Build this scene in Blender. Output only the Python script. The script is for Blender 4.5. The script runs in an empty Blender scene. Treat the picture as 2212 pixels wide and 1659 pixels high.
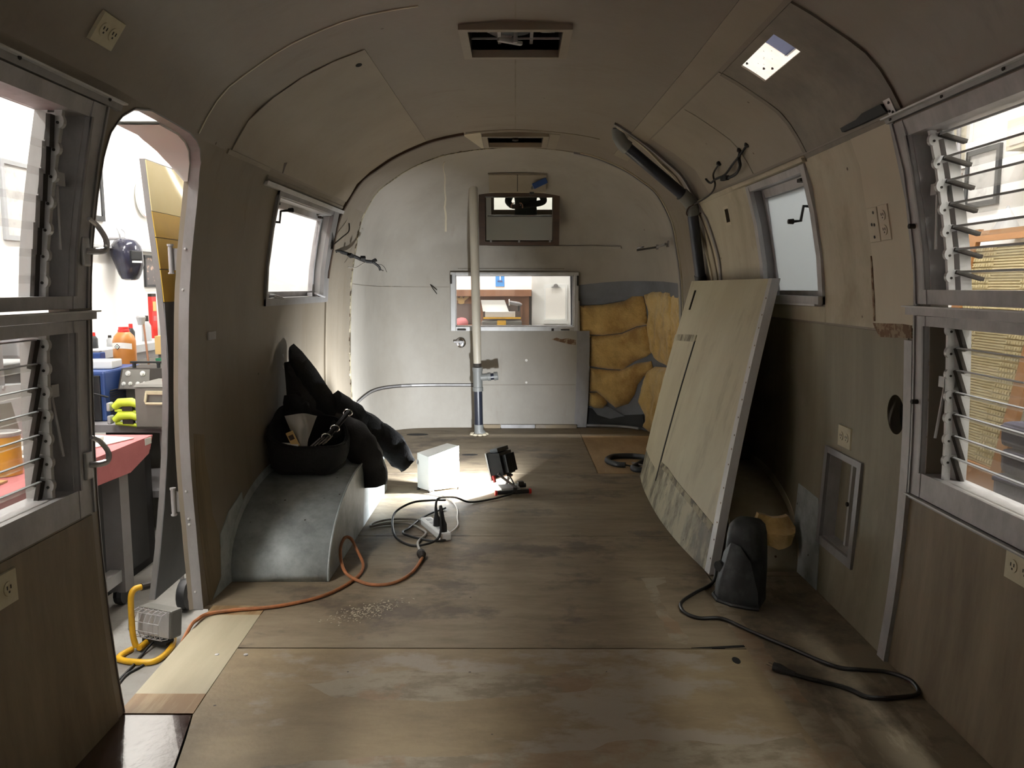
import bpy, bmesh, math, random
import numpy as np
from mathutils import Vector, Matrix, Euler
from mathutils.geometry import delaunay_2d_cdt
from mathutils import noise as mnoise

random.seed(7)
SC = bpy.context.scene
COL = SC.collection
PI = math.pi

# ------------------------------------------------------------------ camera, world, exposure
HC = 1.14
cam = bpy.data.cameras.new('camera')
cam.sensor_fit = 'HORIZONTAL'
cam.sensor_width = 36.0
cam.lens = 36.0 * 1720.0 / 2212.0
cam.clip_start = 0.01
co = bpy.data.objects.new('camera', cam)
co.location = (0, 0, HC)
co.rotation_euler = (math.radians(90) - math.atan(209.5 / 1720.0), 0, math.atan(7.0 / 1720.0))
COL.objects.link(co)
SC.camera = co

world = bpy.data.worlds.new('world')
SC.world = world
world.use_nodes = True
world.node_tree.nodes['Background'].inputs[0].default_value = (0.9, 0.95, 1.0, 1)
world.node_tree.nodes['Background'].inputs[1].default_value = 0.15

SHOP_LIGHT = 115.0         # radiance of the workshop's fluorescent fittings
WORK_LAMP = 78.0          # watts of the lamp on the floor
SC.view_settings.view_transform = 'Standard'
SC.view_settings.look = 'None'
SC.view_settings.gamma = 1.0
SC.view_settings.exposure = 0.0
SC.view_settings.use_curve_mapping = False
SC.cycles.use_denoising = True
SC.cycles.max_bounces = 10
SC.cycles.diffuse_bounces = 6
SC.cycles.transparent_max_bounces = 16
SC.cycles.caustics_reflective = False
SC.cycles.caustics_refractive = False
SC.cycles.sample_clamp_indirect = 6.0

# ------------------------------------------------------------------ materials
def lin(c):
    return tuple((x / 12.92 if x <= 0.04045 else ((x + 0.055) / 1.055) ** 2.4) for x in c)

def rgb(r, g, b):
    return lin((r / 255.0, g / 255.0, b / 255.0)) + (1.0,)

def mat(name, col, rough=0.6, metal=0.0, col2=None, nscale=(3, 3, 3), namt=0.5, nlo=0.4, nhi=0.65, detail=6.0,
        specks=None, bump=0.0, bscale=60.0, col3=None, n3=(1, 1, 1), n3amt=0.5, n3lo=0.5, n3hi=0.7, emit=None, estr=0.0, spec=0.5,
        coat=0.0, rough2=None, sheen=0.0):
    m = bpy.data.materials.new(name)
    m.use_nodes = True
    nt = m.node_tree
    N, L = nt.nodes, nt.links
    b = N['Principled BSDF']
    b.inputs['Base Color'].default_value = col
    b.inputs['Roughness'].default_value = rough
    b.inputs['Metallic'].default_value = metal
    b.inputs['Specular IOR Level'].default_value = spec
    b.inputs['Coat Weight'].default_value = coat
    if sheen:
        b.inputs['Sheen Weight'].default_value = sheen
    if emit:
        b.inputs['Emission Color'].default_value = emit
        b.inputs['Emission Strength'].default_value = estr
    tc = N.new('ShaderNodeTexCoord')
    cur = None
    def noise_mask(sc, lo, hi, amt, seed):
        mp = N.new('ShaderNodeMapping')
        mp.inputs['Scale'].default_value = sc
        mp.inputs['Location'].default_value = (seed * 3.1, seed * 1.7, seed * 2.3)
        L.new(tc.outputs['Object'], mp.inputs['Vector'])
        no = N.new('ShaderNodeTexNoise')
        no.inputs['Scale'].default_value = 1.0
        no.inputs['Detail'].default_value = detail
        no.inputs['Roughness'].default_value = 0.68
        L.new(mp.outputs[0], no.inputs['Vector'])
        mr = N.new('ShaderNodeMapRange')
        mr.inputs['From Min'].default_value = lo
        mr.inputs['From Max'].default_value = hi
        mr.inputs['To Max'].default_value = amt
        L.new(no.outputs['Fac'], mr.inputs['Value'])
        return mr.outputs[0]
    def mix(fac, a, bcol):
        mx = N.new('ShaderNodeMix')
        mx.data_type = 'RGBA'
        L.new(fac, mx.inputs[0])
        if isinstance(a, tuple):
            mx.inputs[6].default_value = a
        else:
            L.new(a, mx.inputs[6])
        mx.inputs[7].default_value = bcol
        return mx.outputs[2]
    if col2:
        f = noise_mask(nscale, nlo, nhi, namt, 1)
        cur = mix(f, col, col2)
        if rough2 is not None:
            mr = N.new('ShaderNodeMapRange')
            mr.inputs['To Min'].default_value = rough
            mr.inputs['To Max'].default_value = rough2
            L.new(f, mr.inputs['Value'])
            L.new(mr.outputs[0], b.inputs['Roughness'])
    if col3:
        f = noise_mask(n3, n3lo, n3hi, n3amt, 4)
        cur = mix(f, cur if cur is not None else col, col3)
    if specks:
        sc, size, scol = specks
        vo = N.new('ShaderNodeTexVoronoi')
        vo.inputs['Scale'].default_value = sc
        L.new(tc.outputs['Object'], vo.inputs['Vector'])
        mr = N.new('ShaderNodeMapRange')
        mr.inputs['From Min'].default_value = size
        mr.inputs['From Max'].default_value = size * 0.6
        L.new(vo.outputs['Distance'], mr.inputs['Value'])
        # only some of the cells carry a speck
        sx = N.new('ShaderNodeSeparateColor')
        L.new(vo.outputs['Color'], sx.inputs[0])
        gt = N.new('ShaderNodeMath'); gt.operation = 'GREATER_THAN'; gt.inputs[1].default_value = 0.62
        L.new(sx.outputs[0], gt.inputs[0])
        mu = N.new('ShaderNodeMath'); mu.operation = 'MULTIPLY'
        L.new(mr.outputs[0], mu.inputs[0]); L.new(gt.outputs[0], mu.inputs[1])
        cur = mix(mu.outputs[0], cur if cur is not None else col, scol)
    if cur is not None:
        L.new(cur, b.inputs['Base Color'])
    if bump:
        no = N.new('ShaderNodeTexNoise')
        no.inputs['Scale'].default_value = bscale
        no.inputs['Detail'].default_value = 4
        L.new(tc.outputs['Object'], no.inputs['Vector'])
        bp = N.new('ShaderNodeBump')
        bp.inputs['Strength'].default_value = bump
        bp.inputs['Distance'].default_value = 0.01
        L.new(no.outputs['Fac'], bp.inputs['Height'])
        L.new(bp.outputs[0], b.inputs['Normal'])
    return m

def glass_mat(name, tint=(1, 1, 1, 1), gloss=0.08, frost=None, dirt=0.05):
    m = bpy.data.materials.new(name)
    m.use_nodes = True
    nt = m.node_tree
    N, L = nt.nodes, nt.links
    N.remove(N['Principled BSDF'])
    out = [n for n in N if n.type == 'OUTPUT_MATERIAL'][0]
    tr = N.new('ShaderNodeBsdfTransparent'); tr.inputs[0].default_value = tint
    gl = N.new('ShaderNodeBsdfGlossy'); gl.inputs['Roughness'].default_value = 0.03
    fr = N.new('ShaderNodeLayerWeight'); fr.inputs[0].default_value = 0.12
    mr = N.new('ShaderNodeMapRange'); mr.inputs['To Min'].default_value = gloss * 0.4; mr.inputs['To Max'].default_value = 0.22
    L.new(fr.outputs['Fresnel'], mr.inputs['Value'])
    mx = N.new('ShaderNodeMixShader')
    L.new(mr.outputs[0], mx.inputs[0]); L.new(tr.outputs[0], mx.inputs[1]); L.new(gl.outputs[0], mx.inputs[2])
    last = mx.outputs[0]
    df = N.new('ShaderNodeBsdfTranslucent' if frost else 'ShaderNodeBsdfDiffuse')
    df.inputs[0].default_value = frost if frost else (0.75, 0.73, 0.68, 1)
    m2 = N.new('ShaderNodeMixShader')
    m2.inputs[0].default_value = 0.92 if frost else dirt
    L.new(last, m2.inputs[1]); L.new(df.outputs[0], m2.inputs[2])
    L.new(m2.outputs[0], out.inputs[0])
    return m

M = {}
M['ceil'] = mat('ceiling_paint', rgb(130, 121, 109), 0.5, col2=rgb(116, 105, 93), nscale=(1.2, 1.2, 2.5), namt=0.7, col3=rgb(102, 88, 74), n3=(2.5, 6, 3), n3amt=0.5, n3lo=0.58, n3hi=0.75, specks=(7, 0.05, rgb(80, 64, 50)), bump=0.12, bscale=25)
M['wall'] = mat('wall_paint', rgb(130, 121, 107), 0.5, col2=rgb(112, 102, 86), nscale=(2, 2, 0.7), namt=0.6, col3=rgb(100, 86, 66), n3=(7, 7, 0.8), n3amt=0.5, n3lo=0.56, n3hi=0.75, specks=(5, 0.035, rgb(70, 56, 44)), bump=0.12, bscale=25)
M['rear'] = mat('rear_dome_paint', rgb(166, 161, 152), 0.62, col2=rgb(148, 142, 131), nscale=(1.6, 1.6, 1.1), namt=0.7, col3=rgb(132, 116, 94), n3=(6, 6, 1.2), n3amt=0.4, n3lo=0.6, n3hi=0.8, specks=(5, 0.03, rgb(70, 60, 50)), bump=0.06, bscale=18)
M['panel'] = mat('roof_panel_paint', rgb(146, 136, 120), 0.5, col2=rgb(128, 117, 100), nscale=(1.5, 1.5, 2), namt=0.7, specks=(8, 0.05, rgb(80, 62, 46)), bump=0.06, bscale=25)
M['dirty'] = mat('smoke_stained_paint', rgb(134, 126, 112), 0.6, col2=rgb(92, 84, 74), nscale=(2.5, 2.5, 2.5), namt=0.8, nlo=0.36, specks=(9, 0.07, rgb(56, 46, 38)), bump=0.06, bscale=25)
M['cream'] = mat('cream_paint', rgb(198, 189, 167), 0.5, col2=rgb(184, 174, 150), nscale=(3, 3, 1), namt=0.5, specks=(7, 0.04, rgb(110, 92, 66)), bump=0.05)
M['cream_old'] = mat('old_cream_paint', rgb(190, 182, 160), 0.55, col2=rgb(164, 153, 128), nscale=(4, 4, 0.8), namt=0.7, col3=rgb(132, 112, 80), n3=(3, 3, 3), n3amt=0.5, specks=(12, 0.085, rgb(86, 66, 44)), bump=0.06)
M['lower'] = mat('lower_wall_paint', rgb(140, 134, 114), 0.62, col2=rgb(114, 107, 89), nscale=(5, 5, 0.6), namt=0.7, col3=rgb(92, 78, 54), n3=(2.2, 2.2, 1.4), n3amt=0.6, n3lo=0.48, specks=(9, 0.05, rgb(60, 50, 38)), bump=0.1, bscale=40)
M['brown'] = mat('stained_lower_panel', rgb(126, 113, 90), 0.62, col2=rgb(92, 77, 56), nscale=(4.5, 4.5, 0.7), namt=0.8, nlo=0.42, col3=rgb(130, 117, 92), n3=(5, 5, 0.5), n3amt=0.5, n3lo=0.55, specks=(8, 0.04, rgb(70, 56, 40)), bump=0.08, bscale=40)
M['alu'] = mat('dull_aluminium', rgb(146, 144, 144), 0.45, 0.25, col2=rgb(118, 116, 114), nscale=(9, 9, 4), namt=0.6, bump=0.04)
M['alu_dark'] = mat('dark_window_aluminium', rgb(182, 180, 181), 0.48, 0.1, col2=rgb(146, 144, 144), nscale=(9, 9, 5), namt=0.7, bump=0.05)
M['alu_bright'] = mat('bright_aluminium', rgb(200, 200, 200), 0.4, 0.25, col2=rgb(166, 164, 160), nscale=(9, 9, 3), namt=0.5, bump=0.04)
M['chrome'] = mat('chrome', rgb(220, 220, 224), 0.12, 1.0)
M['polished'] = mat('polished_white_metal', rgb(210, 210, 212), 0.18, 0.45)
M['galv'] = mat('galvanised_sheet', rgb(180, 188, 188), 0.55, 0.05, col2=rgb(136, 142, 142), nscale=(9, 9, 9), namt=0.8, col3=rgb(194, 200, 198), n3=(14, 14, 14), n3amt=0.6, n3lo=0.6, n3hi=0.68, specks=(18, 0.1, rgb(70, 66, 58)), bump=0.06)
M['black'] = mat('black_plastic', rgb(28, 29, 31), 0.5, col2=rgb(42, 43, 45), nscale=(10, 10, 10), namt=0.6)
M['dusty_black'] = mat('dusty_black_plastic', rgb(34, 37, 40), 0.55, col2=rgb(84, 88, 88), nscale=(9, 9, 6), namt=0.7, nlo=0.52, nhi=0.75, bump=0.05)
M['void'] = mat('dark_cavity', rgb(16, 15, 14), 0.9)
M['cloth'] = mat('black_cloth', rgb(22, 22, 24), 0.9, col2=rgb(34, 33, 35), nscale=(12, 12, 12), namt=0.6, bump=0.25, bscale=90)
M['denim'] = mat('faded_black_cloth', rgb(48, 46, 47), 0.9, col2=rgb(28, 27, 28), nscale=(8, 8, 8), namt=0.8, bump=0.3, bscale=110)
M['ivory'] = mat('ivory_plastic', rgb(196, 188, 160), 0.4, col2=rgb(170, 158, 126), nscale=(20, 20, 20), namt=0.4)
M['slot'] = mat('dark_slot', rgb(40, 34, 28), 0.7)
M['white'] = mat('white_paint', rgb(222, 222, 218), 0.5)
M['white_plastic'] = mat('white_plastic', rgb(226, 228, 226), 0.35)
M['ply'] = mat('worn_plywood', rgb(136, 123, 102), 0.6, col2=rgb(106, 93, 74), nscale=(3.2, 11, 4), namt=0.75, nlo=0.38, nhi=0.66, detail=12, col3=rgb(82, 70, 60), n3=(2.4, 3.2, 1), n3amt=0.75, n3lo=0.53, n3hi=0.62, specks=(9, 0.045, rgb(48, 38, 30)), bump=0.15, bscale=40, rough2=0.72)
M['ply_warm'] = mat('warm_plywood', rgb(142, 126, 99), 0.58, col2=rgb(110, 95, 74), nscale=(3.5, 9, 4), namt=0.75, nlo=0.38, nhi=0.66, detail=12, col3=rgb(150, 141, 130), n3=(1.5, 2.6, 1), n3amt=0.75, n3lo=0.50, n3hi=0.56, specks=(9, 0.045, rgb(52, 40, 30)), bump=0.15, bscale=40)
M['ply_tan'] = mat('tan_plywood', rgb(176, 150, 114), 0.6, col2=rgb(146, 120, 88), nscale=(9, 2.5, 4), namt=0.7, nlo=0.4, nhi=0.66)
M['ply_side'] = mat('scuffed_plywood', rgb(128, 117, 98), 0.62, col2=rgb(160, 149, 130), nscale=(6, 1.4, 3), namt=0.75, nlo=0.52, nhi=0.57, detail=12, col3=rgb(70, 61, 51), n3=(2.6, 2.6, 2), n3amt=0.8, n3lo=0.5, n3hi=0.62, specks=(9, 0.05, rgb(48, 38, 30)), bump=0.15, bscale=40)
M['ply_new'] = mat('new_pale_plywood', rgb(176, 168, 143), 0.5, col2=rgb(160, 150, 125), nscale=(12, 1.6, 4), namt=0.6, bump=0.04)
M['ply_stain'] = mat('brown_stained_plywood', rgb(132, 104, 70), 0.5, col2=rgb(164, 142, 108), nscale=(14, 1.6, 4), namt=0.8, nlo=0.48, nhi=0.62, bump=0.05)
M['varnish'] = mat('dark_wet_varnish', rgb(48, 30, 24), 0.10, col2=rgb(66, 40, 32), nscale=(7, 2, 3), namt=0.7, bump=0.10, bscale=30, coat=1.0, rough2=0.2, spec=1.0)
M['brown_bare'] = mat('bare_brown_board', rgb(128, 115, 90), 0.6, col2=rgb(104, 90, 66), nscale=(14, 14, 1.2), namt=0.8, nlo=0.44, nhi=0.6)
M['grime'] = mat('dark_grime', rgb(84, 76, 60), 0.7, col2=rgb(160, 152, 126), nscale=(14, 14, 9), namt=1.0, nlo=0.46, nhi=0.54, detail=12)
M['rust'] = mat('rust', rgb(104, 76, 50), 0.8, col2=rgb(150, 134, 110), nscale=(30, 30, 30), namt=0.9, nlo=0.5, nhi=0.56, bump=0.3)
M['insul'] = mat('yellow_fibreglass', rgb(216, 184, 118), 0.95, col2=rgb(158, 122, 68), nscale=(5, 5, 5), namt=0.8, nlo=0.42, nhi=0.68, col3=rgb(226, 202, 146), n3=(3, 3, 3), n3amt=0.6, n3lo=0.5, n3hi=0.65, bump=0.6, bscale=70, sheen=0.4)
M['skin_alu'] = mat('inner_side_of_skin', rgb(120, 124, 132), 0.6, 0.25, col2=rgb(96, 98, 104), nscale=(4, 4, 4), namt=0.6)
M['tar'] = mat('tar', rgb(26, 26, 26), 0.7)
M['pvc'] = mat('off_white_pipe', rgb(184, 178, 164), 0.45, col2=rgb(160, 150, 132), nscale=(8, 8, 3), namt=0.5)
M['pipe_black'] = mat('blue_black_pipe', rgb(30, 34, 46), 0.35, col2=rgb(50, 52, 60), nscale=(10, 10, 3), namt=0.5)
M['pipe_grey'] = mat('grey_fitting', rgb(116, 118, 116), 0.5)
M['orange_cord'] = mat('dirty_orange_cord', rgb(176, 112, 70), 0.6, col2=rgb(120, 88, 64), nscale=(14, 14, 14), namt=0.7)
M['grey_cord'] = mat('grey_cord', rgb(150, 144, 134), 0.5)
M['white_cord'] = mat('white_cord', rgb(214, 210, 204), 0.4)
M['black_cord'] = mat('black_cord', rgb(26, 26, 26), 0.5)
M['red'] = mat('red_plastic', rgb(196, 40, 36), 0.45)
M['wood_dark'] = mat('dark_wood', rgb(70, 50, 34), 0.5, col2=rgb(50, 34, 24), nscale=(3, 3, 30), namt=0.7)
M['mirror'] = mat('mirror_glass', rgb(235, 238, 232), 0.0, 1.0)
M['blue'] = mat('blue_paint', rgb(46, 72, 128), 0.4, col2=rgb(40, 62, 112), nscale=(4, 4, 4), namt=0.5)
M['navy'] = mat('navy_tarpaulin', rgb(64, 76, 128), 0.5)
M['glass'] = glass_mat('clear_glass')
M['glass_dusty'] = glass_mat('dusty_louvre_glass', tint=(0.98, 0.98, 0.97, 1), gloss=0.06, dirt=0.08)
M['frost'] = glass_mat('frosted_glass', frost=(0.33, 0.345, 0.35, 1))
M['white_clear'] = glass_mat('white_translucent_cover', frost=(0.85, 0.82, 0.80, 1))
M['shopwall'] = mat('workshop_white_wall', rgb(246, 245, 242), 0.6)
M['concrete'] = mat('concrete', rgb(150, 148, 142), 0.6, col2=rgb(124, 120, 114), nscale=(2, 2, 2), namt=0.7, col3=rgb(90, 86, 80), n3=(5, 5, 5), n3amt=0.4, bump=0.1)
M['pink'] = mat('pink_bench_paper', rgb(196, 116, 118), 0.7, col2=rgb(180, 100, 102), nscale=(6, 6, 6), namt=0.6)
M['steel_grey'] = mat('grey_painted_steel', rgb(134, 132, 134), 0.5, col2=rgb(116, 112, 110), nscale=(5, 5, 5), namt=0.5)
M['tool_grey'] = mat('grey_tool_chest', rgb(112, 110, 104), 0.5, col2=rgb(96, 94, 88), nscale=(5, 5, 5), namt=0.5)
M['pale_grey'] = mat('pale_grey_machine_paint', rgb(176, 178, 180), 0.5, col2=rgb(150, 152, 154), nscale=(5, 5, 5), namt=0.5)
M['lime'] = mat('lime_green_plastic', rgb(206, 226, 70), 0.45)
M['glare_skin'] = mat('glare_yellow_door_skin', rgb(246, 236, 184), 0.35, 0.1, col2=rgb(240, 224, 150), nscale=(3, 3, 3), namt=0.5)  # yellow door skin painted paler where glare washes it out
M['amber'] = mat('amber_jug', rgb(184, 120, 56), 0.4, col2=rgb(164, 104, 48), nscale=(6, 6, 6), namt=0.5)
M['yellow'] = mat('yellow_enamel', rgb(232, 180, 40), 0.4, col2=rgb(176, 130, 40), nscale=(8, 8, 8), namt=0.5)
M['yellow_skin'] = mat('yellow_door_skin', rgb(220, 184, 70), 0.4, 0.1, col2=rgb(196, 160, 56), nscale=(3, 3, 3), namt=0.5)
M['skin_shade'] = mat('shaded_door_skin', rgb(122, 124, 128), 0.4, 0.55, col2=rgb(98, 100, 104), nscale=(4, 4, 2), namt=0.6)  # door skin darkened to copy gap shade and dark reflection
M['cedar'] = mat('orange_wood', rgb(170, 120, 70), 0.5, col2=rgb(146, 98, 54), nscale=(3, 3, 18), namt=0.6)
M['paper'] = mat('white_paper', rgb(236, 234, 228), 0.7)
M['green'] = mat('green_card', rgb(46, 118, 84), 0.6)
M['tan'] = mat('tan_card', rgb(206, 172, 112), 0.6)
M['skin'] = mat('human_skin', rgb(202, 150, 124), 0.5)
M['jacket'] = mat('dark_grey_jacket', rgb(52, 56, 52), 0.85, col2=rgb(40, 42, 40), nscale=(9, 9, 9), namt=0.6)
M['jeans'] = mat('blue_jeans', rgb(50, 60, 84), 0.85)
M['hair'] = mat('brown_hair', rgb(60, 44, 34), 0.8)
M['brown_wood'] = mat('brown_cabinet_wood', rgb(150, 106, 78), 0.5, col2=rgb(128, 88, 64), nscale=(16, 3, 3), namt=0.6)
M['glassdark'] = mat('dark_cabinet_glass', rgb(120, 104, 98), 0.2)
M['lamp_lens'] = mat('lit_lamp_lens', (1, 1, 1, 1), 0.3, emit=(1.0, 0.98, 0.95, 1), estr=25.0)
M['tube'] = mat('fluorescent_tube', (1, 1, 1, 1), 0.3, emit=(1.0, 0.98, 0.94, 1), estr=SHOP_LIGHT)
M['clearbag'] = glass_mat('clear_plastic_bag', tint=(0.85, 0.85, 0.83, 1), gloss=0.2, dirt=0.45)

# ------------------------------------------------------------------ object helpers
def wloc(o):
    v = Vector((0, 0, 0))
    while o is not None:
        v += o.location
        o = o.parent
    return v

def new_obj(name, verts, faces, m, parent=None, origin=None, smooth=False, mats=None, fm=None):
    base = wloc(parent) if parent is not None else Vector((0, 0, 0))
    if origin is None:
        if parent is not None:
            origin = base
        else:
            a = np.array(verts, float)
            lo, hi = a.min(0), a.max(0)
            origin = Vector(((lo[0] + hi[0]) / 2, (lo[1] + hi[1]) / 2, lo[2]))
    origin = Vector(origin)
    me = bpy.data.meshes.new(name)
    me.from_pydata([tuple(Vector(v) - origin) for v in verts], [], faces)
    for mm in (mats or [m]):
        me.materials.append(mm)
    if fm:
        for i, p in enumerate(me.polygons):
            p.material_index = fm[i]
    if smooth:
        for p in me.polygons:
            p.use_smooth = True
    me.update()
    o = bpy.data.objects.new(name, me)
    COL.objects.link(o)
    o.location = origin - base
    if parent is not None:
        o.parent = parent
    return o

def root(name, label, cat, loc, group=None):
    o = bpy.data.objects.new(name, None)
    COL.objects.link(o)
    o.location = loc
    o['label'] = label
    o['category'] = cat
    o.empty_display_size = 0.05
    if group:
        o['group'] = group
    return o

def tag(o, label, cat, group=None):
    o['label'] = label
    o['category'] = cat
    if group:
        o['group'] = group
    return o

def struct(o):
    o['kind'] = 'structure'
    return o

def sroot(name, loc=(0, 0, 0)):
    o = bpy.data.objects.new(name, None)
    COL.objects.link(o)
    o.location = loc
    o['kind'] = 'structure'
    return o

def inst(src, name, parent, delta):
    """another object on the same mesh, moved by delta from the first"""
    c = src.copy()
    c.name = name
    COL.objects.link(c)
    c.parent = parent
    c.location = src.location + Vector(delta)
    return c

def crom(pts, n=8):
    P = [Vector(p) for p in pts]
    if len(P) < 3:
        return P
    out = []
    for i in range(len(P) - 1):
        p0 = P[max(i - 1, 0)]; p1 = P[i]; p2 = P[i + 1]; p3 = P[min(i + 2, len(P) - 1)]
        for k in range(n):
            t = k / n
            out.append(0.5 * ((2 * p1) + (p2 - p0) * t + (2 * p0 - 5 * p1 + 4 * p2 - p3) * t * t + (3 * p1 - p0 - 3 * p2 + p3) * t ** 3))
    out.append(P[-1])
    return out

class MB:
    def __init__(s):
        s.v = []
        s.f = []
    def add(s, vs, fs):
        b = len(s.v)
        s.v += [Vector(v) for v in vs]
        s.f += [tuple(b + i for i in f) for f in fs]
        return s
    def hexa(s, p):  # 8 corners: 0-3 one side loop, 4-7 the other
        return s.add(p, [(3, 2, 1, 0), (4, 5, 6, 7), (0, 1, 5, 4), (1, 2, 6, 5), (2, 3, 7, 6), (3, 0, 4, 7)])
    def box(s, c, d, rz=0.0, rx=0.0, ry=0.0, bev=0.0):
        R = Euler((rx, ry, rz)).to_matrix()
        c = Vector(c)
        x, y, z = d[0] / 2, d[1] / 2, d[2] / 2
        if bev <= 0:
            p = [(-x, -y, -z), (x, -y, -z), (x, y, -z), (-x, y, -z), (-x, -y, z), (x, -y, z), (x, y, z), (-x, y, z)]
            return s.hexa([c + R @ Vector(q) for q in p])
        bm = bmesh.new()
        bmesh.ops.create_cube(bm, size=1.0)
        for v in bm.verts:
            v.co = Vector((v.co.x * d[0], v.co.y * d[1], v.co.z * d[2]))
        bmesh.ops.bevel(bm, geom=bm.edges[:], offset=bev, segments=2, affect='EDGES', profile=0.6)
        bm.verts.ensure_lookup_table()
        vs = [c + R @ v.co for v in bm.verts]
        fs = [tuple(v.index for v in f.verts) for f in bm.faces]
        bm.free()
        return s.add(vs, fs)
    def bar(s, lo, hi):
        return s.box([(a + b) / 2 for a, b in zip(lo, hi)], [abs(b - a) for a, b in zip(lo, hi)])
    def tube(s, path, r, n=8, cap=True):
        P = [Vector(p) for p in path]
        rr = r if isinstance(r, (list, tuple)) else [r] * len(P)
        t0 = (P[1] - P[0]).normalized()
        a = t0.orthogonal().normalized()
        vs, fs = [], []
        for i, p in enumerate(P):
            t = (P[min(i + 1, len(P) - 1)] - P[max(i - 1, 0)])
            if t.length < 1e-9:
                t = t0
            t = t.normalized()
            a = (a - t * a.dot(t))
            if a.length < 1e-6:
                a = t.orthogonal()
            a = a.normalized()
            b = t.cross(a)
            for k in range(n):
                q = 2 * PI * k / n
                vs.append(p + (a * math.cos(q) + b * math.sin(q)) * rr[i])
        for i in range(len(P) - 1):
            for k in range(n):
                k2 = (k + 1) % n
                fs.append((i * n + k, i * n + k2, (i + 1) * n + k2, (i + 1) * n + k))
        if cap:
            fs.append(tuple(range(n - 1, -1, -1)))
            fs.append(tuple((len(P) - 1) * n + k for k in range(n)))
        return s.add(vs, fs)
    def cyl(s, a, b, r, n=16, r2=None):
        return s.tube([a, b], [r, r if r2 is None else r2], n)
    def lathe(s, prof, c, n=20, axis='Z', sx=1.0, sy=1.0):
        vs, fs = [], []
        c = Vector(c)
        for (r, h) in prof:
            for k in range(n):
                q = 2 * PI * k / n
                x, y = r * math.cos(q) * sx, r * math.sin(q) * sy
                v = {'Z': (x, y, h), 'X': (h, x, y), 'Y': (x, h, y)}[axis]
                vs.append(c + Vector(v))
        for i in range(len(prof) - 1):
            for k in range(n):
                k2 = (k + 1) % n
                fs.append((i * n + k, i * n + k2, (i + 1) * n + k2, (i + 1) * n + k))
        fs.append(tuple(range(n - 1, -1, -1)))
        fs.append(tuple((len(prof) - 1) * n + k for k in range(n)))
        return s.add(vs, fs)
    def prism(s, poly, fn, h0, h1):
        """poly: 2-D outline; fn(u, v, h) -> point; closed solid between h0 and h1"""
        n = len(poly)
        vs = [fn(u, v, h0) for u, v in poly] + [fn(u, v, h1) for u, v in poly]
        fs = [tuple(range(n - 1, -1, -1)), tuple(range(n, 2 * n))]
        fs += [(i, (i + 1) % n, n + (i + 1) % n, n + i) for i in range(n)]
        return s.add(vs, fs)
    def build(s, name, m, parent=None, smooth=False, origin=None, label=None):
        me_o = new_obj(name, s.v, s.f, m, parent, origin, False)
        bm = bmesh.new()
        bm.from_mesh(me_o.data)
        bmesh.ops.recalc_face_normals(bm, faces=bm.faces[:])
        if smooth:
            for f in bm.faces:
                f.smooth = True
            for e in bm.edges:
                if len(e.link_faces) == 2 and e.calc_face_angle(0) > 0.7:
                    e.smooth = False
        bm.to_mesh(me_o.data)
        bm.free()
        if label:
            me_o['label'] = label
        return me_o

# ------------------------------------------------------------------ the trailer's cross-section
PZ = [0, .2, .45, .7, 1.0, 1.2, 1.4, 1.57, 1.74, 1.83, 1.9, 1.96, 1.99, 2.015, 2.03, 2.036, 2.038]
PW = [.968, .986, .998, 1.0, .99, .978, .948, .912, .826, .725, .625, .50, .41, .28, .15, .06, 0.0]
_pc = crom([(1.12 * w, 0, z) for w, z in zip(PW, PZ)], 12)
TW = np.array([p.x for p in _pc]); TZ = np.maximum.accumulate(np.array([p.z for p in _pc]))
TS = np.concatenate([[0], np.cumsum(np.hypot(np.diff(TW), np.diff(TZ)))])
SMAX = float(TS[-1])

def half(z):
    return float(np.interp(z, TZ, TW))
def s_of_z(z):
    return float(np.interp(z, TZ, TS))
def s_of_x(x):
    return float(np.interp(abs(x), TW[::-1], TS[::-1]))
def ssl(y):
    return float(np.interp(y, [2.0, 2.72, 4.6, 5.3], [.972, 1.028, .985, .985]))
def ssr(y):
    return float(np.interp(y, [3.0, 5.3], [1.055, .995]))
def W(side, y, z, off=0.0):
    """point on the side wall, off metres outwards"""
    return Vector((side * (half(z) * (ssl(y) if side < 0 else ssr(y)) + off), y, z))

def shell(y, s):
    """s runs from the floor on the left (0) over the roof to the floor on the right (2 SMAX)"""
    side = -1 if s <= SMAX else 1
    t = s if s <= SMAX else 2 * SMAX - s
    w = float(np.interp(t, TS, TW)); z = float(np.interp(t, TS, TZ))
    # small skew of the two flanks, faded to nothing at the crown
    k = (ssl(y) if side < 0 else ssr(y))
    return Vector((side * w * k, y, z))
def shell_n(y, s):
    a = shell(y, max(s - .01, 0)); b = shell(y, min(s + .01, 2 * SMAX))
    t = (b - a).normalized()
    n = Vector((t.z * -1, 0, t.x))   # outwards
    if n.dot(Vector((a.x, 0, a.z - 1.0))) < 0:
        n = -n
    return n.normalized()
def on_shell(y, s, off=0.0):
    return shell(y, s) + shell_n(y, s) * off

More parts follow.
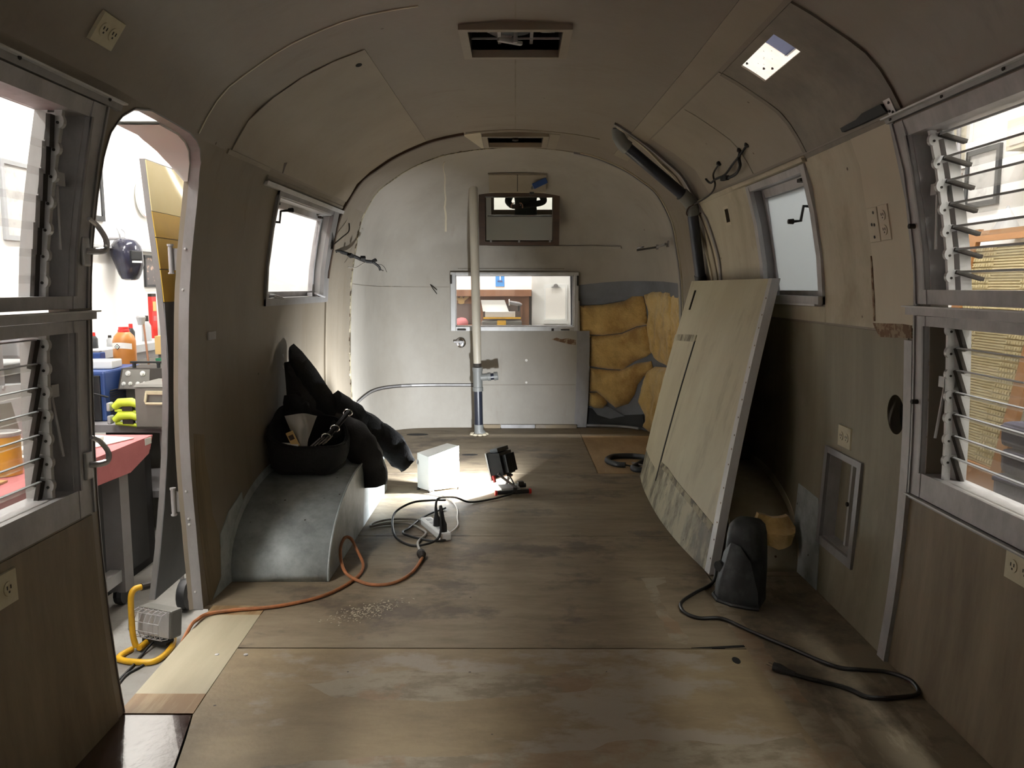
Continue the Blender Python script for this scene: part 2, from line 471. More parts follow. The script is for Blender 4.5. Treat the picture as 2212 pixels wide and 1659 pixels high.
# rear dome
Y2, LD = 5.3, 1.12
_plan = {}
def plan(n):
    k = round(n, 1)
    if k not in _plan:
        th = np.linspace(-PI / 2, PI / 2, 4001)
        x = np.sign(np.sin(th)) * np.abs(np.sin(th)) ** (2 / k)
        y = np.abs(np.cos(th)) ** (2 / k)
        d = np.concatenate([[0], np.cumsum(np.hypot(np.diff(x), np.diff(y)))])
        _plan[k] = (x, y, d / d[-1] * 2 - 1)
    return _plan[k]
def dome_z(s):
    return float(np.interp(s, TS, TZ))
def dome(u, s, off=0.0):
    z = dome_z(s); w = float(np.interp(s, TS, TW))
    w0 = w
    L = LD if z <= 1.45 else LD * math.sqrt(max(0.0, 1 - ((z - 1.45) / 0.588) ** 2))
    n = 6.0 if z < 1.3 else max(2.4, 6 - (z - 1.3) / .5 * 3.6)
    X, Y, U = plan(n)
    u = max(-1.0, min(1.0, u))
    x = float(np.interp(u, U, X)); y = float(np.interp(u, U, Y))
    k = .985 if x < 0 else .995
    p = Vector((x * w0 * k, Y2 + y * L, z))
    if off:
        e = 1e-3
        a = dome(min(1, u + e), s) - dome(max(-1, u - e), s)
        b = dome(u, min(SMAX, s + 3e-3)) - dome(u, max(0, s - 3e-3))
        nn = a.cross(b)
        if nn.length < 1e-12:
            nn = Vector((0, 0.3, 1))
        nn.normalize()
        if nn.dot(p - Vector((0, 4.8, 1.0))) < 0:
            nn = -nn
        p = p + nn * off
    return p
def dome_u(x, y):
    """plan parameter of a point on the upright part of the rear wall"""
    X, Y, U = plan(6.0)
    k = 1.11 * (.985 if x < 0 else .995)
    i = int(np.argmin((X * k - x) ** 2 + (Y2 + Y * LD - y) ** 2))
    return float(U[i])

# ------------------------------------------------------------------ curved sheets cut from a 2-D outline
def inside_poly(px, py, poly):
    c = False
    n = len(poly)
    j = n - 1
    for i in range(n):
        xi, yi = poly[i]; xj, yj = poly[j]
        if (yi > py) != (yj > py) and px < (xj - xi) * (py - yi) / (yj - yi) + xi:
            c = not c
        j = i
    return c
def dist_poly(px, py, poly):
    a = np.array(poly); b = np.roll(a, -1, 0); p = np.array([px, py])
    ab = b - a
    t = np.clip(((p - a) * ab).sum(1) / np.maximum((ab ** 2).sum(1), 1e-12), 0, 1)
    return float(np.sqrt((((a + ab * t[:, None]) - p) ** 2).sum(1)).min())
def resample(poly, d):
    out = []
    n = len(poly)
    for i in range(n):
        a, b = poly[i], poly[(i + 1) % n]
        k = max(1, int(math.ceil(math.hypot(b[0] - a[0], b[1] - a[1]) / d)))
        for q in range(k):
            out.append((a[0] + (b[0] - a[0]) * q / k, a[1] + (b[1] - a[1]) * q / k))
    return out
def cdt(outer, holes, du, dv, bstep=None):
    bstep = bstep or max(du, dv)
    loops = [resample(outer, bstep)] + [resample(h, bstep) for h in holes]
    vs, es = [], []
    for lp in loops:
        b = len(vs)
        vs += lp
        es += [(b + i, b + (i + 1) % len(lp)) for i in range(len(lp))]
    a = np.array(outer); lo, hi = a.min(0), a.max(0)
    nu = max(1, int(round((hi[0] - lo[0]) / du))); nv = max(1, int(round((hi[1] - lo[1]) / dv)))
    m = 0.3 * min(du, dv)
    for i in range(1, nu):
        for j in range(1, nv):
            u = lo[0] + (hi[0] - lo[0]) * i / nu; v = lo[1] + (hi[1] - lo[1]) * j / nv
            if not inside_poly(u, v, outer) or dist_poly(u, v, outer) < m:
                continue
            if any(inside_poly(u, v, h) or dist_poly(u, v, h) < m for h in holes):
                continue
            vs.append((u, v))
    r = delaunay_2d_cdt([Vector(v) for v in vs], es, [], 0, 1e-6)
    V = [(p.x, p.y) for p in r[0]]
    F = []
    for t in r[2]:
        cx = sum(V[i][0] for i in t) / 3; cy = sum(V[i][1] for i in t) / 3
        if inside_poly(cx, cy, outer) and not any(inside_poly(cx, cy, h) for h in holes):
            F.append(tuple(t))
    used = sorted({i for t in F for i in t})
    ix = {o: n for n, o in enumerate(used)}
    return [V[i] for i in used], [tuple(ix[i] for i in t) for t in F]
def sheet(name, fn, outer, holes, du, dv, th0, th1, m, parent=None, smooth=True, bstep=None):
    """solid curved sheet; fn(u, v, off) -> point; between offsets th0 (room side) and th1"""
    V, F = cdt(outer, holes, du, dv, bstep)
    n = len(V)
    vs = [fn(u, v, th0) for u, v in V] + [fn(u, v, th1) for u, v in V]
    cnt = {}
    for t in F:
        for i in range(3):
            e = (t[i], t[(i + 1) % 3])
            cnt[tuple(sorted(e))] = cnt.get(tuple(sorted(e)), []) + [e]
    fs = list(F) + [(n + c, n + b, n + a) for a, b, c in F]
    nf = len(fs)
    for k, l in cnt.items():
        if len(l) == 1:
            a, b = l[0]
            fs.append((b, a, n + a, n + b))
    o = new_obj(name, vs, fs, m, parent)
    bm = bmesh.new(); bm.from_mesh(o.data)
    bmesh.ops.recalc_face_normals(bm, faces=bm.faces[:])
    if smooth:
        for f in bm.faces:
            f.smooth = True
        for e in bm.edges:
            if len(e.link_faces) == 2 and e.calc_face_angle(0) > 0.6:
                e.smooth = False
    bm.to_mesh(o.data); bm.free()
    return o

def rect(a0, a1, b0, b1):
    return [(a0, b0), (a1, b0), (a1, b1), (a0, b1)]

# ================================================================== THE SETTING
EAVE = 1.62
T = 0.05
def fl(y, z, off=0.0):
    return on_shell(y, s_of_z(z), off)
def fr(y, z, off=0.0):
    return on_shell(y, 2 * SMAX - s_of_z(z), off)

# door outline on the left wall (y, z)
DOOR = [(2.02, -.05), (2.02, .6), (2.018, 1.1), (2.016, 1.37), (2.025, 1.46), (2.045, 1.525), (2.085, 1.572), (2.14, 1.602), (2.234, 1.618), (2.39, 1.6195),
        (2.55, 1.6185), (2.63, 1.608), (2.69, 1.59), (2.735, 1.556), (2.757, 1.48), (2.766, 1.40), (2.775, 1.30), (2.780, 1.18), (2.772, 1.04), (2.768, .88), (2.762, .718), (2.758, .5), (2.755, .287), (2.742, .137), (2.712, -.05)]
WIN1 = rect(.72, 1.92, .60, 1.545)
WIN3 = rect(3.56, 4.52, 1.085, 1.54)
wl = sheet('wall_left', fl, rect(-1.4, 5.3, 0, EAVE), [DOOR, WIN1, WIN3], .12, .08, 0, T, M['wall'], bstep=.06)
struct(wl)

WIN2 = rect(.9, 2.25, .56, 1.575)
WIN4 = rect(3.04, 3.67, 1.10, 1.575)
HATCH = rect(2.675, 2.935, .205, .525)
HOLE = [(2.44 + .056 * math.cos(2 * PI * k / 28), .748 + .062 * math.sin(2 * PI * k / 28)) for k in range(28)]
HOLE2 = [(2.44 + (y - 2.44) * 1.5, .748 + (z - .748) * 1.5) for y, z in HOLE]
wr = sheet('wall_right', fr, rect(-1.4, 5.3, 0, EAVE), [WIN2, WIN4, HATCH, HOLE2, rect(4.055, 4.115, 1.465, 1.53)], .12, .08, 0, T, M['wall'], bstep=.05)
struct(wr)

SE0, SE1 = s_of_z(EAVE), 2 * SMAX - s_of_z(EAVE)
def sx(x):
    return s_of_x(x) if x < 0 else 2 * SMAX - s_of_x(x)
VENT1 = rect(2.86, 3.18, sx(-.168), sx(.168))
VENT2 = rect(4.81, 5.15, sx(-.168), sx(.168))
SKY = rect(2.462, 2.806, 2 * SMAX - s_of_z(1.886), 2 * SMAX - s_of_z(1.836))
SKY2 = rect(2.36, 2.90, SKY[0][1] - .010, SKY[2][1] + .08)
def fc(y, s, off=0.0):
    return on_shell(y, s, off)
ce = sheet('ceiling', fc, rect(-1.4, 5.3, SE0, SE1), [VENT1, VENT2, SKY2], .14, .06, 0, T, M['ceil'], bstep=.06)
struct(ce)

# rear dome with its window and the place where the inner skin is gone
def fd(u, s, off=0.0):
    return dome(u, s, off)
def fdz(u, z, off=0.0):
    return dome(u, s_of_z(z), off)
RW = [(dome_u(-.485, 6.42), s_of_z(.815)), (dome_u(.475, 6.42), s_of_z(.815)), (dome_u(.475, 6.42), s_of_z(1.243)), (dome_u(-.485, 6.42), s_of_z(1.243))]
OPEN = [(.508, 6.419, .0), (.508, 6.419, 1.155), (.7, 6.40, 1.176), (.87, 6.37, 1.187), (1.02, 6.26, 1.186), (1.09, 5.9, 1.18), (1.098, 5.36, 1.165), (1.098, 5.36, .0)]
OPENU = [(dome_u(x, y), s_of_z(z)) for x, y, z in OPEN]
OPENU[0] = (OPENU[0][0], -.05); OPENU[-1] = (OPENU[-1][0], -.05)
wb = sheet('wall_back', fd, [(-1, 0), (1, 0), (1, SMAX - .002), (-1, SMAX - .002)], [RW, OPENU], .03, .045, 0, T, M['rear'], bstep=.03)
struct(wb)
# inside of the outer skin, seen where the inner skin is missing
sheet('outer_skin', fd, [(OPENU[1][0] - .03, 0), (1, 0), (1, s_of_z(1.24)), (OPENU[1][0] - .03, s_of_z(1.24))], [], .03, .05, T + .006, T + .012, M['skin_alu'], wb)

# partition with the opening the picture is taken through, and the front end behind it
def cross(y, k=1.0):
    pts = []
    for s in np.linspace(0, 2 * SMAX, 60):
        p = shell(y, s)
        pts.append((p.x, p.z))
    return pts
wf = sheet('wall_front', lambda x, z, off: Vector((x, -1.4 - off, z)), cross(-1.4), [rect(-.9, -.47, .95, 1.55), rect(-.36, .62, .95, 1.55), rect(.73, .95, .95, 1.55)], .2, .2, 0, .05, M['wall'], smooth=False)
struct(wf)
wm = sheet('wall_middle', lambda x, z, off: Vector((x, -.14 - off, z)), cross(-.14), [rect(-.92, -.47, 1.0, 1.6), rect(-.37, .62, 1.0, 1.6), rect(.72, .98, 1.0, 1.6)], .2, .2, 0, .03, M['white'], smooth=False)
struct(wm)
mb = MB(); mb.box((.125, -.125, .99), (1.1, .05, .025)); mb.build('sill_rail', M['alu'], wm)

# floor: dark subfloor with plywood sheets laid on it
sub = MB().prism([(1.3, -1.45), (1.3, 6.48), (-1.12, 6.48), (-1.12, 2.78), (-1.086, 2.742), (-1.066, 2.02), (-1.10, 1.98), (-1.10, -1.45)], lambda u, v, h: Vector((u, v, h)), -.06, -.014).build('floor', M['tar'])
struct(sub)
def board(name, pts, m, z1=0.0, z0=-.0135, gap=.0025):
    cx = sum(p[0] for p in pts) / len(pts); cy = sum(p[1] for p in pts) / len(pts)
    q = []
    for x, y in pts:
        d = Vector((cx - x, cy - y)); d = d / max(d.length, 1e-6) * gap
        q.append((x + d.x, y + d.y))
    return MB().prism(q, lambda u, v, h: Vector((u, v, h)), z0, z1).build(name, m, sub)
SX = .768   # long seam on the right
board('plywood_sheet', [(-.893, 2.412), (SX, 2.412), (SX, 3.558), (-1.17, 3.558), (-1.17, 2.748), (-.893, 2.748)], M['ply'])
board('plywood_sheet', [(-1.17, 3.562), (SX, 3.562), (SX, 4.80), (-1.17, 4.80)], M['ply'])
# the rearmost sheet is cut round to follow the end of the shell
rear_edge = []
for u in np.linspace(-1, dome_u(.508, 6.419), 40):
    p = dome(float(u), 0)
    rear_edge.append((p.x * .995, p.y))
board('plywood_sheet', [(.508, 4.803)] + [(.508, 6.42)] + rear_edge[::-1] + [(-1.09, 4.803)], M['ply'], gap=.001)
rear_r = []
for u in np.linspace(dome_u(.512, 6.419), 1, 24):
    p = dome(float(u), 0, .055)
    rear_r.append((p.x, p.y))
board('plywood_sheet', [(.512, 6.05)] + [q for q in rear_r if q[1] > 6.05] + [(1.05, 6.05)], M['ply'], gap=.001)
board('plywood_patch', [(.512, 4.803), (1.12, 4.803), (1.1, 5.4), (1.07, 6.048), (.512, 6.048)], M['ply_tan'], z1=.001)
board('plywood_sheet', [(-.866, 2.014), (-.838, 1.9), (-.812, 1.78), (-.70, 1.0), (-.60, -1.4), (SX, -1.4), (SX, 2.408), (-.884, 2.408)], M['ply_warm'])
board('plywood_sheet', [(SX + .004, -1.4), (1.2, -1.4), (1.2, 3.05), (SX + .004, 3.05)], M['ply_side'], z1=.0008)
board('plywood_sheet', [(SX + .004, 3.054), (1.2, 3.054), (1.2, 4.80), (SX + .004, 4.80)], M['ply'])
board('varnished_board', [(-1.15, -1.4), (-.605, -1.4), (-.705, 1.0), (-.817, 1.78), (-.843, 1.9), (-.868, 2.012), (-1.15, 2.012)], M['varnish'])
# pale patch in the doorway, brown where the old stain stayed
board('pale_plywood_patch', [(-1.071, 2.12), (-.872, 2.12), (-.892, 2.665), (-1.086, 2.665)], M['ply_new'], z1=.0015, gap=.0)
board('stained_plywood_end', [(-1.068, 2.016), (-.866, 2.016), (-.872, 2.12), (-1.071, 2.12)], M['ply_stain'], z1=.0015, gap=.0)
board('stained_plywood_end', [(-1.086, 2.665), (-.892, 2.665), (-.895, 2.745), (-1.088, 2.745)], M['ply_stain'], z1=.0015, gap=.0)
# sill board along the foot of the rear wall
for x0, x1 in ((-.35, -.12), (-.115, .16), (.165, .50)):
    MB().bar((x0, 6.385, 0), (x1, 6.418, .028)).build('sill_board', M['ply_warm' if x0 < -.2 or x0 > .1 else 'alu'], wb)
# smears of old filler and floor paint
M['smear'] = mat('old_floor_paint', rgb(146, 136, 118), 0.65, col2=rgb(114, 102, 83), nscale=(6, 12, 4), namt=0.85, nlo=0.46, nhi=0.58, detail=12, col3=rgb(138, 112, 86), n3=(5, 5, 2), n3amt=0.6, n3lo=0.52, n3hi=0.6, bump=0.1)
def smear(pts, z, seed):
    out = []
    for i, (a, b) in enumerate(resample(pts, .03)):
        out.append((a + .016 * mnoise.noise(Vector((a * 14, b * 14, seed))), b + .016 * mnoise.noise(Vector((a * 14, b * 14, seed + 5)))))
    V, F = cdt(out, [], .2, .2, .05)
    n_ = len(V)
    mb = MB().add([(u, v, z) for u, v in V] + [(u, v, z - .0006) for u, v in V], list(F) + [(n_ + c, n_ + b, n_ + a) for a, b, c in F])
    mb.build('floor_smear', M['smear'], sub)
smear([(.715, 2.84), (.765, 2.86), (.79, 2.5), (.81, 2.1), (.84, 1.7), (.86, 1.3), (.76, 1.3), (.755, 1.8), (.735, 2.3)], .0015, 2.0)
smear([(.50, 3.02), (.60, 3.04), (.585, 2.98), (.54, 2.94), (.53, 2.72), (.57, 2.5), (.55, 2.44), (.505, 2.46), (.50, 2.7)], .0006, 7.0)
smear([(-.77, 1.74), (-.5, 1.80), (-.2, 1.83), (.1, 1.84), (.35, 1.90), (.62, 1.88), (.74, 1.93), (.75, 1.3), (.2, 1.0), (-.65, 1.0)], .0006, 11.0)
smear([(-.60, 2.18), (-.35, 2.26), (.1, 2.24), (.3, 2.30), (.2, 2.14), (-.2, 2.08), (-.5, 2.10)], .0005, 21.0)
# holes cut in the plywood
for x, y, a, b in ((-.76, 6.1, .085, .02), (-.31, 5.35, .055, .012), (.68, 2.33, .012, .010)):
    p = [(x + a * math.cos(q), y + b * 2.2 * math.sin(q)) for q in np.linspace(0, 2 * PI, 20, endpoint=False)]
    MB().prism(p, lambda u, v, h: Vector((u, v, h)), -.004, .0012).build('floor_hole', M['void'], sub)
# split along the right seam
MB().prism([(.56, 2.415), (.78, 2.44), (.78, 2.428), (.66, 2.412)], lambda u, v, h: Vector((u, v, h)), -.002, .0014).build('floor_crack', M['void'], sub)

# ---- skins of the roof that show as separate panels
ZP = lambda z: 2 * SMAX - s_of_z(z)
sheet('roof_panel', fc, rect(2.93, 4.70, SE0 + .01, s_of_x(-.52)), [], .15, .06, -.003, 0, M['panel'], ce)
sheet('roof_panel', fc, rect(2.30, 2.955, ZP(1.90), SE1 - .005), [SKY], .08, .05, -.006, 0, M['dirty'], ce, bstep=.04)
sheet('roof_panel', fc, rect(2.965, 4.26, ZP(1.905), SE1 - .01), [], .15, .06, -.003, 0, M['panel'], ce)
sheet('roof_batten', fc, rect(2.25, 5.0, ZP(1.945), ZP(1.908)), [], .2, .04, -.005, 0, M['panel'], ce)
sheet('roof_batten', fc, rect(2.24, 2.31, ZP(1.90), SE1 - .005), [], .05, .06, -.0065, 0, M['dirty'], ce)
sheet('roof_seam', fc, rect(2.945, 2.975, ZP(1.90), SE1 - .005), [], .03, .06, -.008, 0, M['dirty'], ce)
sheet('roof_seam', fc, rect(3.54, 3.548, ZP(1.90), SE1 - .01), [], .01, .06, -.0042, 0, M['dirty'], ce)
sheet('roof_seam', fc, rect(2.62, 2.628, SE0 + .01, s_of_x(-.30)), [], .01, .06, -.003, 0, M['cream'], ce)
sheet('roof_seam', fc, rect(1.2, 5.3, SMAX - .003, SMAX + .003), [rect(2.8, 3.25, SMAX - .01, SMAX + .01), rect(4.75, 5.2, SMAX - .01, SMAX + .01)], .3, .01, -.002, 0, M['dirty'], ce)
# white sheet beside the rear roof vent
sheet('roof_patch', fc, [(4.74, sx(-.31)), (4.74, sx(-.205)), (5.25, sx(-.205)), (5.25, sx(-.22))], [], .1, .05, -.003, 0, M['cream'], ce)
sheet('roof_patch', fc, rect(4.78, 5.28, sx(.205), sx(.26)), [], .1, .05, -.003, 0, M['panel'], ce)
# rail along the foot of the roof panels
sheet('eave_strip', fl, rect(2.9, 3.35, 1.612, 1.628), [], .1, .02, -.006, 0, M['panel'], wl)
sheet('eave_strip', fl, rect(3.36, 4.66, 1.585, 1.60), [], .1, .02, -.006, 0, M['dirty'], wl)
sheet('eave_strip', fr, rect(2.98, 4.55, 1.597, 1.618), [], .1, .02, -.007, 0, M['cream_old'], wr)
sheet('eave_strip', fr, rect(2.31, 2.98, 1.605, 1.619), [], .1, .02, -.005, 0, M['dirty'], wr)

# ---- right wall skins
sheet('upper_panel', fr, rect(2.31, 2.592, 1.02, 1.612), [], .1, .07, -.004, 0, M['cream'], wr)
sheet('upper_panel', fr, rect(2.594, 3.005, 1.008, 1.604), [], .1, .07, -.003, 0, M['cream_old'], wr)
sheet('upper_panel', fr, rect(3.705, 4.55, 1.008, 1.596), [rect(4.05, 4.12, 1.46, 1.535)], .1, .07, -.003, 0, M['cream_old'], wr)
sheet('upper_panel', fr, rect(3.007, 3.703, 1.008, 1.065), [], .1, .07, -.003, 0, M['cream_old'], wr)
sheet('lower_panel', fr, rect(2.37, 4.55, .0, 1.0), [HATCH, HOLE], .1, .07, -.003, 0, M['lower'], wr, bstep=.04)
sheet('lower_panel', fr, rect(-.1, 2.325, .0, .515), [], .1, .07, -.003, 0, M['brown'], wr)
sheet('lower_panel', fl, rect(-.1, 1.985, .0, .560), [], .1, .07, -.003, 0, M['brown'], wl)
sheet('rust_strip', fr, [(2.345, .99), (2.55, .982), (2.575, 1.0), (2.60, 1.024), (2.4, 1.03), (2.345, 1.028)], [], .04, .02, -.0055, 0, M['rust'], wr)
sheet('rust_strip', fr, [(2.585, 1.03), (2.594, 1.03), (2.60, 1.09), (2.607, 1.16), (2.602, 1.24), (2.597, 1.24), (2.594, 1.16), (2.588, 1.1)], [], .02, .03, -.006, 0, M['rust'], wr)
sheet('wall_strip', fr, rect(2.322, 2.368, .0, .985), [], .03, .06, -.016, 0, M['alu_dark'], wr)
sheet('wall_slot', fr, rect(4.04, 4.13, 1.45, 1.545), [rect(4.055, 4.115, 1.465, 1.53)], .05, .05, -.004, -.002, M['cream'], wr)
MB().box(fr(4.085, 1.49, .035), (.02, .12, .12)).build('wall_slot_cavity', M['void'], wr)
MB().box(fr(2.44, .748, .075), (.02, .3, .3)).build('wall_hole_cavity', M['void'], wr)
# baseboard of grey sheet at the foot of the walls
sheet('baseboard', fl, [(2.80, .0), (3.2, 0), (3.2, .30), (3.05, .26), (2.95, .2), (2.90, .05)], [], .08, .08, -.004, 0, M['galv'], wl)
sheet('baseboard', fr, [(2.9, .0), (3.2, 0), (3.2, .34), (3.0, .33), (2.95, .2)], [], .08, .08, -.006, 0, M['galv'], wr)

sheet('stain_mark', fc, [(3.47, s_of_z(1.665)), (3.50, s_of_z(1.672)), (3.505, s_of_z(1.65)), (3.515, s_of_z(1.628)), (3.505, s_of_z(1.628)), (3.49, s_of_z(1.645))], [], .02, .02, -.0042, -.003, M['wood_dark'], ce)
sheet('stain_mark', fc, [(3.06 + .018 * math.cos(t), s_of_z(1.957) + .012 * math.sin(t)) for t in np.linspace(0, 2 * PI, 14, endpoint=False)], [], .02, .02, -.0042, -.003, M['void'], ce)
sheet('peeled_panel', fl, [(2.775, .0), (2.93, .0), (2.935, .22), (2.90, .30), (2.905, .42), (2.88, .50), (2.885, .60), (2.80, .62), (2.79, .3)], [], .05, .06, -.002, 0, M['brown_bare'], wl)
# ---- ribs and trim across the roof
def yz_strip(pts, w, h, name, m, parent, side=None):
    """a strip following (y, s) points on the shell"""
    P = crom([(y, s, 0) for y, s in pts], 8)
    vs, fs = [], []
    for p in P:
        y, s = p.x, p.y
        for dy, off in ((-w / 2, 0), (-w / 2, -h), (w / 2, -h), (w / 2, 0)):
            vs.append(on_shell(y + dy, s, off))
    for i in range(len(P) - 1):
        for k in range(4):
            fs.append((i * 4 + k, i * 4 + (k + 1) % 4, i * 4 + 4 + (k + 1) % 4, i * 4 + 4 + k))
    b = (len(P) - 1) * 4
    fs += [(0, 1, 2, 3), (b + 3, b + 2, b + 1, b)]
    mb = MB(); mb.add(vs, fs)
    return mb.build(name, m, parent, smooth=False)
yz_strip([(4.577, s_of_z(.42)), (4.577, s_of_z(.58)), (4.587, s_of_z(1.19))], .022, .010, 'rib_cover', M['panel'], wl)
yz_strip([(4.587, s_of_z(1.19)), (4.63, s_of_z(1.45)), (4.665, s_of_z(1.56)), (4.715, s_of_z(1.67)), (4.75, s_of_z(1.89)), (4.74, s_of_x(-.5)), (4.71, s_of_x(-.30))], .03, .014, 'rib_cover', M['wood_dark'], ce)
yz_strip([(4.70, s_of_x(-.29)), (4.72, SMAX), (4.72, sx(.48))], .012, .004, 'rib_cover', M['panel'], ce)
yz_strip([(4.234, ZP(1.98)), (4.40, ZP(1.91)), (4.478, ZP(1.844)), (4.548, ZP(1.679)), (4.50, ZP(1.56)), (4.444, ZP(1.493)), (4.349, ZP(1.313)), (4.345, ZP(1.19)), (4.34, ZP(.9))], .028, .012, 'rib_cover', M['alu'], ce)
yz_strip([(4.27, ZP(1.975)), (4.47, ZP(1.9)), (4.60, ZP(1.82)), (4.70, ZP(1.68)), (4.66, ZP(1.5)), (4.56, ZP(1.3)), (4.50, ZP(1.1)), (4.48, ZP(.9))], .024, .012, 'rib_cover', M['cream_old'], ce)
yz_strip([(4.30, ZP(1.97)), (4.54, ZP(1.87)), (4.64, ZP(1.75)), (4.66, ZP(1.64)), (4.55, ZP(1.5)), (4.46, ZP(1.35)), (4.4, ZP(1.1))], .018, .010, 'rib_cover', M['panel'], ce)
# seam between side and rear dome: ragged on the left, metal cover on the right
yz_strip([(5.295, s_of_z(.34)), (5.295, s_of_z(1.0)), (5.295, s_of_z(1.5)), (5.295, s_of_z(1.8)), (5.295, s_of_x(-.3)), (5.295, SMAX)], .018, .004, 'dome_seam', M['grime'], wl)
yz_strip([(5.295, SMAX), (5.295, sx(.2)), (5.295, sx(.38))], .014, .003, 'dome_seam', M['panel'], ce)
yz_strip([(5.29, sx(.38)), (5.29, ZP(1.9)), (5.29, ZP(1.7)), (5.29, ZP(1.4)), (5.29, ZP(1.0)), (5.29, ZP(.4))], .03, .012, 'dome_seam_cover', M['alu'], wr)
yz_strip([(5.262, sx(.42)), (5.262, ZP(1.9)), (5.262, ZP(1.7)), (5.262, ZP(1.4)), (5.262, ZP(1.0)), (5.262, ZP(.4))], .014, .007, 'dome_seam_cover', M['cream_old'], wr)
for k in range(26):    # flakes of filler left along the seam
    s = s_of_z(.45 + k * .05) if k < 24 else s_of_x(-.6 + (k - 23) * .12)
    yz_strip([(5.27 + random.uniform(-.008, .012), s - random.uniform(.004, .02)), (5.275, s), (5.27 + random.uniform(-.008, .012), s + random.uniform(.004, .02))], random.uniform(.005, .014), .004, 'filler_flake', M[('dirty', 'wood_dark', 'cream')[k % 3]], wl)

# ---- things on the rear dome that belong to it
def dstrip(pts, w, h, name, m, horiz=False):
    """strip on the rear wall along (u, z) points"""
    P = crom([(u, z, 0) for u, z in pts], 8)
    vs, fs = [], []
    for i, p in enumerate(P):
        q = P[min(i + 1, len(P) - 1)] - P[max(i - 1, 0)]
        for d, off in ((-w / 2, 0), (-w / 2, -h), (w / 2, -h), (w / 2, 0)):
            if horiz:
                vs.append(dome(p.x, s_of_z(p.y + d), off))
            else:
                vs.append(dome(p.x + d / 2.05, s_of_z(p.y), off))
    for i in range(len(P) - 1):
        for k in range(4):
            fs.append((i * 4 + k, i * 4 + (k + 1) % 4, i * 4 + 4 + (k + 1) % 4, i * 4 + 4 + k))
    b = (len(P) - 1) * 4
    fs += [(0, 1, 2, 3), (b + 3, b + 2, b + 1, b)]
    return MB().add(vs, fs).build(name, m, wb)
um = lambda x: dome_u(x, 6.42)
dstrip([(-.93, .345), (-.85, .352), (-.70, .356), (-.5, .352), (um(-.34), .350)], .026, .004, 'strip_shadow_gap', M['slot'], True)
dstrip([(-.93, .346), (-.85, .353), (-.70, .357), (-.5, .353), (um(-.34), .351)], .013, .009, 'chrome_strip', M['alu'], True)
dstrip([(um(-.331), .350), (um(.1), .352), (um(.49), .352)], .004, .002, 'wall_seam', M['dirty'], True)
dstrip([(-.985, 1.16), (-.6, 1.145), (um(-.53), 1.14)], .003, .0015, 'wall_seam', M['dirty'], True)
def dome_ux(x, z):
    a, b = -1.0, 1.0
    for _ in range(40):
        m_ = (a + b) / 2
        if dome(m_, s_of_z(z)).x < x:
            a = m_
        else:
            b = m_
    return (a + b) / 2
dstrip([(dome_ux(x, z), z) for x, z in ((-0.548, 1.575), (-0.538, 1.706), (-0.521, 1.822), (-0.500, 1.922), (-0.475, 1.978))], .018, .006, 'wall_batten', M['cream'])
dstrip([(um(-.24), 1.455), (um(0), 1.452), (um(.4), 1.452), (um(.7), 1.452), (um(.93), 1.45)], .022, .012, 'wall_ledge', M['rear'], True)
dstrip([(um(-.47), 1.285), (um(.40), 1.285)], .004, .003, 'wall_seam', M['dirty'], True)
dstrip([(um(.505), .79), (um(.505), 1.03)], .02, .012, 'window_edge_strip', M['white'])
# grey-blue band of the skin's frame and the tall metal strip beside the insulation
sheet('frame_band', fdz, [(um(.50), 1.05), (um(.50), 1.165), (dome_u(.87, 6.37), 1.192), (dome_u(1.09, 5.9), 1.186), (.985, 1.17), (.985, 1.06), (dome_u(1.09, 5.9), 1.075), (dome_u(.87, 6.37), 1.065)], [], .03, .05, .012, .02, M['skin_alu'], wb)
ms = sheet('metal_strip', fdz, rect(um(.492), um(.594), .004, .79), [], .02, .1, -.008, -.005, M['alu'], wb)
sheet('rust_mark', fdz, [(um(.29), .72), (um(.36), .70), (um(.42), .684), (um(.485), .675), (um(.485), .715), (um(.42), .73), (um(.37), .722), (um(.33), .735)], [], .01, .02, -.001, 0, M['rust'], wb)
for x, z, r in ((.09, .552, .011), (.09, .371, .009)):
    MB().lathe([(r, -.004), (r, .003)], (x, 6.416, z), 12, 'Y').build('bright_hole', M['paper'], wb)

# ================================================================== WINDOWS AND DOOR
def wbox(side, y0, y1, z0, z1, o0, o1, segs=1):
    """box against a side wall; offsets grow outwards"""
    mb = MB()
    for i in range(segs):
        a = z0 + (z1 - z0) * i / segs; b = z0 + (z1 - z0) * (i + 1) / segs
        mb.hexa([W(side, y0, a, o0), W(side, y1, a, o0), W(side, y1, a, o1), W(side, y0, a, o1),
                 W(side, y0, b, o0), W(side, y1, b, o0), W(side, y1, b, o1), W(side, y0, b, o1)])
    return mb
def wadd(mb, *a):
    o = wbox(*a)
    return mb.add(o.v, o.f)

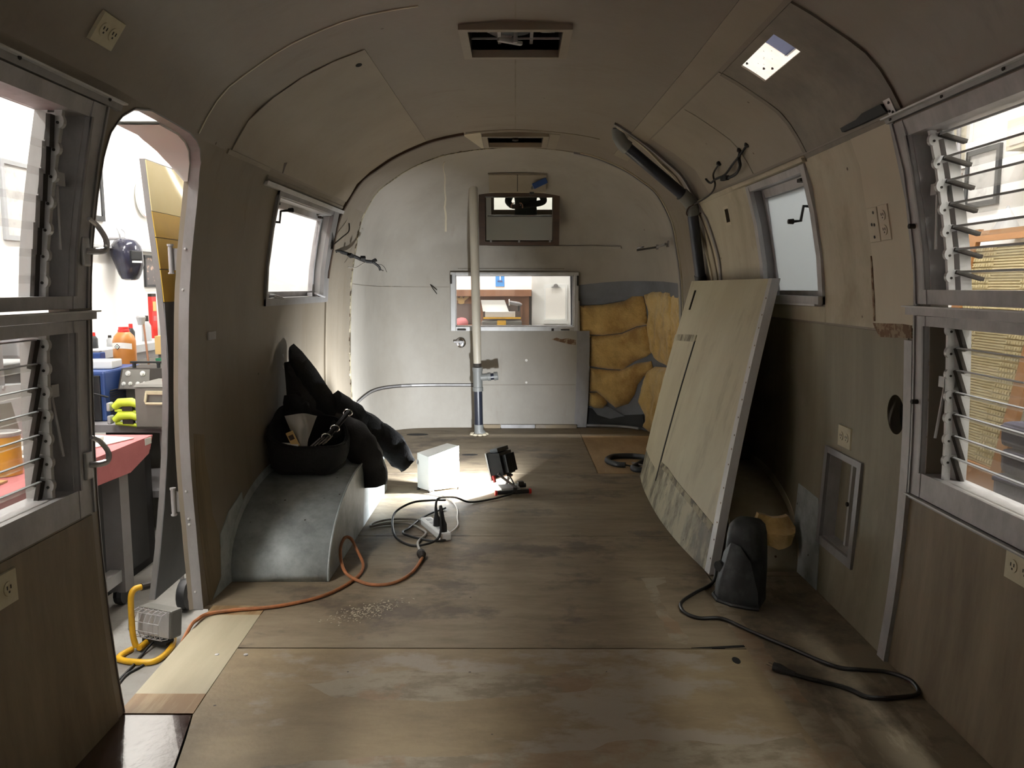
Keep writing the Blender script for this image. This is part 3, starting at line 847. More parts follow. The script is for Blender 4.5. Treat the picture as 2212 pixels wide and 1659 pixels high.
def jalousie(num, side, y0, y1, yc, z0, z1, n, tilt, frame, mid=None, glass='glass_dusty', handle_z=None, slat_top=None, edges=True):
    """louvred window; y1 = far edge of its frame, yc = far end of the glass, rails inside z0..z1"""
    r = sroot('window_%d' % num, W(side, (y0 + y1) / 2, z0))
    fz0, fz1, sw = frame        # outer bottom, outer top, stile width
    m = M['alu_dark']
    f = MB()
    wadd(f, side, y1 - sw, y1, fz0, fz1, -.012, .03, 4)            # far stile
    wadd(f, side, y0, y0 + sw, fz0, fz1, -.012, .03, 4)            # near stile
    wadd(f, side, y0 + sw, y1 - sw, fz0, z0, -.010, .075)          # bottom rail
    wadd(f, side, y0 + sw, y1 - sw, z1, fz1, -.010, .075)          # top rail
    f.build('window_frame', m, r)
    wbox(side, yc + .012, y1 - sw, z0, z1, .045, .075, 4).build('side_channel', M['alu_bright'], r)
    wbox(side, y1 - sw - .004, y1 - sw, z0, z1, .0, .06, 4).build('side_channel', m, r)
    # bright line of the stile and its narrow bead
    wbox(side, y1 - sw, y1 - sw + .008, z0, z1, -.017, -.012, 4).build('bead', M['alu'], r)
    wbox(side, y1 - .012, y1 - .004, fz0, fz1, -.017, -.012, 4).build('bead', M['alu'], r)
    # link bar that carries the clips
    wbox(side, yc + .012, yc + .024, z0, z1, .012, .03, 4).build('link_bar', M['alu_bright'], r)
    pitch = (z1 - z0) / n
    wd = pitch + .018
    first = None
    for i in range(n):
        zt = (slat_top if slat_top else z1 - .012) - i * pitch
        p = W(side, yc, zt, .03)
        a = math.radians(tilt)
        d = Vector((side * math.cos(a), 0, -math.sin(a)))
        nn = Vector((side * math.sin(a), 0, math.cos(a)))
        y_near = y0 + sw + .01
        q = [p + nn * -.003, p + nn * .003]
        g = MB()
        o = Vector((0, y_near - yc, 0))
        g.hexa([q[0], q[0] + d * wd, q[0] + d * wd + o, q[0] + o, q[1], q[1] + d * wd, q[1] + d * wd + o, q[1] + o])
        g.build('glass_slat', M[glass], r)
        # polished edge of the slat
        e = MB()
        e.hexa([q[0] - d * .002, q[0], q[0] + o, q[0] - d * .002 + o, q[1] - d * .002, q[1], q[1] + o, q[1] - d * .002 + o])
        if edges:
            e.build('slat_edge', M['pale_grey'], r)
        if first is None:
            tab = MB()
            pl = []
            for k in range(14):
                t = 2 * PI * k / 14
                pl.append((.012 * math.cos(t), .016 * math.sin(t)))
            c = p + Vector((0, .016, -.012))
            tab.prism(pl, lambda u, v, h: c + Vector((side * (u - .012), h, v)), -.006, .006)
            tab.prism([(-.010, -.004), (.03, .006), (.034, .018), (-.006, .018)], lambda u, v, h: c + Vector((side * u, h, v)), -.005, .004)
            t_o = tab.build('slat_clip', M['alu_bright'], r)
            hl = MB()
            hl.hexa([q[0] - nn * .002 + Vector((0, .010, 0)), q[0] - nn * .002 + d * wd * .92 + Vector((0, .010, 0)), q[0] - nn * .002 + d * wd * .92 + Vector((0, -.008, 0)), q[0] - nn * .002 + Vector((0, -.008, 0)),
                     q[1] + nn * .002 + Vector((0, .010, 0)), q[1] + nn * .002 + d * wd * .92 + Vector((0, .010, 0)), q[1] + nn * .002 + d * wd * .92 + Vector((0, -.008, 0)), q[1] + nn * .002 + Vector((0, -.008, 0))])
            h_o = hl.build('slat_holder', M['slot'], r)
            rv = MB().cyl(c + Vector((side * -.010, -.0075, -.004)), c + Vector((side * -.010, -.006, -.004)), .0035, 8).build('rivet', M['slot'], r)
            first = p
        else:
            dl = p - first
            inst(t_o, 'slat_clip', r, dl)
            inst(h_o, 'slat_holder', r, dl)
            inst(rv, 'rivet', r, dl)
    # operator rod in the channel
    zm = (z0 + z1) / 2
    rod = MB()
    rod.tube([W(side, yc + .04, zm + .05, .02), W(side, yc + .045, zm - .10, .0)], .004, 6)
    rod.box(W(side, yc + .04, zm + .06, .025), (.03, .03, .03))
    rod.build('operator_rod', M['alu_bright'], r)
    if handle_z:
        hb = MB()
        hy = y1 - .03
        hb.box(W(side, hy, handle_z, -.017), (.010, .03, .07), bev=.004)
        hb.build('handle_plate', M['alu_bright'], r)
        hv = MB()
        b = W(side, hy, handle_z + .002, -.02)
        i = Vector((-side, 0, 0))
        hv.tube(crom([b, b + i * .022 + Vector((0, .012, 0)), b + i * .034 + Vector((0, .026, .006)), b + i * .036 + Vector((0, .024, .03)), b + i * .030 + Vector((0, .0, .06)), b + i * .026 + Vector((0, -.03, .075))], 6),
                [.008] * 12 + [.007] * 6 + [.0065] * 6 + [.006] * 6 + [.005] * 1, 8)
        hv.build('lever_handle', M['polished'], r, smooth=True)
    return r

# left wall, upper and lower; right wall, upper and lower
w1 = jalousie(1, -1, .72, 1.985, 1.832, 1.118, 1.535, 7, 84, (1.088, 1.570, .068), glass='glass', handle_z=1.225, edges=False)
w2 = jalousie(2, -1, .72, 1.985, 1.832, .640, 1.030, 7, 76, (.570, 1.058, .068), handle_z=.695)
w3 = jalousie(3, 1, .85, 2.312, 2.165, 1.132, 1.552, 7, 16, (1.092, 1.592, .062))
w4 = jalousie(4, 1, .85, 2.318, 2.165, .606, 1.030, 7, 70, (.535, 1.058, .062), slat_top=1.035)
# rails that run across the pairs of windows
def rail(side, y0, y1, z0, z1, o, name, m, wall):
    wbox(side, y0, y1, z0, z1, -o, -.003).build(name, M[m], wall)
    wbox(side, y0, y1, z1 - .004, z1, -o - .012, -o + .002).build('rail_lip', M['alu_bright'], wall)
rail(-1, .72, 2.015, 1.060, 1.082, .018, 'window_rail', 'alu_dark', wl)
rail(-1, .72, 2.045, 1.574, 1.592, .014, 'drip_rail', 'alu', wl)
rail(1, .85, 2.355, 1.060, 1.086, .020, 'window_rail', 'alu_dark', wr)
rail(1, .85, 2.335, 1.598, 1.612, .014, 'drip_rail', 'alu', wr)
rail(1, .85, 2.325, .518, .532, .010, 'window_rail', 'alu', wr)
# trim that covers the near stile of the right pair
wbox(1, 2.312, 2.332, .53, 1.6, -.006, 0, 5).build('stile_trim', M['alu'], wr)
for y, z in ((2.29, .81), (2.285, 1.31)):
    MB().tube([W(1, y, z, -.012), W(1, y, z, -.03)], .007, 8).build('catch', M['slot'], wr)
# small screws along the two drip rails
for side, wall, ys in ((-1, wl, (1.62, 1.97)), (1, wr, (1.78, 2.03, 2.30))):
    for y in ys:
        MB().lathe([(.005, -.001), (.005, .001), (.003, .003)], W(side, y, 1.586 if side < 0 else 1.605, -.016), 8, 'X').build('screw', M['slot'], wall)

# left hinged window with its crank
w5 = sroot('window_5', W(-1, 4.05, 1.08))
f = MB()
wadd(f, -1, 4.50, 4.605, 1.055, 1.565, -.010, .012, 3)
wadd(f, -1, 3.545, 3.565, 1.055, 1.565, -.010, .012, 3)
wadd(f, -1, 3.545, 4.605, 1.055, 1.088, -.010, .012)
wadd(f, -1, 3.545, 4.605, 1.538, 1.565, -.010, .012)
f.build('window_frame', M['alu'], w5)
f = MB()
wadd(f, -1, 3.56, 4.52, 1.085, 1.118, .05, .075)
wadd(f, -1, 3.56, 4.52, 1.505, 1.540, .05, .075)
wadd(f, -1, 3.56, 3.585, 1.085, 1.54, .05, .075, 3)
wadd(f, -1, 4.485, 4.52, 1.085, 1.54, .05, .075, 3)
f.build('sash', M['alu_dark'], w5)
f = MB()
wadd(f, -1, 3.562, 3.567, 1.088, 1.537, .0, .052, 3); wadd(f, -1, 4.512, 4.518, 1.088, 1.537, .0, .052, 3)
wadd(f, -1, 3.562, 4.518, 1.087, 1.091, .0, .052); wadd(f, -1, 3.562, 4.518, 1.533, 1.538, .0, .052)
f.build('reveal', M['alu_bright'], w5)
wbox(-1, 3.585, 4.485, 1.118, 1.505, .06, .064).build('glass_pane', M['glass'], w5)
p = W(-1, 3.575, 1.430, .04)
c = MB().tube([p + Vector((0, .0, 0)), p + Vector((.055, .03, -.004)), p + Vector((.060, .034, .045)), p + Vector((.095, .05, .05))], .006, 8)
c.lathe([(.003, -.012), (.009, -.01), (.011, .01), (.006, .014)], p + Vector((.10, .052, .051)), 10, 'X')
c.build('crank_handle', M['black'], w5)
for y in (3.66, 4.40):
    p = W(-1, y, 1.10, .03)
    c = MB().box(p, (.03, .07, .02)); c.tube([p, p + Vector((.03, .02, .0)), p + Vector((.05, .10, -.014))], [.010, .008, .006], 8)
    c.build('latch', M['alu_dark'], w5)
    p = W(-1, y, 1.515, .03)
    MB().box(p, (.02, .05, .012), bev=.003).build('latch', M['slot'], w5)
wbox(-1, 3.35, 4.68, 1.558, 1.575, -.018, -.002).build('drip_rail', M['alu_bright'], w5)
p = W(-1, 4.56, 1.40, 0)
MB().tube(crom([p + Vector((.012, -.03, .05)), p + Vector((.016, .0, .0)), p + Vector((.014, -.02, -.05))], 6), .008, 8).build('latch', M['slot'], w5)

# right hinged window, frosted, standing a little open
w6 = sroot('window_6', W(1, 3.35, 1.10))
f = MB()
wadd(f, 1, 3.66, 3.70, 1.075, 1.59, -.008, .012, 3)
wadd(f, 1, 3.005, 3.045, 1.075, 1.59, -.012, .012, 3)
wadd(f, 1, 3.005, 3.70, 1.565, 1.59, -.008, .012)
wadd(f, 1, 3.005, 3.70, 1.075, 1.105, -.030, .012)
f.build('window_frame', M['alu_dark'], w6)
f = MB()
wadd(f, 1, 3.663, 3.668, 1.102, 1.572, 0, .075, 3); wadd(f, 1, 3.042, 3.046, 1.102, 1.572, 0, .075, 3); wadd(f, 1, 3.042, 3.668, 1.569, 1.574, 0, .075); wadd(f, 1, 3.042, 3.668, 1.101, 1.105, 0, .075)
f.build('reveal', M['steel_grey'], w6)
f = MB()
wadd(f, 1, 3.05, 3.66, 1.535, 1.57, .045, .07); wadd(f, 1, 3.05, 3.66, 1.105, 1.125, .055, .085)
wadd(f, 1, 3.055, 3.085, 1.105, 1.57, .045, .07, 3); wadd(f, 1, 3.64, 3.66, 1.105, 1.57, .045, .07, 3)
f.build('sash', M['alu_dark'], w6)
wbox(1, 3.085, 3.64, 1.125, 1.535, .056, .061).build('glass_pane', M['frost'], w6)
wbox(1, 3.03, 3.68, 1.068, 1.076, -.034, -.004).build('sill_lip', M['alu_bright'], w6)
p = W(1, 3.075, 1.44, .03)
c = MB().tube([p, p + Vector((-.05, .0, .004)), p + Vector((-.055, .01, -.05)), p + Vector((-.085, .02, -.052))], .006, 8)
c.lathe([(.003, -.012), (.009, -.01), (.011, .01), (.006, .014)], p + Vector((-.09, .02, -.052)), 10, 'X')
c.build('crank_handle', M['black'], w6)
MB().box(W(1, 3.16, 1.55, .03), (.03, .04, .014), bev=.003).build('latch', M['slot'], w6)
wbox(1, 2.98, 3.83, 1.594, 1.606, -.022, -.002).build('drip_rail', M['cream_old'], w6)

# rear window
w7 = sroot('window_7', (0, 6.42, .79))
YR = 6.42
f = MB()
for x0, x1, z0, z1 in ((-.518, -.478, .79, 1.257), (.470, .505, .79, 1.257), (-.478, .470, 1.232, 1.257), (-.478, .470, .79, .824)):
    f.box(((x0 + x1) / 2, YR - .012, (z0 + z1) / 2), (x1 - x0, .03, z1 - z0), bev=.004)
f.build('window_frame', M['alu_bright'], w7)
f = MB()
for x0, x1, z0, z1 in ((-.488, -.474, .81, 1.25), (.462, .478, .81, 1.25), (-.48, .47, 1.226, 1.246), (-.48, .47, .812, .832)):
    f.bar((x0, YR + .0, z0), (x1, YR + .05, z1))
f.build('sash', M['alu_dark'], w7)
MB().bar((-.475, YR + .028, .831), (.463, YR + .032, 1.227)).build('glass_pane', M['glass'], w7)
for x, z, d in ((-.43, .80, (.07, .02, .012)), (.40, .80, (.07, .015, .010)), (-.51, 1.20, (.014, .02, .07)), (.497, 1.19, (.014, .02, .08)), (.30, .80, (.02, .015, .02))):
    MB().box((x, YR - .034, z), d, bev=.003).build('latch', M['slot'], w7)

# door: the metal lining of the opening and the open leaf with its hinges
dr = sroot('door_1', W(-1, 2.75, 0))
dp = DOOR[:]
vs, fs = [], []
dd = []
for i in range(len(dp)):
    a, b = dp[i], dp[(i + 1) % len(dp)]
    if i == len(dp) - 1:
        break
    for k in range(4):
        dd.append((a[0] + (b[0] - a[0]) * k / 4, a[1] + (b[1] - a[1]) * k / 4))
dd.append(dp[-1])
dd = [(y, max(z, 0.0)) for y, z in dd]
cy, cz = 2.39, .85
for y, z in dd:
    for k, off in ((0, -.003), (0, .032), (1, .032), (1, -.003)):
        n2 = Vector((cy - y, (1.25 - z) if z > 1.25 else 0)).normalized() * (.004 if k else 0)
        q = W(-1, y + n2.x, z + n2.y, off)
        vs.append(q)
for i in range(len(dd) - 1):
    for k in range(4):
        fs.append((i * 4 + k, i * 4 + (k + 1) % 4, i * 4 + 4 + (k + 1) % 4, i * 4 + 4 + k))
MB().add(vs, fs).build('door_lining', M['alu'], dr, smooth=True)
# white inner lining high up on the arch
arc = [q for q in dd if q[1] > 1.49 and q[0] > 2.36]
vs, fs = [], []
for y, z in arc:
    n2 = Vector((cy - y, 1.25 - z)).normalized() * .010
    wd_ = .036 + .12 * max(0, min(1, (z - 1.49) / .12))
    for k, off in ((0, .032), (0, wd_), (1, wd_), (1, .032)):
        vs.append(W(-1, y + n2.x * k, z + n2.y * k, off))
for i in range(len(arc) - 1):
    for k in range(4):
        fs.append((i * 4 + k, i * 4 + (k + 1) % 4, i * 4 + 4 + (k + 1) % 4, i * 4 + 4 + k))
MB().add(vs, fs).build('arch_hood', M['white'], dr, smooth=True)
for z in (.30, .42, .30 + .02, 1.13, 1.27, .06):
    y = float(np.interp(z, [0, .137, .287, .5, .718, 1.04, 1.18, 1.40], [2.722, 2.742, 2.755, 2.758, 2.762, 2.772, 2.78, 2.766]))
    MB().lathe([(.005, -.0045), (.0045, -.007), (.002, -.008)], W(-1, y - .0, z, .02), 8, 'Y').build('rivet', M['alu_bright'], dr)
# leaf folded back outside: its own bend is the mirror image of the wall's
LX = [(0, -1.318), (.169, -1.290), (.376, -1.262), (.597, -1.239), (.847, -1.223), (1.043, -1.224), (1.236, -1.236), (1.441, -1.257), (1.581, -1.265)]
lz = [q[0] for q in LX]; lx = [q[1] - .006 for q in LX]
def leaf(y, z, off):
    return Vector((float(np.interp(z, lz, lx)) + off, y, z))
sheet('door_leaf', leaf, [(2.80, 0.0), (3.45, 0.0), (3.45, 1.40), (3.36, 1.52), (3.2, 1.575), (2.80, 1.578)], [], .2, .08, -.020, .0, M['alu'], dr)
for z0, z1, mm in ((0.0, 1.085, 'skin_shade'), (1.088, 1.20, 'yellow_skin'), (1.203, 1.31, 'yellow_skin'), (1.313, 1.40, 'yellow_skin')):  # lowest band coloured dark for the shaded gap behind the leaf
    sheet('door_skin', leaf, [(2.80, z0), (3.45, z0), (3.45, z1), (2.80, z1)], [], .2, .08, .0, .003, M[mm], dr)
sheet('door_skin', leaf, [(2.80, 1.402), (3.45, 1.402), (3.36, 1.52), (3.2, 1.57), (2.80, 1.574)], [], .2, .08, .0, .003, M['glare_skin'], dr)  # top band coloured pale as glare on the yellow skin
for z in (1.235, .375):
    h = MB()
    xj = -1.15 if z < 1 else -1.115
    yj = 2.79
    h.box((xj - .058, yj - .006, z), (.055, .006, .075))
    h.build('hinge_leaf', M['alu'], dr)
    h = MB().cyl((xj - .075, yj - .012, z - .045), (xj - .075, yj - .012, z + .045), .008, 10)
    h.cyl((xj - .075, yj - .012, z + .045), (xj - .075, yj - .012, z + .052), .011, 10)
    h.cyl((xj - .075, yj - .012, z - .05), (xj - .075, yj - .012, z - .045), .011, 10)
    h.build('hinge_pin', M['alu_dark'], dr)
# door latch on the leaf
h = MB().box((-1.19, 2.95, 1.33), (.03, .09, .05), bev=.008)
h.tube([(-1.175, 2.93, 1.325), (-1.155, 2.93, 1.31), (-1.155, 2.90, 1.29)], [.014, .016, .010], 10)
h.build('door_latch', M['white_plastic'], dr)
# roof vents
def vent(num_y, y0, y1, deep, fan):
    v = root('roof_vent', 'square roof vent with a white frame round a dark fan' if fan else 'smaller-looking roof vent with a white frame, at the rear dome', 'vent', (0, (y0 + y1) / 2, 2.02))
    f = MB()
    for x0, x1, a, b in ((-.196, -.165, y0 - .018, y1 + .018), (.165, .196, y0 - .018, y1 + .018), (-.165, .165, y0 - .018, y0 + .008), (-.165, .165, y1 - .008, y1 + .018)):
        zf = 2.017
        f.bar((x0, a, zf - .006), (x1, b, zf + .022))
    f.build('vent_frame', M['panel'], v)
    f = MB()
    for x0, x1, a, b in ((-.172, -.165, y0, y1), (.165, .172, y0, y1), (-.165, .165, y0 - .006, y0), (-.165, .165, y1, y1 + .006)):
        f.bar((x0, a, 2.03), (x1, b, 2.03 + deep))
    f.build('vent_collar', M['black'], v)
    MB().bar((-.18, y0 - .01, 2.03 + deep), (.18, y1 + .01, 2.045 + deep)).build('vent_lid', M['black'] if fan else M['brown_wood'], v)
    cy = (y0 + y1) / 2
    if fan:
        for s in (-1, 1):
            b = MB().tube([(s * .15, y0 + .02, 2.05), (s * .145, y1 - .05, 2.10)], .010, 6)
            b.build('lid_arm', M['white_plastic'], v)
        MB().lathe([(.02, 0), (.055, .005), (.06, .04), (.04, .05)], (0, cy, 2.055), 20).build('fan_motor', M['dusty_black'], v, smooth=True)
        b = MB()
        for s in (-.06, .06):
            b.bar((s - .006, y0, 2.062), (s + .006, y1, 2.07))
        b.bar((-.165, cy + .09, 2.06), (.165, cy + .096, 2.066))
        b.build('fan_bracket', M['alu_dark'], v)
        for k in range(4):
            a = k * PI / 2 + .5
            d = Vector((math.cos(a), math.sin(a), 0)); n = Vector((-d.y, d.x, 0))
            c = Vector((0, cy, 2.075))
            b = MB().hexa([c + d * .05 - n * .02 + Vector((0, 0, -.01)), c + d * .14 - n * .045 + Vector((0, 0, -.012)), c + d * .14 + n * .045 + Vector((0, 0, .012)), c + d * .05 + n * .02 + Vector((0, 0, .01)),
                           c + d * .05 - n * .02 + Vector((0, 0, -.007)), c + d * .14 - n * .045 + Vector((0, 0, -.009)), c + d * .14 + n * .045 + Vector((0, 0, .015)), c + d * .05 + n * .02 + Vector((0, 0, .013))])
            b.build('fan_blade', M['alu'], v)
        b = MB().tube([(.0, cy - .02, 2.05), (.0, cy - .02, 2.015)], .008, 8)
        b.box((-.02, cy - .01, 2.022), (.10, .018, .014), rz=.55, bev=.004)
        b.build('crank_knob', M['alu_bright'], v)
    else:
        MB().lathe([(.012, 0), (.02, .004), (.018, .02)], (0, cy, 2.02), 14).build('crank_knob', M['slot'], v)
        MB().bar((-.165, cy - .01, 2.038), (.165, cy + .01, 2.046)).build('lid_arm', M['slot'], v)
vent(1, 2.86, 3.18, .09, True)
vent(2, 4.81, 5.15, .05, False)
# opening in the roof curve: white spattered cover lying on the skin, leaving a corner open to the blue beyond
hc = root('hatch_cover', 'white speckled plate seen through the bright opening in the roof curve', 'cover', on_shell(2.63, ZP(1.86), .06))
SA, SB = ZP(1.886), ZP(1.836)
M['speck_cover'] = mat('spattered_white_cover', rgb(250, 248, 246), 0.6, col2=rgb(246, 232, 226), nscale=(6, 6, 6), namt=0.6, specks=(60, 0.16, rgb(150, 146, 140)))
for nd in [n for n in M['speck_cover'].node_tree.nodes if n.type == 'BSDF_PRINCIPLED']:
    nt_ = M['speck_cover'].node_tree
    tl_ = nt_.nodes.new('ShaderNodeBsdfTranslucent'); mx_ = nt_.nodes.new('ShaderNodeMixShader'); mx_.inputs[0].default_value = .8
    nt_.links.new(nd.inputs['Base Color'].links[0].from_socket, tl_.inputs[0])
    nt_.links.new(nd.outputs[0], mx_.inputs[1]); nt_.links.new(tl_.outputs[0], mx_.inputs[2])
    nt_.links.new(mx_.outputs[0], [n for n in nt_.nodes if n.type == 'OUTPUT_MATERIAL'][0].inputs[0])
sheet('plate', fc, [(2.40, SA - .05), (2.40, SB + .07), (2.95, SB + .07), (2.95, SA - .05), (2.59, SA - .05), (2.59, SB - .010), (2.44, SB - .010), (2.44, SA - .05)], [], .1, .05, .012, .014, M['speck_cover'], hc)
for y, s in ((2.80, SA + .012), (2.76, SB - .03), (2.72, SB - .012)):
    MB().lathe([(.004, -.003), (.004, .003)], on_shell(y, s, .010), 8).build('bolt', M['slot'], hc)

# ================================================================== THINGS INSIDE THE TRAILER
def wall_basis(side, y, z):
    """origin, along-wall (+y), up, inward on a side wall"""
    n = shell_n(y, s_of_z(z)) if side < 0 else shell_n(y, 2 * SMAX - s_of_z(z))
    up = Vector((0, 0, 1)) - n * n.z
    up.normalize()
    return W(side, y, z), Vector((0, 1, 0)), up, -n

def outlet(side, y, z, w, h, label, kind, group=None, cover='ivory', turn=False, parts=True):
    o, e1, up, inn = wall_basis(side, y, z)
    P = lambda u, v, d: o + e1 * u + up * v + inn * d
    r = root('outlet_plate' if kind != 'switch' else 'switch_plate', label, 'outlet' if kind != 'switch' else 'switch', o, group)
    mb = MB()
    q = [(-w / 2, -h / 2), (w / 2, -h / 2), (w / 2, h / 2), (-w / 2, h / 2)]
    mb.hexa([P(u, v, .001) for u, v in q] + [P(u * .94, v * .95, .008) for u, v in q])
    mb.build('plate', M[cover], r)
    if kind == 'outlet':
        for s in (-1, 1):
            c = (0, s * h * .2) if h >= w else (s * w * .2, 0)
            pl = [(c[0] + .016 * math.cos(t), c[1] + .016 * math.sin(t)) for t in np.linspace(0, 2 * PI, 16, endpoint=False)]
            MB().prism(pl, lambda a, b, d: P(a, b, d), .007, .0105).build('socket', M[cover], r)
            sl = MB()
            for a, b, x, yv in ((-.006, .003, .0016, .004), (.006, .003, .0016, .004), (0, -.007, .0022, .0022)):
                sl.hexa([P(c[0] + a + i * x, c[1] + b + j * yv, .0102) for i, j in ((-1, -1), (1, -1), (1, 1), (-1, 1))] + [P(c[0] + a + i * x, c[1] + b + j * yv, .0112) for i, j in ((-1, -1), (1, -1), (1, 1), (-1, 1))])
            sl.build('slots', M['slot'], r)
    else:
        for a, b in ((-.012, .038), (-.010, .0), (.008, .002), (0, -.038)):
            pl = [(a + .005 * math.cos(t), b + .005 * math.sin(t)) for t in np.linspace(0, 2 * PI, 12, endpoint=False)]
            MB().prism(pl, lambda x, yv, d: P(x, yv, d), .0075, .009).build('screw_hole', M['slot'], r)
    return r
outlet(-1, 1.864, 1.712, .098, .072, 'ivory outlet plate alone on the dark curve of the roof above the louvred windows', 'outlet', cover='ivory')
outlet(-1, 1.603, .502, .115, .075, 'ivory outlet plate low on the brown panel under the left louvred windows', 'outlet')
outlet(1, 1.790, .488, .115, .075, 'ivory outlet plate low on the brown panel under the right louvred windows', 'outlet')
outlet(1, 2.805, .608, .112, .078, 'dirty ivory outlet plate above the small framed hatch', 'outlet')
outlet(1, 2.476, 1.337, .066, .112, 'cream outlet plate beside the screw-holed plate on the cream wall', 'outlet', cover='cream')
outlet(1, 2.552, 1.335, .074, .112, 'cream plate with four bare screw holes on the cream wall', 'switch', cover='cream')
# bare bracket of a lost socket on the left wall
r = root('wall_bracket', 'small empty metal bracket on the wall above the wheel arch', 'bracket', W(-1, 2.97, .96))
wbox(-1, 2.935, 3.005, .945, .975, -.004, 0).build('plate', M['alu_dark'], r)
for y in (2.945, 2.995):
    MB().lathe([(.005, -.006), (.005, 0)], W(-1, y, .960, -.001), 8, 'X').build('screw_hole', M['slot'], r)

# small framed hatch low on the right wall
r = root('access_hatch', 'small recessed hatch in an aluminium frame, low on the right wall', 'hatch', W(1, 2.80, .19))
f = MB()
for y0, y1, z0, z1 in ((2.645, 2.676, .175, .548), (2.934, 2.962, .175, .548), (2.676, 2.934, .175, .205), (2.676, 2.934, .525, .548)):
    wadd(f, 1, y0, y1, z0, z1, -.012, .002)
f.build('hatch_frame', M['alu'], r)
f = MB()
for y0, y1, z0, z1 in ((2.672, 2.678, .20, .53), (2.932, 2.938, .20, .53), (2.672, 2.938, .2, .207), (2.672, 2.938, .523, .53)):
    wadd(f, 1, y0, y1, z0, z1, 0, .06)
f.build('hatch_reveal', M['alu_dark'], r)
wbox(1, 2.68, 2.932, .207, .523, .045, .05).build('hatch_door', M['lower'], r)
wbox(1, 2.80, 2.815, .207, .523, .03, .046).build('slide_rail', M['alu_bright'], r)
wbox(1, 2.815, 2.825, .207, .523, .034, .046).build('slide_gap', M['void'], r)
MB().lathe([(.004, -.01), (.008, -.008), (.008, .004)], W(1, 2.81, .36, .03), 10, 'X').build('catch', M['slot'], r)

# dark foam strip and holed metal plate at the eave
r = root('foam_strip', 'charred dark foam strip stuck at the eave beside the right louvred window', 'strip', W(1, 2.45, 1.62))
mb = MB()
q = [(2.30, 1.624), (2.31, 1.648), (2.43, 1.648), (2.48, 1.640), (2.60, 1.638), (2.60, 1.626), (2.47, 1.624)]
mb.prism(q, lambda y, z, d: W(1, y, z, -d), .002, .018)
mb.build('strip', M['tar'], r)
r = root('mounting_plate', 'small bright plate with screw holes beside the dark foam strip', 'plate', W(1, 2.285, 1.61))
wbox(1, 2.265, 2.305, 1.60, 1.655, -.010, -.004).build('plate', M['alu_bright'], r)
for y, z in ((2.278, 1.645), (2.292, 1.625), (2.278, 1.620)):
    MB().lathe([(.004, -.003), (.004, .0)], W(1, y, z, -.0102), 8, 'X').build('screw_hole', M['slot'], r)

# wheel arches
def arch_box(side, y0, y1, xin, h, a, label, m, xwall):
    r = root('wheel_arch', label, 'wheel arch', (side * (xin + .18), (y0 + y1) / 2, 0))
    prof = []
    for k in range(19):
        t = PI / 2 * k / 18
        prof.append((y0 + a - a * math.cos(t), h * math.sin(t)))
    for k in range(19):
        t = PI / 2 * k / 18
        prof.append((y1 - a * .35 + a * .35 * math.sin(t), h * math.cos(t)))
    mb = MB()
    mb.prism(prof, lambda y, z, x: Vector((side * x, y, z + .0005)) if x < 1 else W(side, y, max(z, 0), -.001) + Vector((0, 0, .0005)), xin, xwall)
    o = mb.build('housing', m, r)
    for p in o.data.polygons:
        p.use_smooth = len(p.vertices) == 4
    # rolled seam along the inner edge
    q = [(y, z) for y, z in prof[:30]]
    MB().tube([(side * (xin + .002), y, z + .004) for y, z in prof], .0045, 6).build('edge_seam', m, r)
    # flange on the wall above the box
    fl_ = MB()
    fl_.prism([(y, z + (.0 if i in (0,) else .035)) for i, (y, z) in enumerate(prof)] + [(y, z - .005) for y, z in prof[::-1]], lambda y, z, o: W(side, y, max(z, .0), -o), .001, .006)
    fl_.build('flange', m, r)
    return r
arch_box(-1, 2.982, 4.385, .726, .303, .66, 'grey galvanised wheel arch under the black jacket and tool bag', M['galv'], 1.19)
arch_box(1, 3.10, 4.45, .885, .30, .64, 'shadowed wheel arch behind the leaning panel', M['cream_old'], 1.21)
# strip of torn insulation on the right arch's face
r = root('insulation_scrap', 'scrap of yellow insulation stuck to the shadowed wheel arch', 'insulation', (1.06, 3.10, .14))
sheet('scrap', lambda y, z, o: Vector((y, 3.105 + .02 * (z > .17) - o * 1.0 - .01 * math.sin(y * 60) + max(0, z - .12) * .28, z)), [(.97, .13), (1.05, .10), (1.10, .12), (1.13, .18), (1.10, .225), (1.04, .215), (.98, .235), (.955, .18)], [], .02, .02, .0, .03, M['insul'], r)

# leaning wall panel: ruled between its curved foot on the floor and its straight head on the wall
FOOT = [(.757, 4.718), (.728, 4.40), (.714, 4.00), (.716, 3.70), (.738, 3.36), (.775, 3.058)]
HEAD = [(1.040, 4.735), (1.046, 4.44), (1.052, 4.15), (1.058, 3.87), (1.063, 3.60), (1.068, 3.335)]
fp = crom([(x, y, 0) for x, y in FOOT], 6); hp = crom([(x, y, 1.172) for x, y in HEAD], 6)
def lean(u, v, off=0.0):
    i = u * (len(fp) - 1); k = min(int(i), len(fp) - 2); t = i - k
    a = fp[k].lerp(fp[k + 1], t); b = hp[k].lerp(hp[k + 1], t)
    p = a.lerp(b, v)
    p = p + Vector((-.012 * math.sin(PI * v), 0, 0))
    return p + Vector((off, 0, -off * .3)) + Vector((0, 0, .003))
pn = root('loose_wall_panel', 'loose cream wall panel with a mouldy foot, leaning on the right wall', 'panel', (.76, 3.9, 0))
M['lean'] = mat('mouldy_panel', rgb(200, 194, 168), 0.5, col2=rgb(180, 171, 143), nscale=(2, 2, 1.2), namt=0.7, col3=rgb(132, 120, 94), n3=(5, 5, 1.2), n3amt=0.5, n3lo=0.55, specks=(9, 0.04, rgb(92, 80, 60)), bump=0.04)
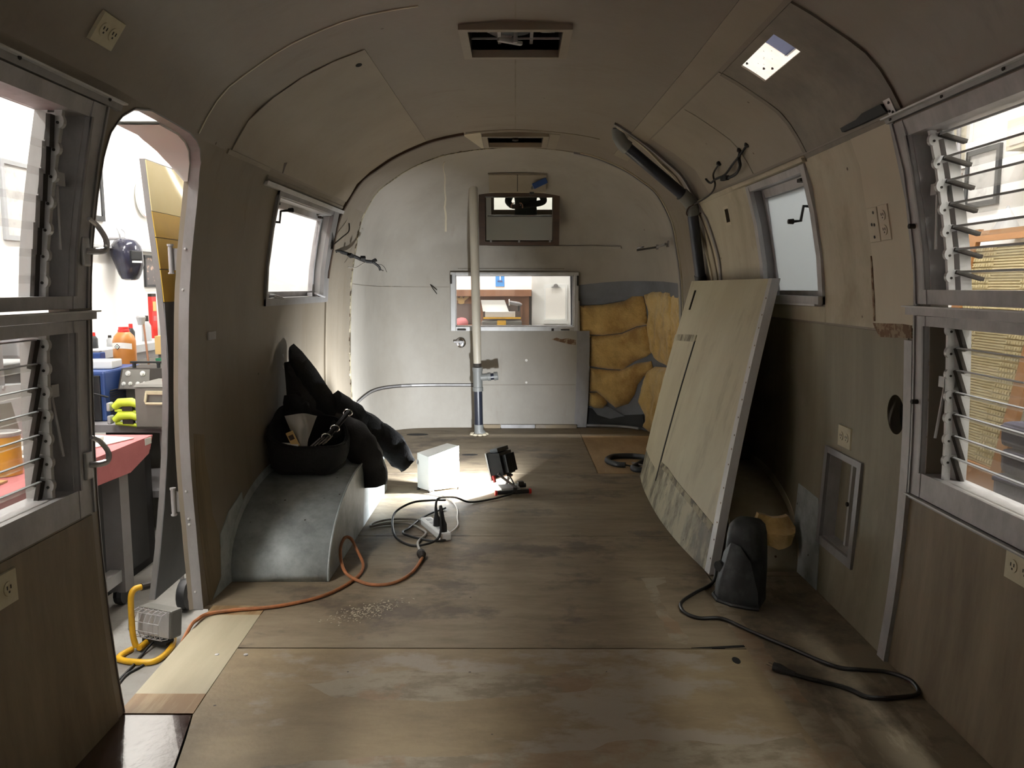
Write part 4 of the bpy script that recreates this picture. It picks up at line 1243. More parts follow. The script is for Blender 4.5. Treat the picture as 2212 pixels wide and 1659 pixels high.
M['mould'] = mat('mouldy_panel_foot', rgb(186, 180, 154), 0.6, col2=rgb(80, 73, 57), nscale=(6, 6, 3), namt=0.9, nlo=0.45, nhi=0.58, detail=12, col3=rgb(188, 182, 160), n3=(8, 8, 2), n3amt=0.5, n3lo=0.52, specks=(22, 0.12, rgb(62, 56, 42)), bump=0.1)
SLOT = rect(.10, .13, .86, .955)
sheet('sheet', lean, [(0, 0), (.972, 0), (.972, 1), (0, 1)], [SLOT], .06, .08, 0, .004, M['lean'], pn)
MB().hexa([lean(u, v, o) + Vector((.02 if o else .008, 0, 0)) for o in (0, .01) for u, v in ((.07, .83), (.16, .83), (.16, .98), (.07, .98))]).build('slot_shade_plate', M['void'], pn)  # near-black plate added so the slot looks shaded inside
sheet('mouldy_band', lean, [(0, 0), (.972, 0), (.972, .135), (.8, .16), (.6, .175), (.45, .185), (.25, .17), (0, .16)], [], .05, .04, -.0012, 0, M['mould'], pn)
sheet('grime_line', lean, [(0, .15), (.25, .160), (.45, .172), (.6, .163), (.8, .148), (.955, .122), (.955, .150), (.8, .172), (.6, .186), (.45, .196), (.25, .182), (0, .172)], [], .05, .03, -.0018, 0, M['grime'], pn)
sheet('edge_strip', lean, [(.955, 0), (1, 0), (1, 1), (.955, 1)], [], .1, .08, -.003, .006, M['alu_bright'], pn)
sheet('patch_sheet', lean, [(0, .14), (.33, .14), (.33, .725), (0, .70)], [], .06, .08, -.003, 0, M['lean'], pn)
sheet('patch_seam', lean, [(.332, .10), (.342, .10), (.342, .73), (.332, .73)], [], .06, .08, -.0035, 0, M['tar'], pn)
sheet('patch_seam', lean, [(0, .70), (.34, .725), (.34, .755), (0, .73)], [], .06, .08, -.005, 0, M['mould'], pn)
fl_v, fl_f = [], []
for i in range(21):
    a = lean(1.0, i / 20, -.003)
    for d in (Vector((0, 0, 0)), Vector((.034, -.004, 0)), Vector((.034, .000, 0)), Vector((0, .004, 0))):
        fl_v.append(a + d)
for i in range(20):
    for k in range(4):
        fl_f.append((i * 4 + k, i * 4 + (k + 1) % 4, i * 4 + 4 + (k + 1) % 4, i * 4 + 4 + k))
fl_f += [(0, 1, 2, 3), (83, 82, 81, 80)]
MB().add(fl_v, fl_f).build('edge_flange', M['alu_bright'], pn)
for k in range(16):
    v = .06 + k * .058 + random.uniform(-.012, .012)
    p = lean(.985, v, -.004)
    MB().lathe([(.004, .0), (.0035, .002)], p, 6, 'X').build('rivet', M['rust'], pn)

# dark boxes in the shadow behind the panel
r = root('black_tray', 'black tray lying across the shadowed wheel arch behind the leaning panel', 'tray', (1.02, 3.92, .305))
mb = MB(); mb.box((1.02, 3.92, .345), (.24, .26, .075), bev=.006); mb.build('tray', M['black'], r)
MB().box((1.02, 3.92, .384), (.20, .22, .004)).build('lining', M['tar'], r)
r = root('dark_canister', 'dark round-shouldered canister in the shadow behind the leaning panel', 'canister', (1.05, 4.30, .305))
MB().lathe([(.085, 0), (.09, .01), (.09, .40), (.075, .44), (.03, .455), (.03, .475)], (1.035, 4.30, .305), 24).build('body', M['black'], r, smooth=True)
MB().lathe([(.034, .47), (.034, .495), (.02, .50)], (1.035, 4.30, .305), 16).build('cap', M['tar'], r)

# ---------------------------------------------------------------- insulation batts in the open wall
UZ = lambda pts: [(dome_u(x, y), z) for x, y, z in pts]
BATTS = [
    ('mottled brown-yellow insulation batt at the top, next to the rear window', [(.516, 6.419, .99), (.70, 6.40, .998), (.86, 6.36, 1.03), (.93, 6.32, 1.085), (.972, 6.305, 1.10), (.99, 6.284, .98), (1.005, 6.28, .845), (.93, 6.33, .825), (.842, 6.383, .772), (.70, 6.41, .752), (.516, 6.419, .76)], .045),
    ('broad ochre insulation batt in the middle, left of the black-edged gap', [(.595, 6.416, .748), (.70, 6.41, .748), (.842, 6.383, .766), (.93, 6.33, .818), (1.006, 6.28, .838), (1.02, 6.26, .74), (1.025, 6.257, .62), (1.0, 6.29, .59), (.93, 6.34, .55), (.847, 6.383, .474), (.74, 6.40, .478), (.595, 6.416, .50)], .05),
    ('folded lower ochre insulation batt sagging above the dark gap', [(.600, 6.416, .485), (.74, 6.40, .470), (.83, 6.385, .468), (.93, 6.33, .530), (1.03, 6.25, .56), (1.04, 6.23, .50), (.985, 6.30, .43), (.955, 6.33, .36), (.94, 6.34, .28), (.90, 6.355, .20), (.815, 6.386, .16), (.74, 6.40, .22), (.66, 6.41, .29), (.600, 6.416, .29)], .055),
    ('small ochre roll of insulation at the lower corner by the metal strip', [(.600, 6.416, .28), (.66, 6.41, .285), (.72, 6.40, .245), (.75, 6.40, .20), (.72, 6.405, .15), (.65, 6.41, .15), (.600, 6.416, .18)], .055),
    ('tall pale-orange insulation batt at the upper corner of the open wall', [(.985, 6.295, 1.095), (1.05, 6.20, 1.118), (1.094, 5.95, 1.125), (1.098, 5.75, 1.12), (1.10, 5.70, 1.0), (1.108, 5.68, .80), (1.112, 5.75, .60), (1.10, 5.95, .545), (1.066, 6.15, .56), (1.036, 6.242, .625), (1.016, 6.27, .76), (1.012, 6.272, .95)], .055),
    ('narrow pale-orange insulation batt beside the metal seam cover', [(1.098, 5.73, 1.115), (1.098, 5.42, 1.10), (1.105, 5.40, .9), (1.112, 5.45, .62), (1.112, 5.73, .60), (1.107, 5.67, .8), (1.10, 5.69, 1.0)], .05),
    ('lower pale insulation batt hanging to the floor beside the leaning panel', [(1.015, 6.272, .48), (1.05, 6.21, .52), (1.09, 6.0, .535), (1.111, 5.7, .54), (1.108, 5.65, .35), (1.10, 5.8, .12), (1.06, 6.12, .02), (1.03, 6.20, -.0), (1.0, 6.27, .03), (1.02, 6.24, .10), (1.0, 6.28, .15), (.965, 6.32, .22), (.985, 6.30, .36)], .055),
]
def batt(label, pts, bulge, seed):
    poly = UZ(pts)
    V, F = cdt([(u * 2.05, z) for u, z in poly], [], .018, .018, .02)
    P2 = [(u * 2.05, z) for u, z in poly]
    P2 = resample(P2, .02)
    vs = []
    for u, z in V:
        d = dist_poly(u, z, P2)
        h = bulge * (1 - math.exp(-d / .022)) + .024 * mnoise.noise(Vector((u * 9 + seed * 7, z * 9, seed))) * min(1, d / .03) + .006 * mnoise.noise(Vector((u * 30, z * 30, seed))) * min(1, d / .02)
        vs.append(dome(u / 2.05, s_of_z(max(z, .004)), .046 - h))
    n = len(V)
    bk = [dome(u / 2.05, s_of_z(max(z, .004)), .052) for u, z in V]
    fs = list(F) + [(n + c, n + b, n + a) for a, b, c in F]
    cnt = {}
    for t in F:
        for i in range(3):
            e = (t[i], t[(i + 1) % 3]); cnt.setdefault(tuple(sorted(e)), []).append(e)
    for l in cnt.values():
        if len(l) == 1:
            a, b = l[0]; fs.append((b, a, n + a, n + b))
    mb = MB().add(vs + bk, fs)
    o = mb.build('insulation_batt', M['insul'], None, smooth=True)
    return tag(o, label, 'insulation', 'insulation batts in the open wall')
for i, (lab, pts, b) in enumerate(BATTS):
    batt(lab, pts, b, i + 1)
# grey foil showing at the foot of the open wall, over tarred skin
r = root('foil_scrap', 'crumpled grey foil scrap at the foot of the open wall', 'foil', (.78, 6.40, .05))
sheet('foil', fdz, [(dome_u(.62, 6.41), .17), (dome_u(.70, 6.40), .19), (dome_u(.78, 6.39), .16), (dome_u(.88, 6.35), .10), (dome_u(.78, 6.39), .07), (dome_u(.68, 6.40), .10)], [], .01, .02, .035, .04, M['skin_alu'], r)
sheet('foil_edge', fdz, [(dome_u(.52, 6.419), .008), (dome_u(.78, 6.39), .012), (dome_u(1.0, 6.28), .008), (dome_u(1.0, 6.28), .026), (dome_u(.78, 6.39), .024), (dome_u(.52, 6.419), .028)], [], .02, .01, .01, .015, M['alu'], r)
sheet('tar_line', fdz, [(dome_u(.52, 6.419), .03), (dome_u(.78, 6.39), .026), (dome_u(1.02, 6.25), .026), (dome_u(1.0, 6.28), .13), (dome_u(.85, 6.36), .10), (dome_u(.72, 6.40), .14), (dome_u(.52, 6.419), .17)], [], .02, .02, .041, .046, M['tar'], r)

# ---------------------------------------------------------------- pipes
r = root('standing_pipe', 'tall off-white vent pipe on a dark pipe foot in front of the rear window', 'pipe', (-.28, 6.08, 0))
ax = lambda z: Vector((-.280 - .018 * z, 6.08 - .015 * z, z))
MB().tube([ax(.545), ax(.56), ax(.80), ax(1.88)], [.030, .030, .033, .033], 18).build('upper_pipe', M['pvc'], r, smooth=True)
MB().tube([ax(.535), ax(.56)], .031, 16).build('collar', M['slot'], r)
MB().tube([ax(.05), ax(.36)], .033, 18).build('lower_pipe', M['pipe_black'], r, smooth=True)
t = MB().tube([ax(.345), ax(.375), ax(.376), ax(.50), ax(.501), ax(.53)], [.040, .040, .036, .036, .040, .040], 18)
b = ax(.45)
t.tube([b, b + Vector((.075, 0, .006)), b + Vector((.076, 0, .006)), b + Vector((.10, 0, .008))], [.028, .028, .033, .033], 14)
t.build('tee_fitting', M['pipe_grey'], r, smooth=True)
MB().tube([b + Vector((.10, 0, .008)), b + Vector((.125, 0, .010))], .027, 14).build('stub', M['pipe_black'], r)
MB().tube([b + Vector((.125, 0, .010)), b + Vector((.155, 0, .014))], [.034, .032], 14).build('end_cap', M['pipe_grey'], r)
MB().tube([ax(.085), ax(.05), ax(.025), ax(.0) + Vector((.02, 0, 0))], [.036, .036, .040, .042], 18).build('elbow', M['pipe_grey'], r, smooth=True)
fo = MB()
for k in range(9):
    a = k * 2 * PI / 9
    fo.lathe([(.012, 0), (.022, .006), (.016, .016), (.004, .02)], (-.28 + .055 * math.cos(a), 6.08 + .05 * math.sin(a), .0), 8)
fo.build('foam_seal', M['cream'], r, smooth=True)
dk = root('vent_drain_pipe', 'blue-black bent drain pipe hanging down the right wall from the roof', 'pipe', (1.0, 4.5, 1.0))
def pin(y, x, z): return Vector((x, y, z))
a0 = Vector((.545, 4.36, 1.995)); a1 = Vector((.548, 4.36, 1.955)); a2 = Vector((.575, 4.37, 1.895)); a3 = Vector((.945, 4.50, 1.630)); a4 = Vector((.985, 4.53, 1.575)); a5 = Vector((1.075, 4.66, 1.18)); a6 = Vector((1.095, 4.72, .70))
MB().tube([a0, a1], .031, 16).build('pipe_length', M['pipe_black'], dk, smooth=True)
MB().tube([a2, a3], .031, 16).build('pipe_length', M['pipe_black'], dk, smooth=True)
MB().tube([a4, a5, a6], .031, 16).build('pipe_length', M['pipe_black'], dk, smooth=True)
d1 = (a3 - a2).normalized(); d2 = (a5 - a4).normalized()
MB().tube([a1 + Vector((0, 0, .012)), a1, a1 - Vector((0, 0, .022)), a2 - d1 * .002, a2 + d1 * .03], [.038, .037, .035, .036, .038], 16).build('elbow_fitting', M['pipe_grey'], dk, smooth=True)
MB().tube([a3 - d1 * .035, a3, a4 - Vector((.006, 0, -.02)), a4, a4 + d2 * .035], [.038, .036, .035, .036, .038], 16).build('elbow_fitting', M['pipe_grey'], dk, smooth=True)
MB().tube([a5 - d2 * .03, a5 + d2 * .05], .034, 16).build('coupling', M['dusty_black'], dk, smooth=True)
# ring that ties the pipe to the wall
MB().tube(crom([(1.0, 4.49, 1.60), (.96, 4.50, 1.575), (.955, 4.52, 1.54), (1.0, 4.54, 1.53), (1.05, 4.54, 1.56)], 5), .004, 6).build('wire_tie', M['wood_dark'], dk)

# ---------------------------------------------------------------- mirror, cabinet flap, clamp light
TL = .098
mr = root('wall_mirror', 'framed mirror on the rear dome reflecting the photographer', 'mirror', (.03, 6.17, 1.45))
Rm = Matrix.Rotation(TL, 3, 'X')
def mp(x, y, z):   # local (x, depth away from the room, z) about the mirror's middle
    return Vector((.029, 6.15, 1.653)) + Rm @ Vector((x, y, z))
def mbox(mb, lo, hi):
    c = [(lo[0], lo[1], lo[2]), (hi[0], lo[1], lo[2]), (hi[0], hi[1], lo[2]), (lo[0], hi[1], lo[2]), (lo[0], lo[1], hi[2]), (hi[0], lo[1], hi[2]), (hi[0], hi[1], hi[2]), (lo[0], hi[1], hi[2])]
    return mb.hexa([mp(*q) for q in c])
f = MB()
for lo, hi in (((-.305, -.008, -.198), (-.258, .018, .198)), ((.258, -.008, -.198), (.305, .018, .198)), ((-.258, -.008, .165), (.258, .018, .198)), ((-.258, -.008, -.198), (.258, .018, -.168))):
    mbox(f, lo, hi)
f.build('mirror_frame', M['wood_dark'], mr)
mbox(MB(), (-.250, .0, -.160), (.250, .006, .157)).build('mirror_glass', M['mirror'], mr)
bv = MB()
o = [(-.262, -.170), (.262, -.170), (.262, .167), (-.262, .167)]; i_ = [(-.250, -.160), (.250, -.160), (.250, .157), (-.250, .157)]
for k in range(4):
    a, b, c, d = o[k], o[(k + 1) % 4], i_[(k + 1) % 4], i_[k]
    bv.add([mp(a[0], .004, a[1]), mp(b[0], .004, b[1]), mp(c[0], -.0003, c[1]), mp(d[0], -.0003, d[1])], [(0, 1, 2, 3)])
bv.build('bevelled_edge', M['mirror'], mr)
for x in (-.215, .0, .235):
    mbox(MB(), (x - .008, -.011, -.175), (x + .008, -.002, -.155)).build('mirror_clip', M['chrome'], mr)
cb = root('valance_flap', 'pair of small cream flaps hanging over the top of the mirror', 'flap', (.016, 6.03, 1.84))
for x0, x1 in ((-.193, .0125), (.0185, .225)):
    b = MB().hexa([(x0, 6.015, 1.838), (x1, 6.015, 1.838), (x1, 6.027, 1.838), (x0, 6.027, 1.838), (x0, 5.865, 1.940), (x1, 5.865, 1.940), (x1, 5.88, 1.946), (x0, 5.88, 1.946)])
    b.build('flap', M['panel'], cb)
MB().hexa([(-.197, 5.866, 1.943), (.229, 5.866, 1.943), (.229, 5.87, 1.95), (-.197, 5.87, 1.95), (-.197, 5.858, 1.948), (.229, 5.858, 1.948), (.229, 5.862, 1.955), (-.197, 5.862, 1.955)]).build('hinge_line', M['dirty'], cb)
MB().hexa([(.0125, 6.021, 1.838), (.0185, 6.021, 1.838), (.0185, 6.027, 1.838), (.0125, 6.027, 1.838), (.0125, 5.872, 1.942), (.0185, 5.872, 1.942), (.0185, 5.88, 1.946), (.0125, 5.88, 1.946)]).build('gap', M['slot'], cb)
b = MB().bar((-.195, 6.016, 1.834), (.227, 6.032, 1.840)); b.build('edge_strip', M['cream'], cb)
b = MB().hexa([(-.193, 6.03, 1.838), (.225, 6.03, 1.838), (.225, 6.10, 1.86), (-.193, 6.10, 1.86), (-.193, 5.93, 1.94), (.225, 5.93, 1.94), (.225, 5.95, 1.945), (-.193, 5.95, 1.945)]); b.build('flap_box', M['rear'], cb)
for x in (-.17, -.005, .035, .20):
    MB().lathe([(.004, -.003), (.004, .003)], (x, 6.014, 1.853), 8, 'Y').build('screw', M['slot'], cb)
tp = root('blue_clamp', 'blue-handled black clamp hanging at the corner of the mirror', 'clamp', (.16, 5.97, 1.82))
b = MB().box((.178, 5.90, 1.885), (.11, .03, .042), ry=-.42, bev=.006); b.build('handle', M['blue'], tp)
b = MB().box((.118, 6.03, 1.846), (.035, .03, .05), ry=-.3, bev=.006); b.tube([(.118, 6.02, 1.86), (.14, 5.91, 1.87)], .010, 8); b.build('jaw', M['black'], tp)

# towel bar on the right, chrome strike plate on the rear wall
r = root('towel_arm', 'chrome folding arm fixed high on the rear dome at the right', 'arm', (1.0, 5.95, 1.41))
p0 = Vector((1.005, 5.40, 1.425)); p1 = Vector((.985, 5.60, 1.415)); p2 = Vector((.90, 5.95, 1.41))
b = MB().box(p0 + Vector((.015, 0, 0)), (.012, .05, .045), bev=.004); b.build('base_plate', M['chrome'], r)
MB().tube([p0, p1], .009, 8).build('arm', M['alu'], r)
MB().tube([p1, p2], .007, 8).build('arm', M['slot'], r)
MB().box(p1, (.018, .018, .035), bev=.004).build('joint', M['chrome'], r)
MB().tube([p2 + Vector((0, .0, -.012)), p2 + Vector((0, 0, .016)), p2 + Vector((.04, -.06, .022))], .006, 8).build('hook', M['chrome'], r)
r = root('round_catch', 'round chrome catch with a turn handle below the rear window', 'catch', (-.44, 6.40, .695))
MB().lathe([(.040, .01), (.040, -.004), (.034, -.008), (.012, -.010)], (-.438, 6.405, .694), 24, 'Y').build('round_plate', M['chrome'], r, smooth=True)
b = MB().box((-.452, 6.388, .702), (.085, .012, .016), bev=.004); b.lathe([(.012, -.02), (.010, .01)], (-.438, 6.40, .70), 12, 'Y'); b.build('turn_handle', M['alu_dark'], r)

# loose wires
def wire(name, label, paths, m, parent=None, cat='wire'):
    P = [Vector(p) for pth in paths for p in pth[0]]
    c = P[0].copy()
    r = root(name, label, cat, c)
    return r
r = root('loose_wiring', 'charred bundle of loose wires sticking out beside the small left window', 'wire', W(-1, 5.0, 1.34))
MB().tube(crom([(-1.088, 4.60, 1.335), (-1.060, 4.72, 1.352), (-1.035, 4.90, 1.345), (-1.005, 5.02, 1.33), (-.955, 5.12, 1.305), (-.915, 5.16, 1.298), (-.880, 5.18, 1.272), (-.872, 5.19, 1.247)], 6), [.006] * 10 + [.011] * 20 + [.008] * 13, 7).build('wire_bundle', M['tar'], r)
for pth, rad, mm in (([(-1.09, 4.60, 1.36), (-1.075, 4.68, 1.352), (-1.055, 4.76, 1.343)], .0035, 'tar'), ([(-.945, 5.13, 1.30), (-.97, 5.10, 1.285), (-1.0, 5.06, 1.262), (-1.025, 5.03, 1.26), (-1.04, 5.0, 1.262)], .003, 'grey_cord'), ([(-.885, 5.18, 1.283), (-.865, 5.19, 1.283), (-.845, 5.2, 1.265), (-.832, 5.2, 1.235)], .0016, 'slot'), ([(-.874, 5.19, 1.255), (-.86, 5.2, 1.247), (-.853, 5.2, 1.244)], .003, 'slot')):
    MB().tube(crom(pth, 5), rad, 6).build('wire_end', M[mm], r)
for k in (1, 2, 3):
    p = Vector((-1.055 + .05 * k, 4.80 + .12 * k, 1.343 - .012 * k))
    MB().box(p, (.03, .03, .018), rz=k, ry=.5).build('torn_sleeve', M['tar'], r)
r = root('loose_wire', 'thin dark wire hanging down the wall above the charred bundle', 'wire', W(-1, 4.68, 1.4))
MB().tube(crom([W(-1, 4.60, 1.38, -.012), W(-1, 4.72, 1.43, -.03), W(-1, 4.82, 1.47, -.04), W(-1, 4.88, 1.52, -.02)], 6), .004, 6).build('wire', M['slot'], r)
r = root('wire_stub', 'short twisted wire stub on the rear wall, left of the rear window', 'wire', (-.65, 6.40, 1.12))
for a in (-.008, .008):
    MB().tube(crom([dome(dome_u(-.685, 6.41), s_of_z(1.16), -.003), dome(dome_u(-.66, 6.41), s_of_z(1.13 + a), -.02), dome(dome_u(-.63, 6.41), s_of_z(1.10 + a * 2), -.012)], 5), .003, 6).build('wire', M['slot'], r)
def on(x, y, z, d=-.012):  # a little off the roof curve on the right
    return Vector((x + d, y, z + d * .4))
r = root('dangling_wiring', 'tangle of dark loose wires hanging from the roof curve above the frosted window', 'wire', (1.0, 3.75, 1.66))
MB().tube(crom([on(.979, 4.14, 1.688), on(.985, 4.067, 1.660), on(.98, 3.942, 1.662), on(.99, 3.810, 1.665), on(.985, 3.661, 1.690), on(.975, 3.499, 1.709), on(.972, 3.43, 1.735, 0)], 6), .0055, 6).build('wire', M['tar'], r)
MB().tube(crom([on(.972, 3.535, 1.728, 0), on(.978, 3.536, 1.696), on(.99, 3.56, 1.668), on(1.0, 3.66, 1.648), on(.985, 3.75, 1.640)], 6), .007, 6).build('wire', M['tar'], r)
MB().tube(crom([on(.966, 3.863, 1.722, 0), on(.97, 3.952, 1.688), on(.99, 3.993, 1.640), on(1.0, 4.12, 1.612), on(1.0, 4.35, 1.60), on(1.0, 4.5, 1.60)], 6), .0045, 6).build('wire', M['slot'], r)
for p in ((.970, 3.43, 1.732), (.968, 3.535, 1.727), (.962, 3.863, 1.720)):
    MB().lathe([(.006, -.012), (.013, -.006), (.012, .006), (.004, .010)], p, 8).build('wire_nut', M['tar'], r)
MB().box((.965, 3.76, 1.638), (.02, .05, .022), rz=.3, bev=.004).build('wire_block', M['tar'], r)

# ---------------------------------------------------------------- things on the floor
# white box heater lit by the work lamp
r = root('white_heater', 'white upright box in the glare of the work lamp', 'heater', (-.44, 4.42, 0))
q = [(-.553, 4.41), (-.480, 4.335), (-.318, 4.42), (-.391, 4.495)]
b = MB().hexa([(x, y, .012) for x, y in q] + [(q[0][0], q[0][1], .212), (q[1][0], q[1][1], .203), (q[2][0], q[2][1], .250), (q[3][0], q[3][1], .250)])
o = b.build('case', M['white_plastic'], r)
for x, y in q:
    MB().cyl((x * .97 - .012, y, 0), (x * .97 - .012, y, .014), .010, 8).build('foot', M['slot'], r)
MB().lathe([(.014, 0), (.014, .006)], (-.556, 4.408, .16), 12, 'X').build('dial', M['pale_grey'], r)

# LED work lamp
lp = root('work_lamp', 'black and red work lamp standing lit on the floor', 'lamp', (-.04, 4.33, 0))
Rh = Euler((0, -.26, math.radians(-32))).to_matrix()
hc_ = Vector((-.068, 4.345, .165))
def hp_(x, y, z): return hc_ + Rh @ Vector((x, y, z))
def hbox(mb, lo, hi):
    c = [(lo[0], lo[1], lo[2]), (hi[0], lo[1], lo[2]), (hi[0], hi[1], lo[2]), (lo[0], hi[1], lo[2]), (lo[0], lo[1], hi[2]), (hi[0], lo[1], hi[2]), (hi[0], hi[1], hi[2]), (lo[0], hi[1], hi[2])]
    return mb.hexa([hp_(*p) for p in c])
b = MB()
b.hexa([hp_(-.045, -.075, -.075), hp_(.03, -.06, -.06), hp_(.03, .06, -.06), hp_(-.045, .075, -.075), hp_(-.045, -.075, .075), hp_(.03, -.06, .065), hp_(.03, .06, .065), hp_(-.045, .075, .075)])
hbox(b, (-.03, -.055, .07), (.02, .055, .092)); hbox(b, (.028, -.045, -.05), (.05, .045, .05))
b.build('lamp_head', M['black'], lp)
b = MB()
for k in range(7):
    hbox(b, (.045, -.045 + k * .014, -.05), (.058, -.040 + k * .014, .05))
b.build('cooling_fin', M['black'], lp)
b = MB(); hbox(b, (-.052, -.078, -.078), (-.044, .078, -.068)); hbox(b, (-.052, -.078, .068), (-.044, .078, .078)); hbox(b, (-.052, -.078, -.07), (-.044, -.068, .07)); hbox(b, (-.052, .068, -.07), (-.044, .078, .07))
b.build('lens_rim', M['alu_bright'], lp)
b = MB(); hbox(b, (-.0475, -.068, -.068), (-.0455, .068, .068)); b.build('lamp_lens', M['lamp_lens'], lp)
b = MB(); hbox(b, (-.03, -.088, -.088), (-.018, -.074, -.05)); hbox(b, (-.03, .074, -.088), (-.018, .088, -.05)); b.build('knob', M['red'], lp)
b = MB()
for s in (-1, 1):
    b.tube([hp_(.0, s * .07, -.045), Vector((-.04 + .045 * (s < 0) - .01 * s, 4.335 + s * .05, .035))], .008, 6)
b.build('yoke', M['steel_grey'], lp)
b = MB().box((-.035, 4.335, .032), (.11, .10, .016), rz=.25, bev=.004); b.build('yoke_plate', M['pale_grey'], lp)
b = MB().box((.0, 4.30, .03), (.02, .05, .03)); b.box((.03, 4.37, .045), (.035, .03, .026), rz=.3, bev=.005)
b.build('stand_clamp', M['slot'], lp)
b = MB().tube([(-.10, 4.275, .016), (.075, 4.315, .016)], .0125, 10); b.build('stand_bar', M['black'], lp)
b = MB().tube([(-.06, 4.42, .016), (.06, 4.45, .016)], .0125, 10); b.tube([(-.02, 4.30, .016), (-.01, 4.43, .016)], .011, 8); b.build('stand_bar', M['black'], lp)
for p, d in (((-.112, 4.272, .016), (-.10, 4.275, .016)), ((.075, 4.315, .016), (.088, 4.318, .016))):
    MB().tube([p, d], .015, 10).build('rubber_foot', M['red'], lp)
MB().tube([hp_(.03, -.03, -.065), hp_(.06, -.02, -.068)], .007, 6).build('lever', M['black'], lp)
# the light it gives
la = bpy.data.lights.new('work_lamp_light', 'AREA')
la.shape = 'RECTANGLE'; la.size = .05; la.size_y = .05; la.energy = WORK_LAMP; la.color = (.92, .96, 1.0); la.spread = math.radians(158)
lo_ = bpy.data.objects.new('work_lamp_light', la); COL.objects.link(lo_)
lo_.location = hp_(-.056, 0, 0) - lp.location
dirv = (Rh @ Vector((-1, 0, 0)))
lo_.rotation_euler = dirv.to_track_quat('-Z', 'Y').to_euler()
lo_.parent = lp

# cords on the floor
def cord(name, label, pts, rad, m, cat='cord', extra=None):
    P = crom(pts, 8)
    lo = Vector(pts[0])
    r = root(name, label, cat, (lo.x, lo.y, 0))
    MB().tube(P, rad, 8).build('cord', M[m], r, smooth=True)
    return r
R1 = .0065
oc = cord('extension_cord', 'dirty orange extension cord looping from the doorway to the grey plug', [(-1.16, 2.36, -.30), (-1.125, 2.47, -.10), (-1.092, 2.545, .004), (-1.085, 2.60, .012), (-1.07, 2.65, .010), (-.999, 2.684, .010), (-.848, 2.726, .008), (-.706, 2.826, .008), (-.628, 2.991, .008), (-.617, 3.12, .014),
     (-.66, 3.20, .06), (-.690, 3.24, .09), (-.712, 3.22, .10), (-.715, 3.15, .075), (-.685, 3.05, .035), (-.642, 2.995, .016), (-.555, 2.932, .010), (-.469, 2.952, .008), (-.412, 3.068, .008), (-.389, 3.232, .012)], R1, 'orange_cord')
gp = cord('power_strip_lead', 'grey lead running from the power strip to the orange cord', [(-.405, 3.291, .014), (-.430, 3.40, .012), (-.432, 3.47, .008), (-.414, 3.56, .008), (-.429, 3.618, .008), (-.520, 3.728, .008), (-.628, 3.715, .008), (-.690, 3.68, .008), (-.674, 3.75, .008), (-.60, 3.80, .008), (-.50, 3.80, .008), (-.44, 3.745, .014)], .0055, 'grey_cord')
b = MB().tube([(-.389, 3.225, .014), (-.395, 3.25, .018), (-.400, 3.27, .018), (-.404, 3.30, .014)], [.010, .019, .019, .009], 10); b.build('plug_joint', M['slot'], gp)
ps = root('power_strip', 'white power strip with two black plugs on the floor', 'power strip', (-.37, 3.60, 0))
b = MB().box((-.372, 3.61, .020), (.055, .29, .036), rz=.43, bev=.008); b.build('strip_body', M['white_plastic'], ps)
for k in range(5):
    c = Vector((-.372, 3.61, .0385)) + Euler((0, 0, .43)).to_matrix() @ Vector((0, -.11 + k * .05, 0))
    MB().box(c, (.026, .03, .001), rz=.43).build('socket', M['pale_grey'], ps)
for t, (y,) in (('a', (-.02,)), ('b', (-.11,))):
    c = Vector((-.372, 3.61, .039)) + Euler((0, 0, .43)).to_matrix() @ Vector((0, y, 0))
    pl = root('cord_plug', 'black plug standing in the middle of the white power strip' if t == 'a' else 'black plug standing at the near end of the white power strip', 'plug', c)
    MB().tube([c, c + Vector((0, 0, .03)), c + Vector((-.002, 0, .055)), c + Vector((-.004, .0, .09))], [.017, .016, .009, .006], 10).build('plug_body', M['black'], pl)
    if t == 'a':
        top = c + Vector((-.004, 0, .09))
        MB().tube(crom([top, top + Vector((.012, .02, .035)), (-.31, 3.98, .07), (-.24, 4.10, .012), (-.131, 4.17, .008), (-.07, 4.22, .010), (-.01, 4.27, .02), (-.01, 4.31, .06), (-.035, 4.34, .10)], 8), .0055, 8).build('lamp_lead', M['black_cord'], pl, smooth=True)
    else:
        top = c + Vector((-.004, 0, .09))
        MB().tube(crom([top, top + Vector((-.01, .01, .02)), (-.34, 3.46, .03), (-.42, 3.395, .010), (-.50, 3.44, .008), (-.56, 3.55, .02), (-.585, 3.75, .05), (-.52, 3.87, .07), (-.43, 3.92, .07), (-.36, 4.0, .05)], 8), .0055, 8).build('plug_lead', M['black_cord'], pl, smooth=True)
cord('heater_lead', 'thin white lead curving from the white box to the power strip', [(-.476, 4.34, .03), (-.44, 4.29, .010), (-.357, 4.196, .006), (-.30, 4.0, .006), (-.285, 3.82, .006), (-.275, 3.70, .006), (-.30, 3.58, .010), (-.335, 3.50, .02)], .0042, 'white_cord')
cord('loose_lead', 'black lead looping loosely on the floor behind the power strip', [(-.36, 4.0, .008), (-.45, 3.85, .008), (-.50, 3.66, .008), (-.52, 3.58, .008), (-.44, 3.50, .008), (-.35, 3.46, .008), (-.30, 3.50, .008)], .0055, 'black_cord')

# black fan heater on the right with its lead
fh = root('fan_heater', 'dusty black fan heater with a domed top on the floor', 'heater', (.86, 2.86, 0))
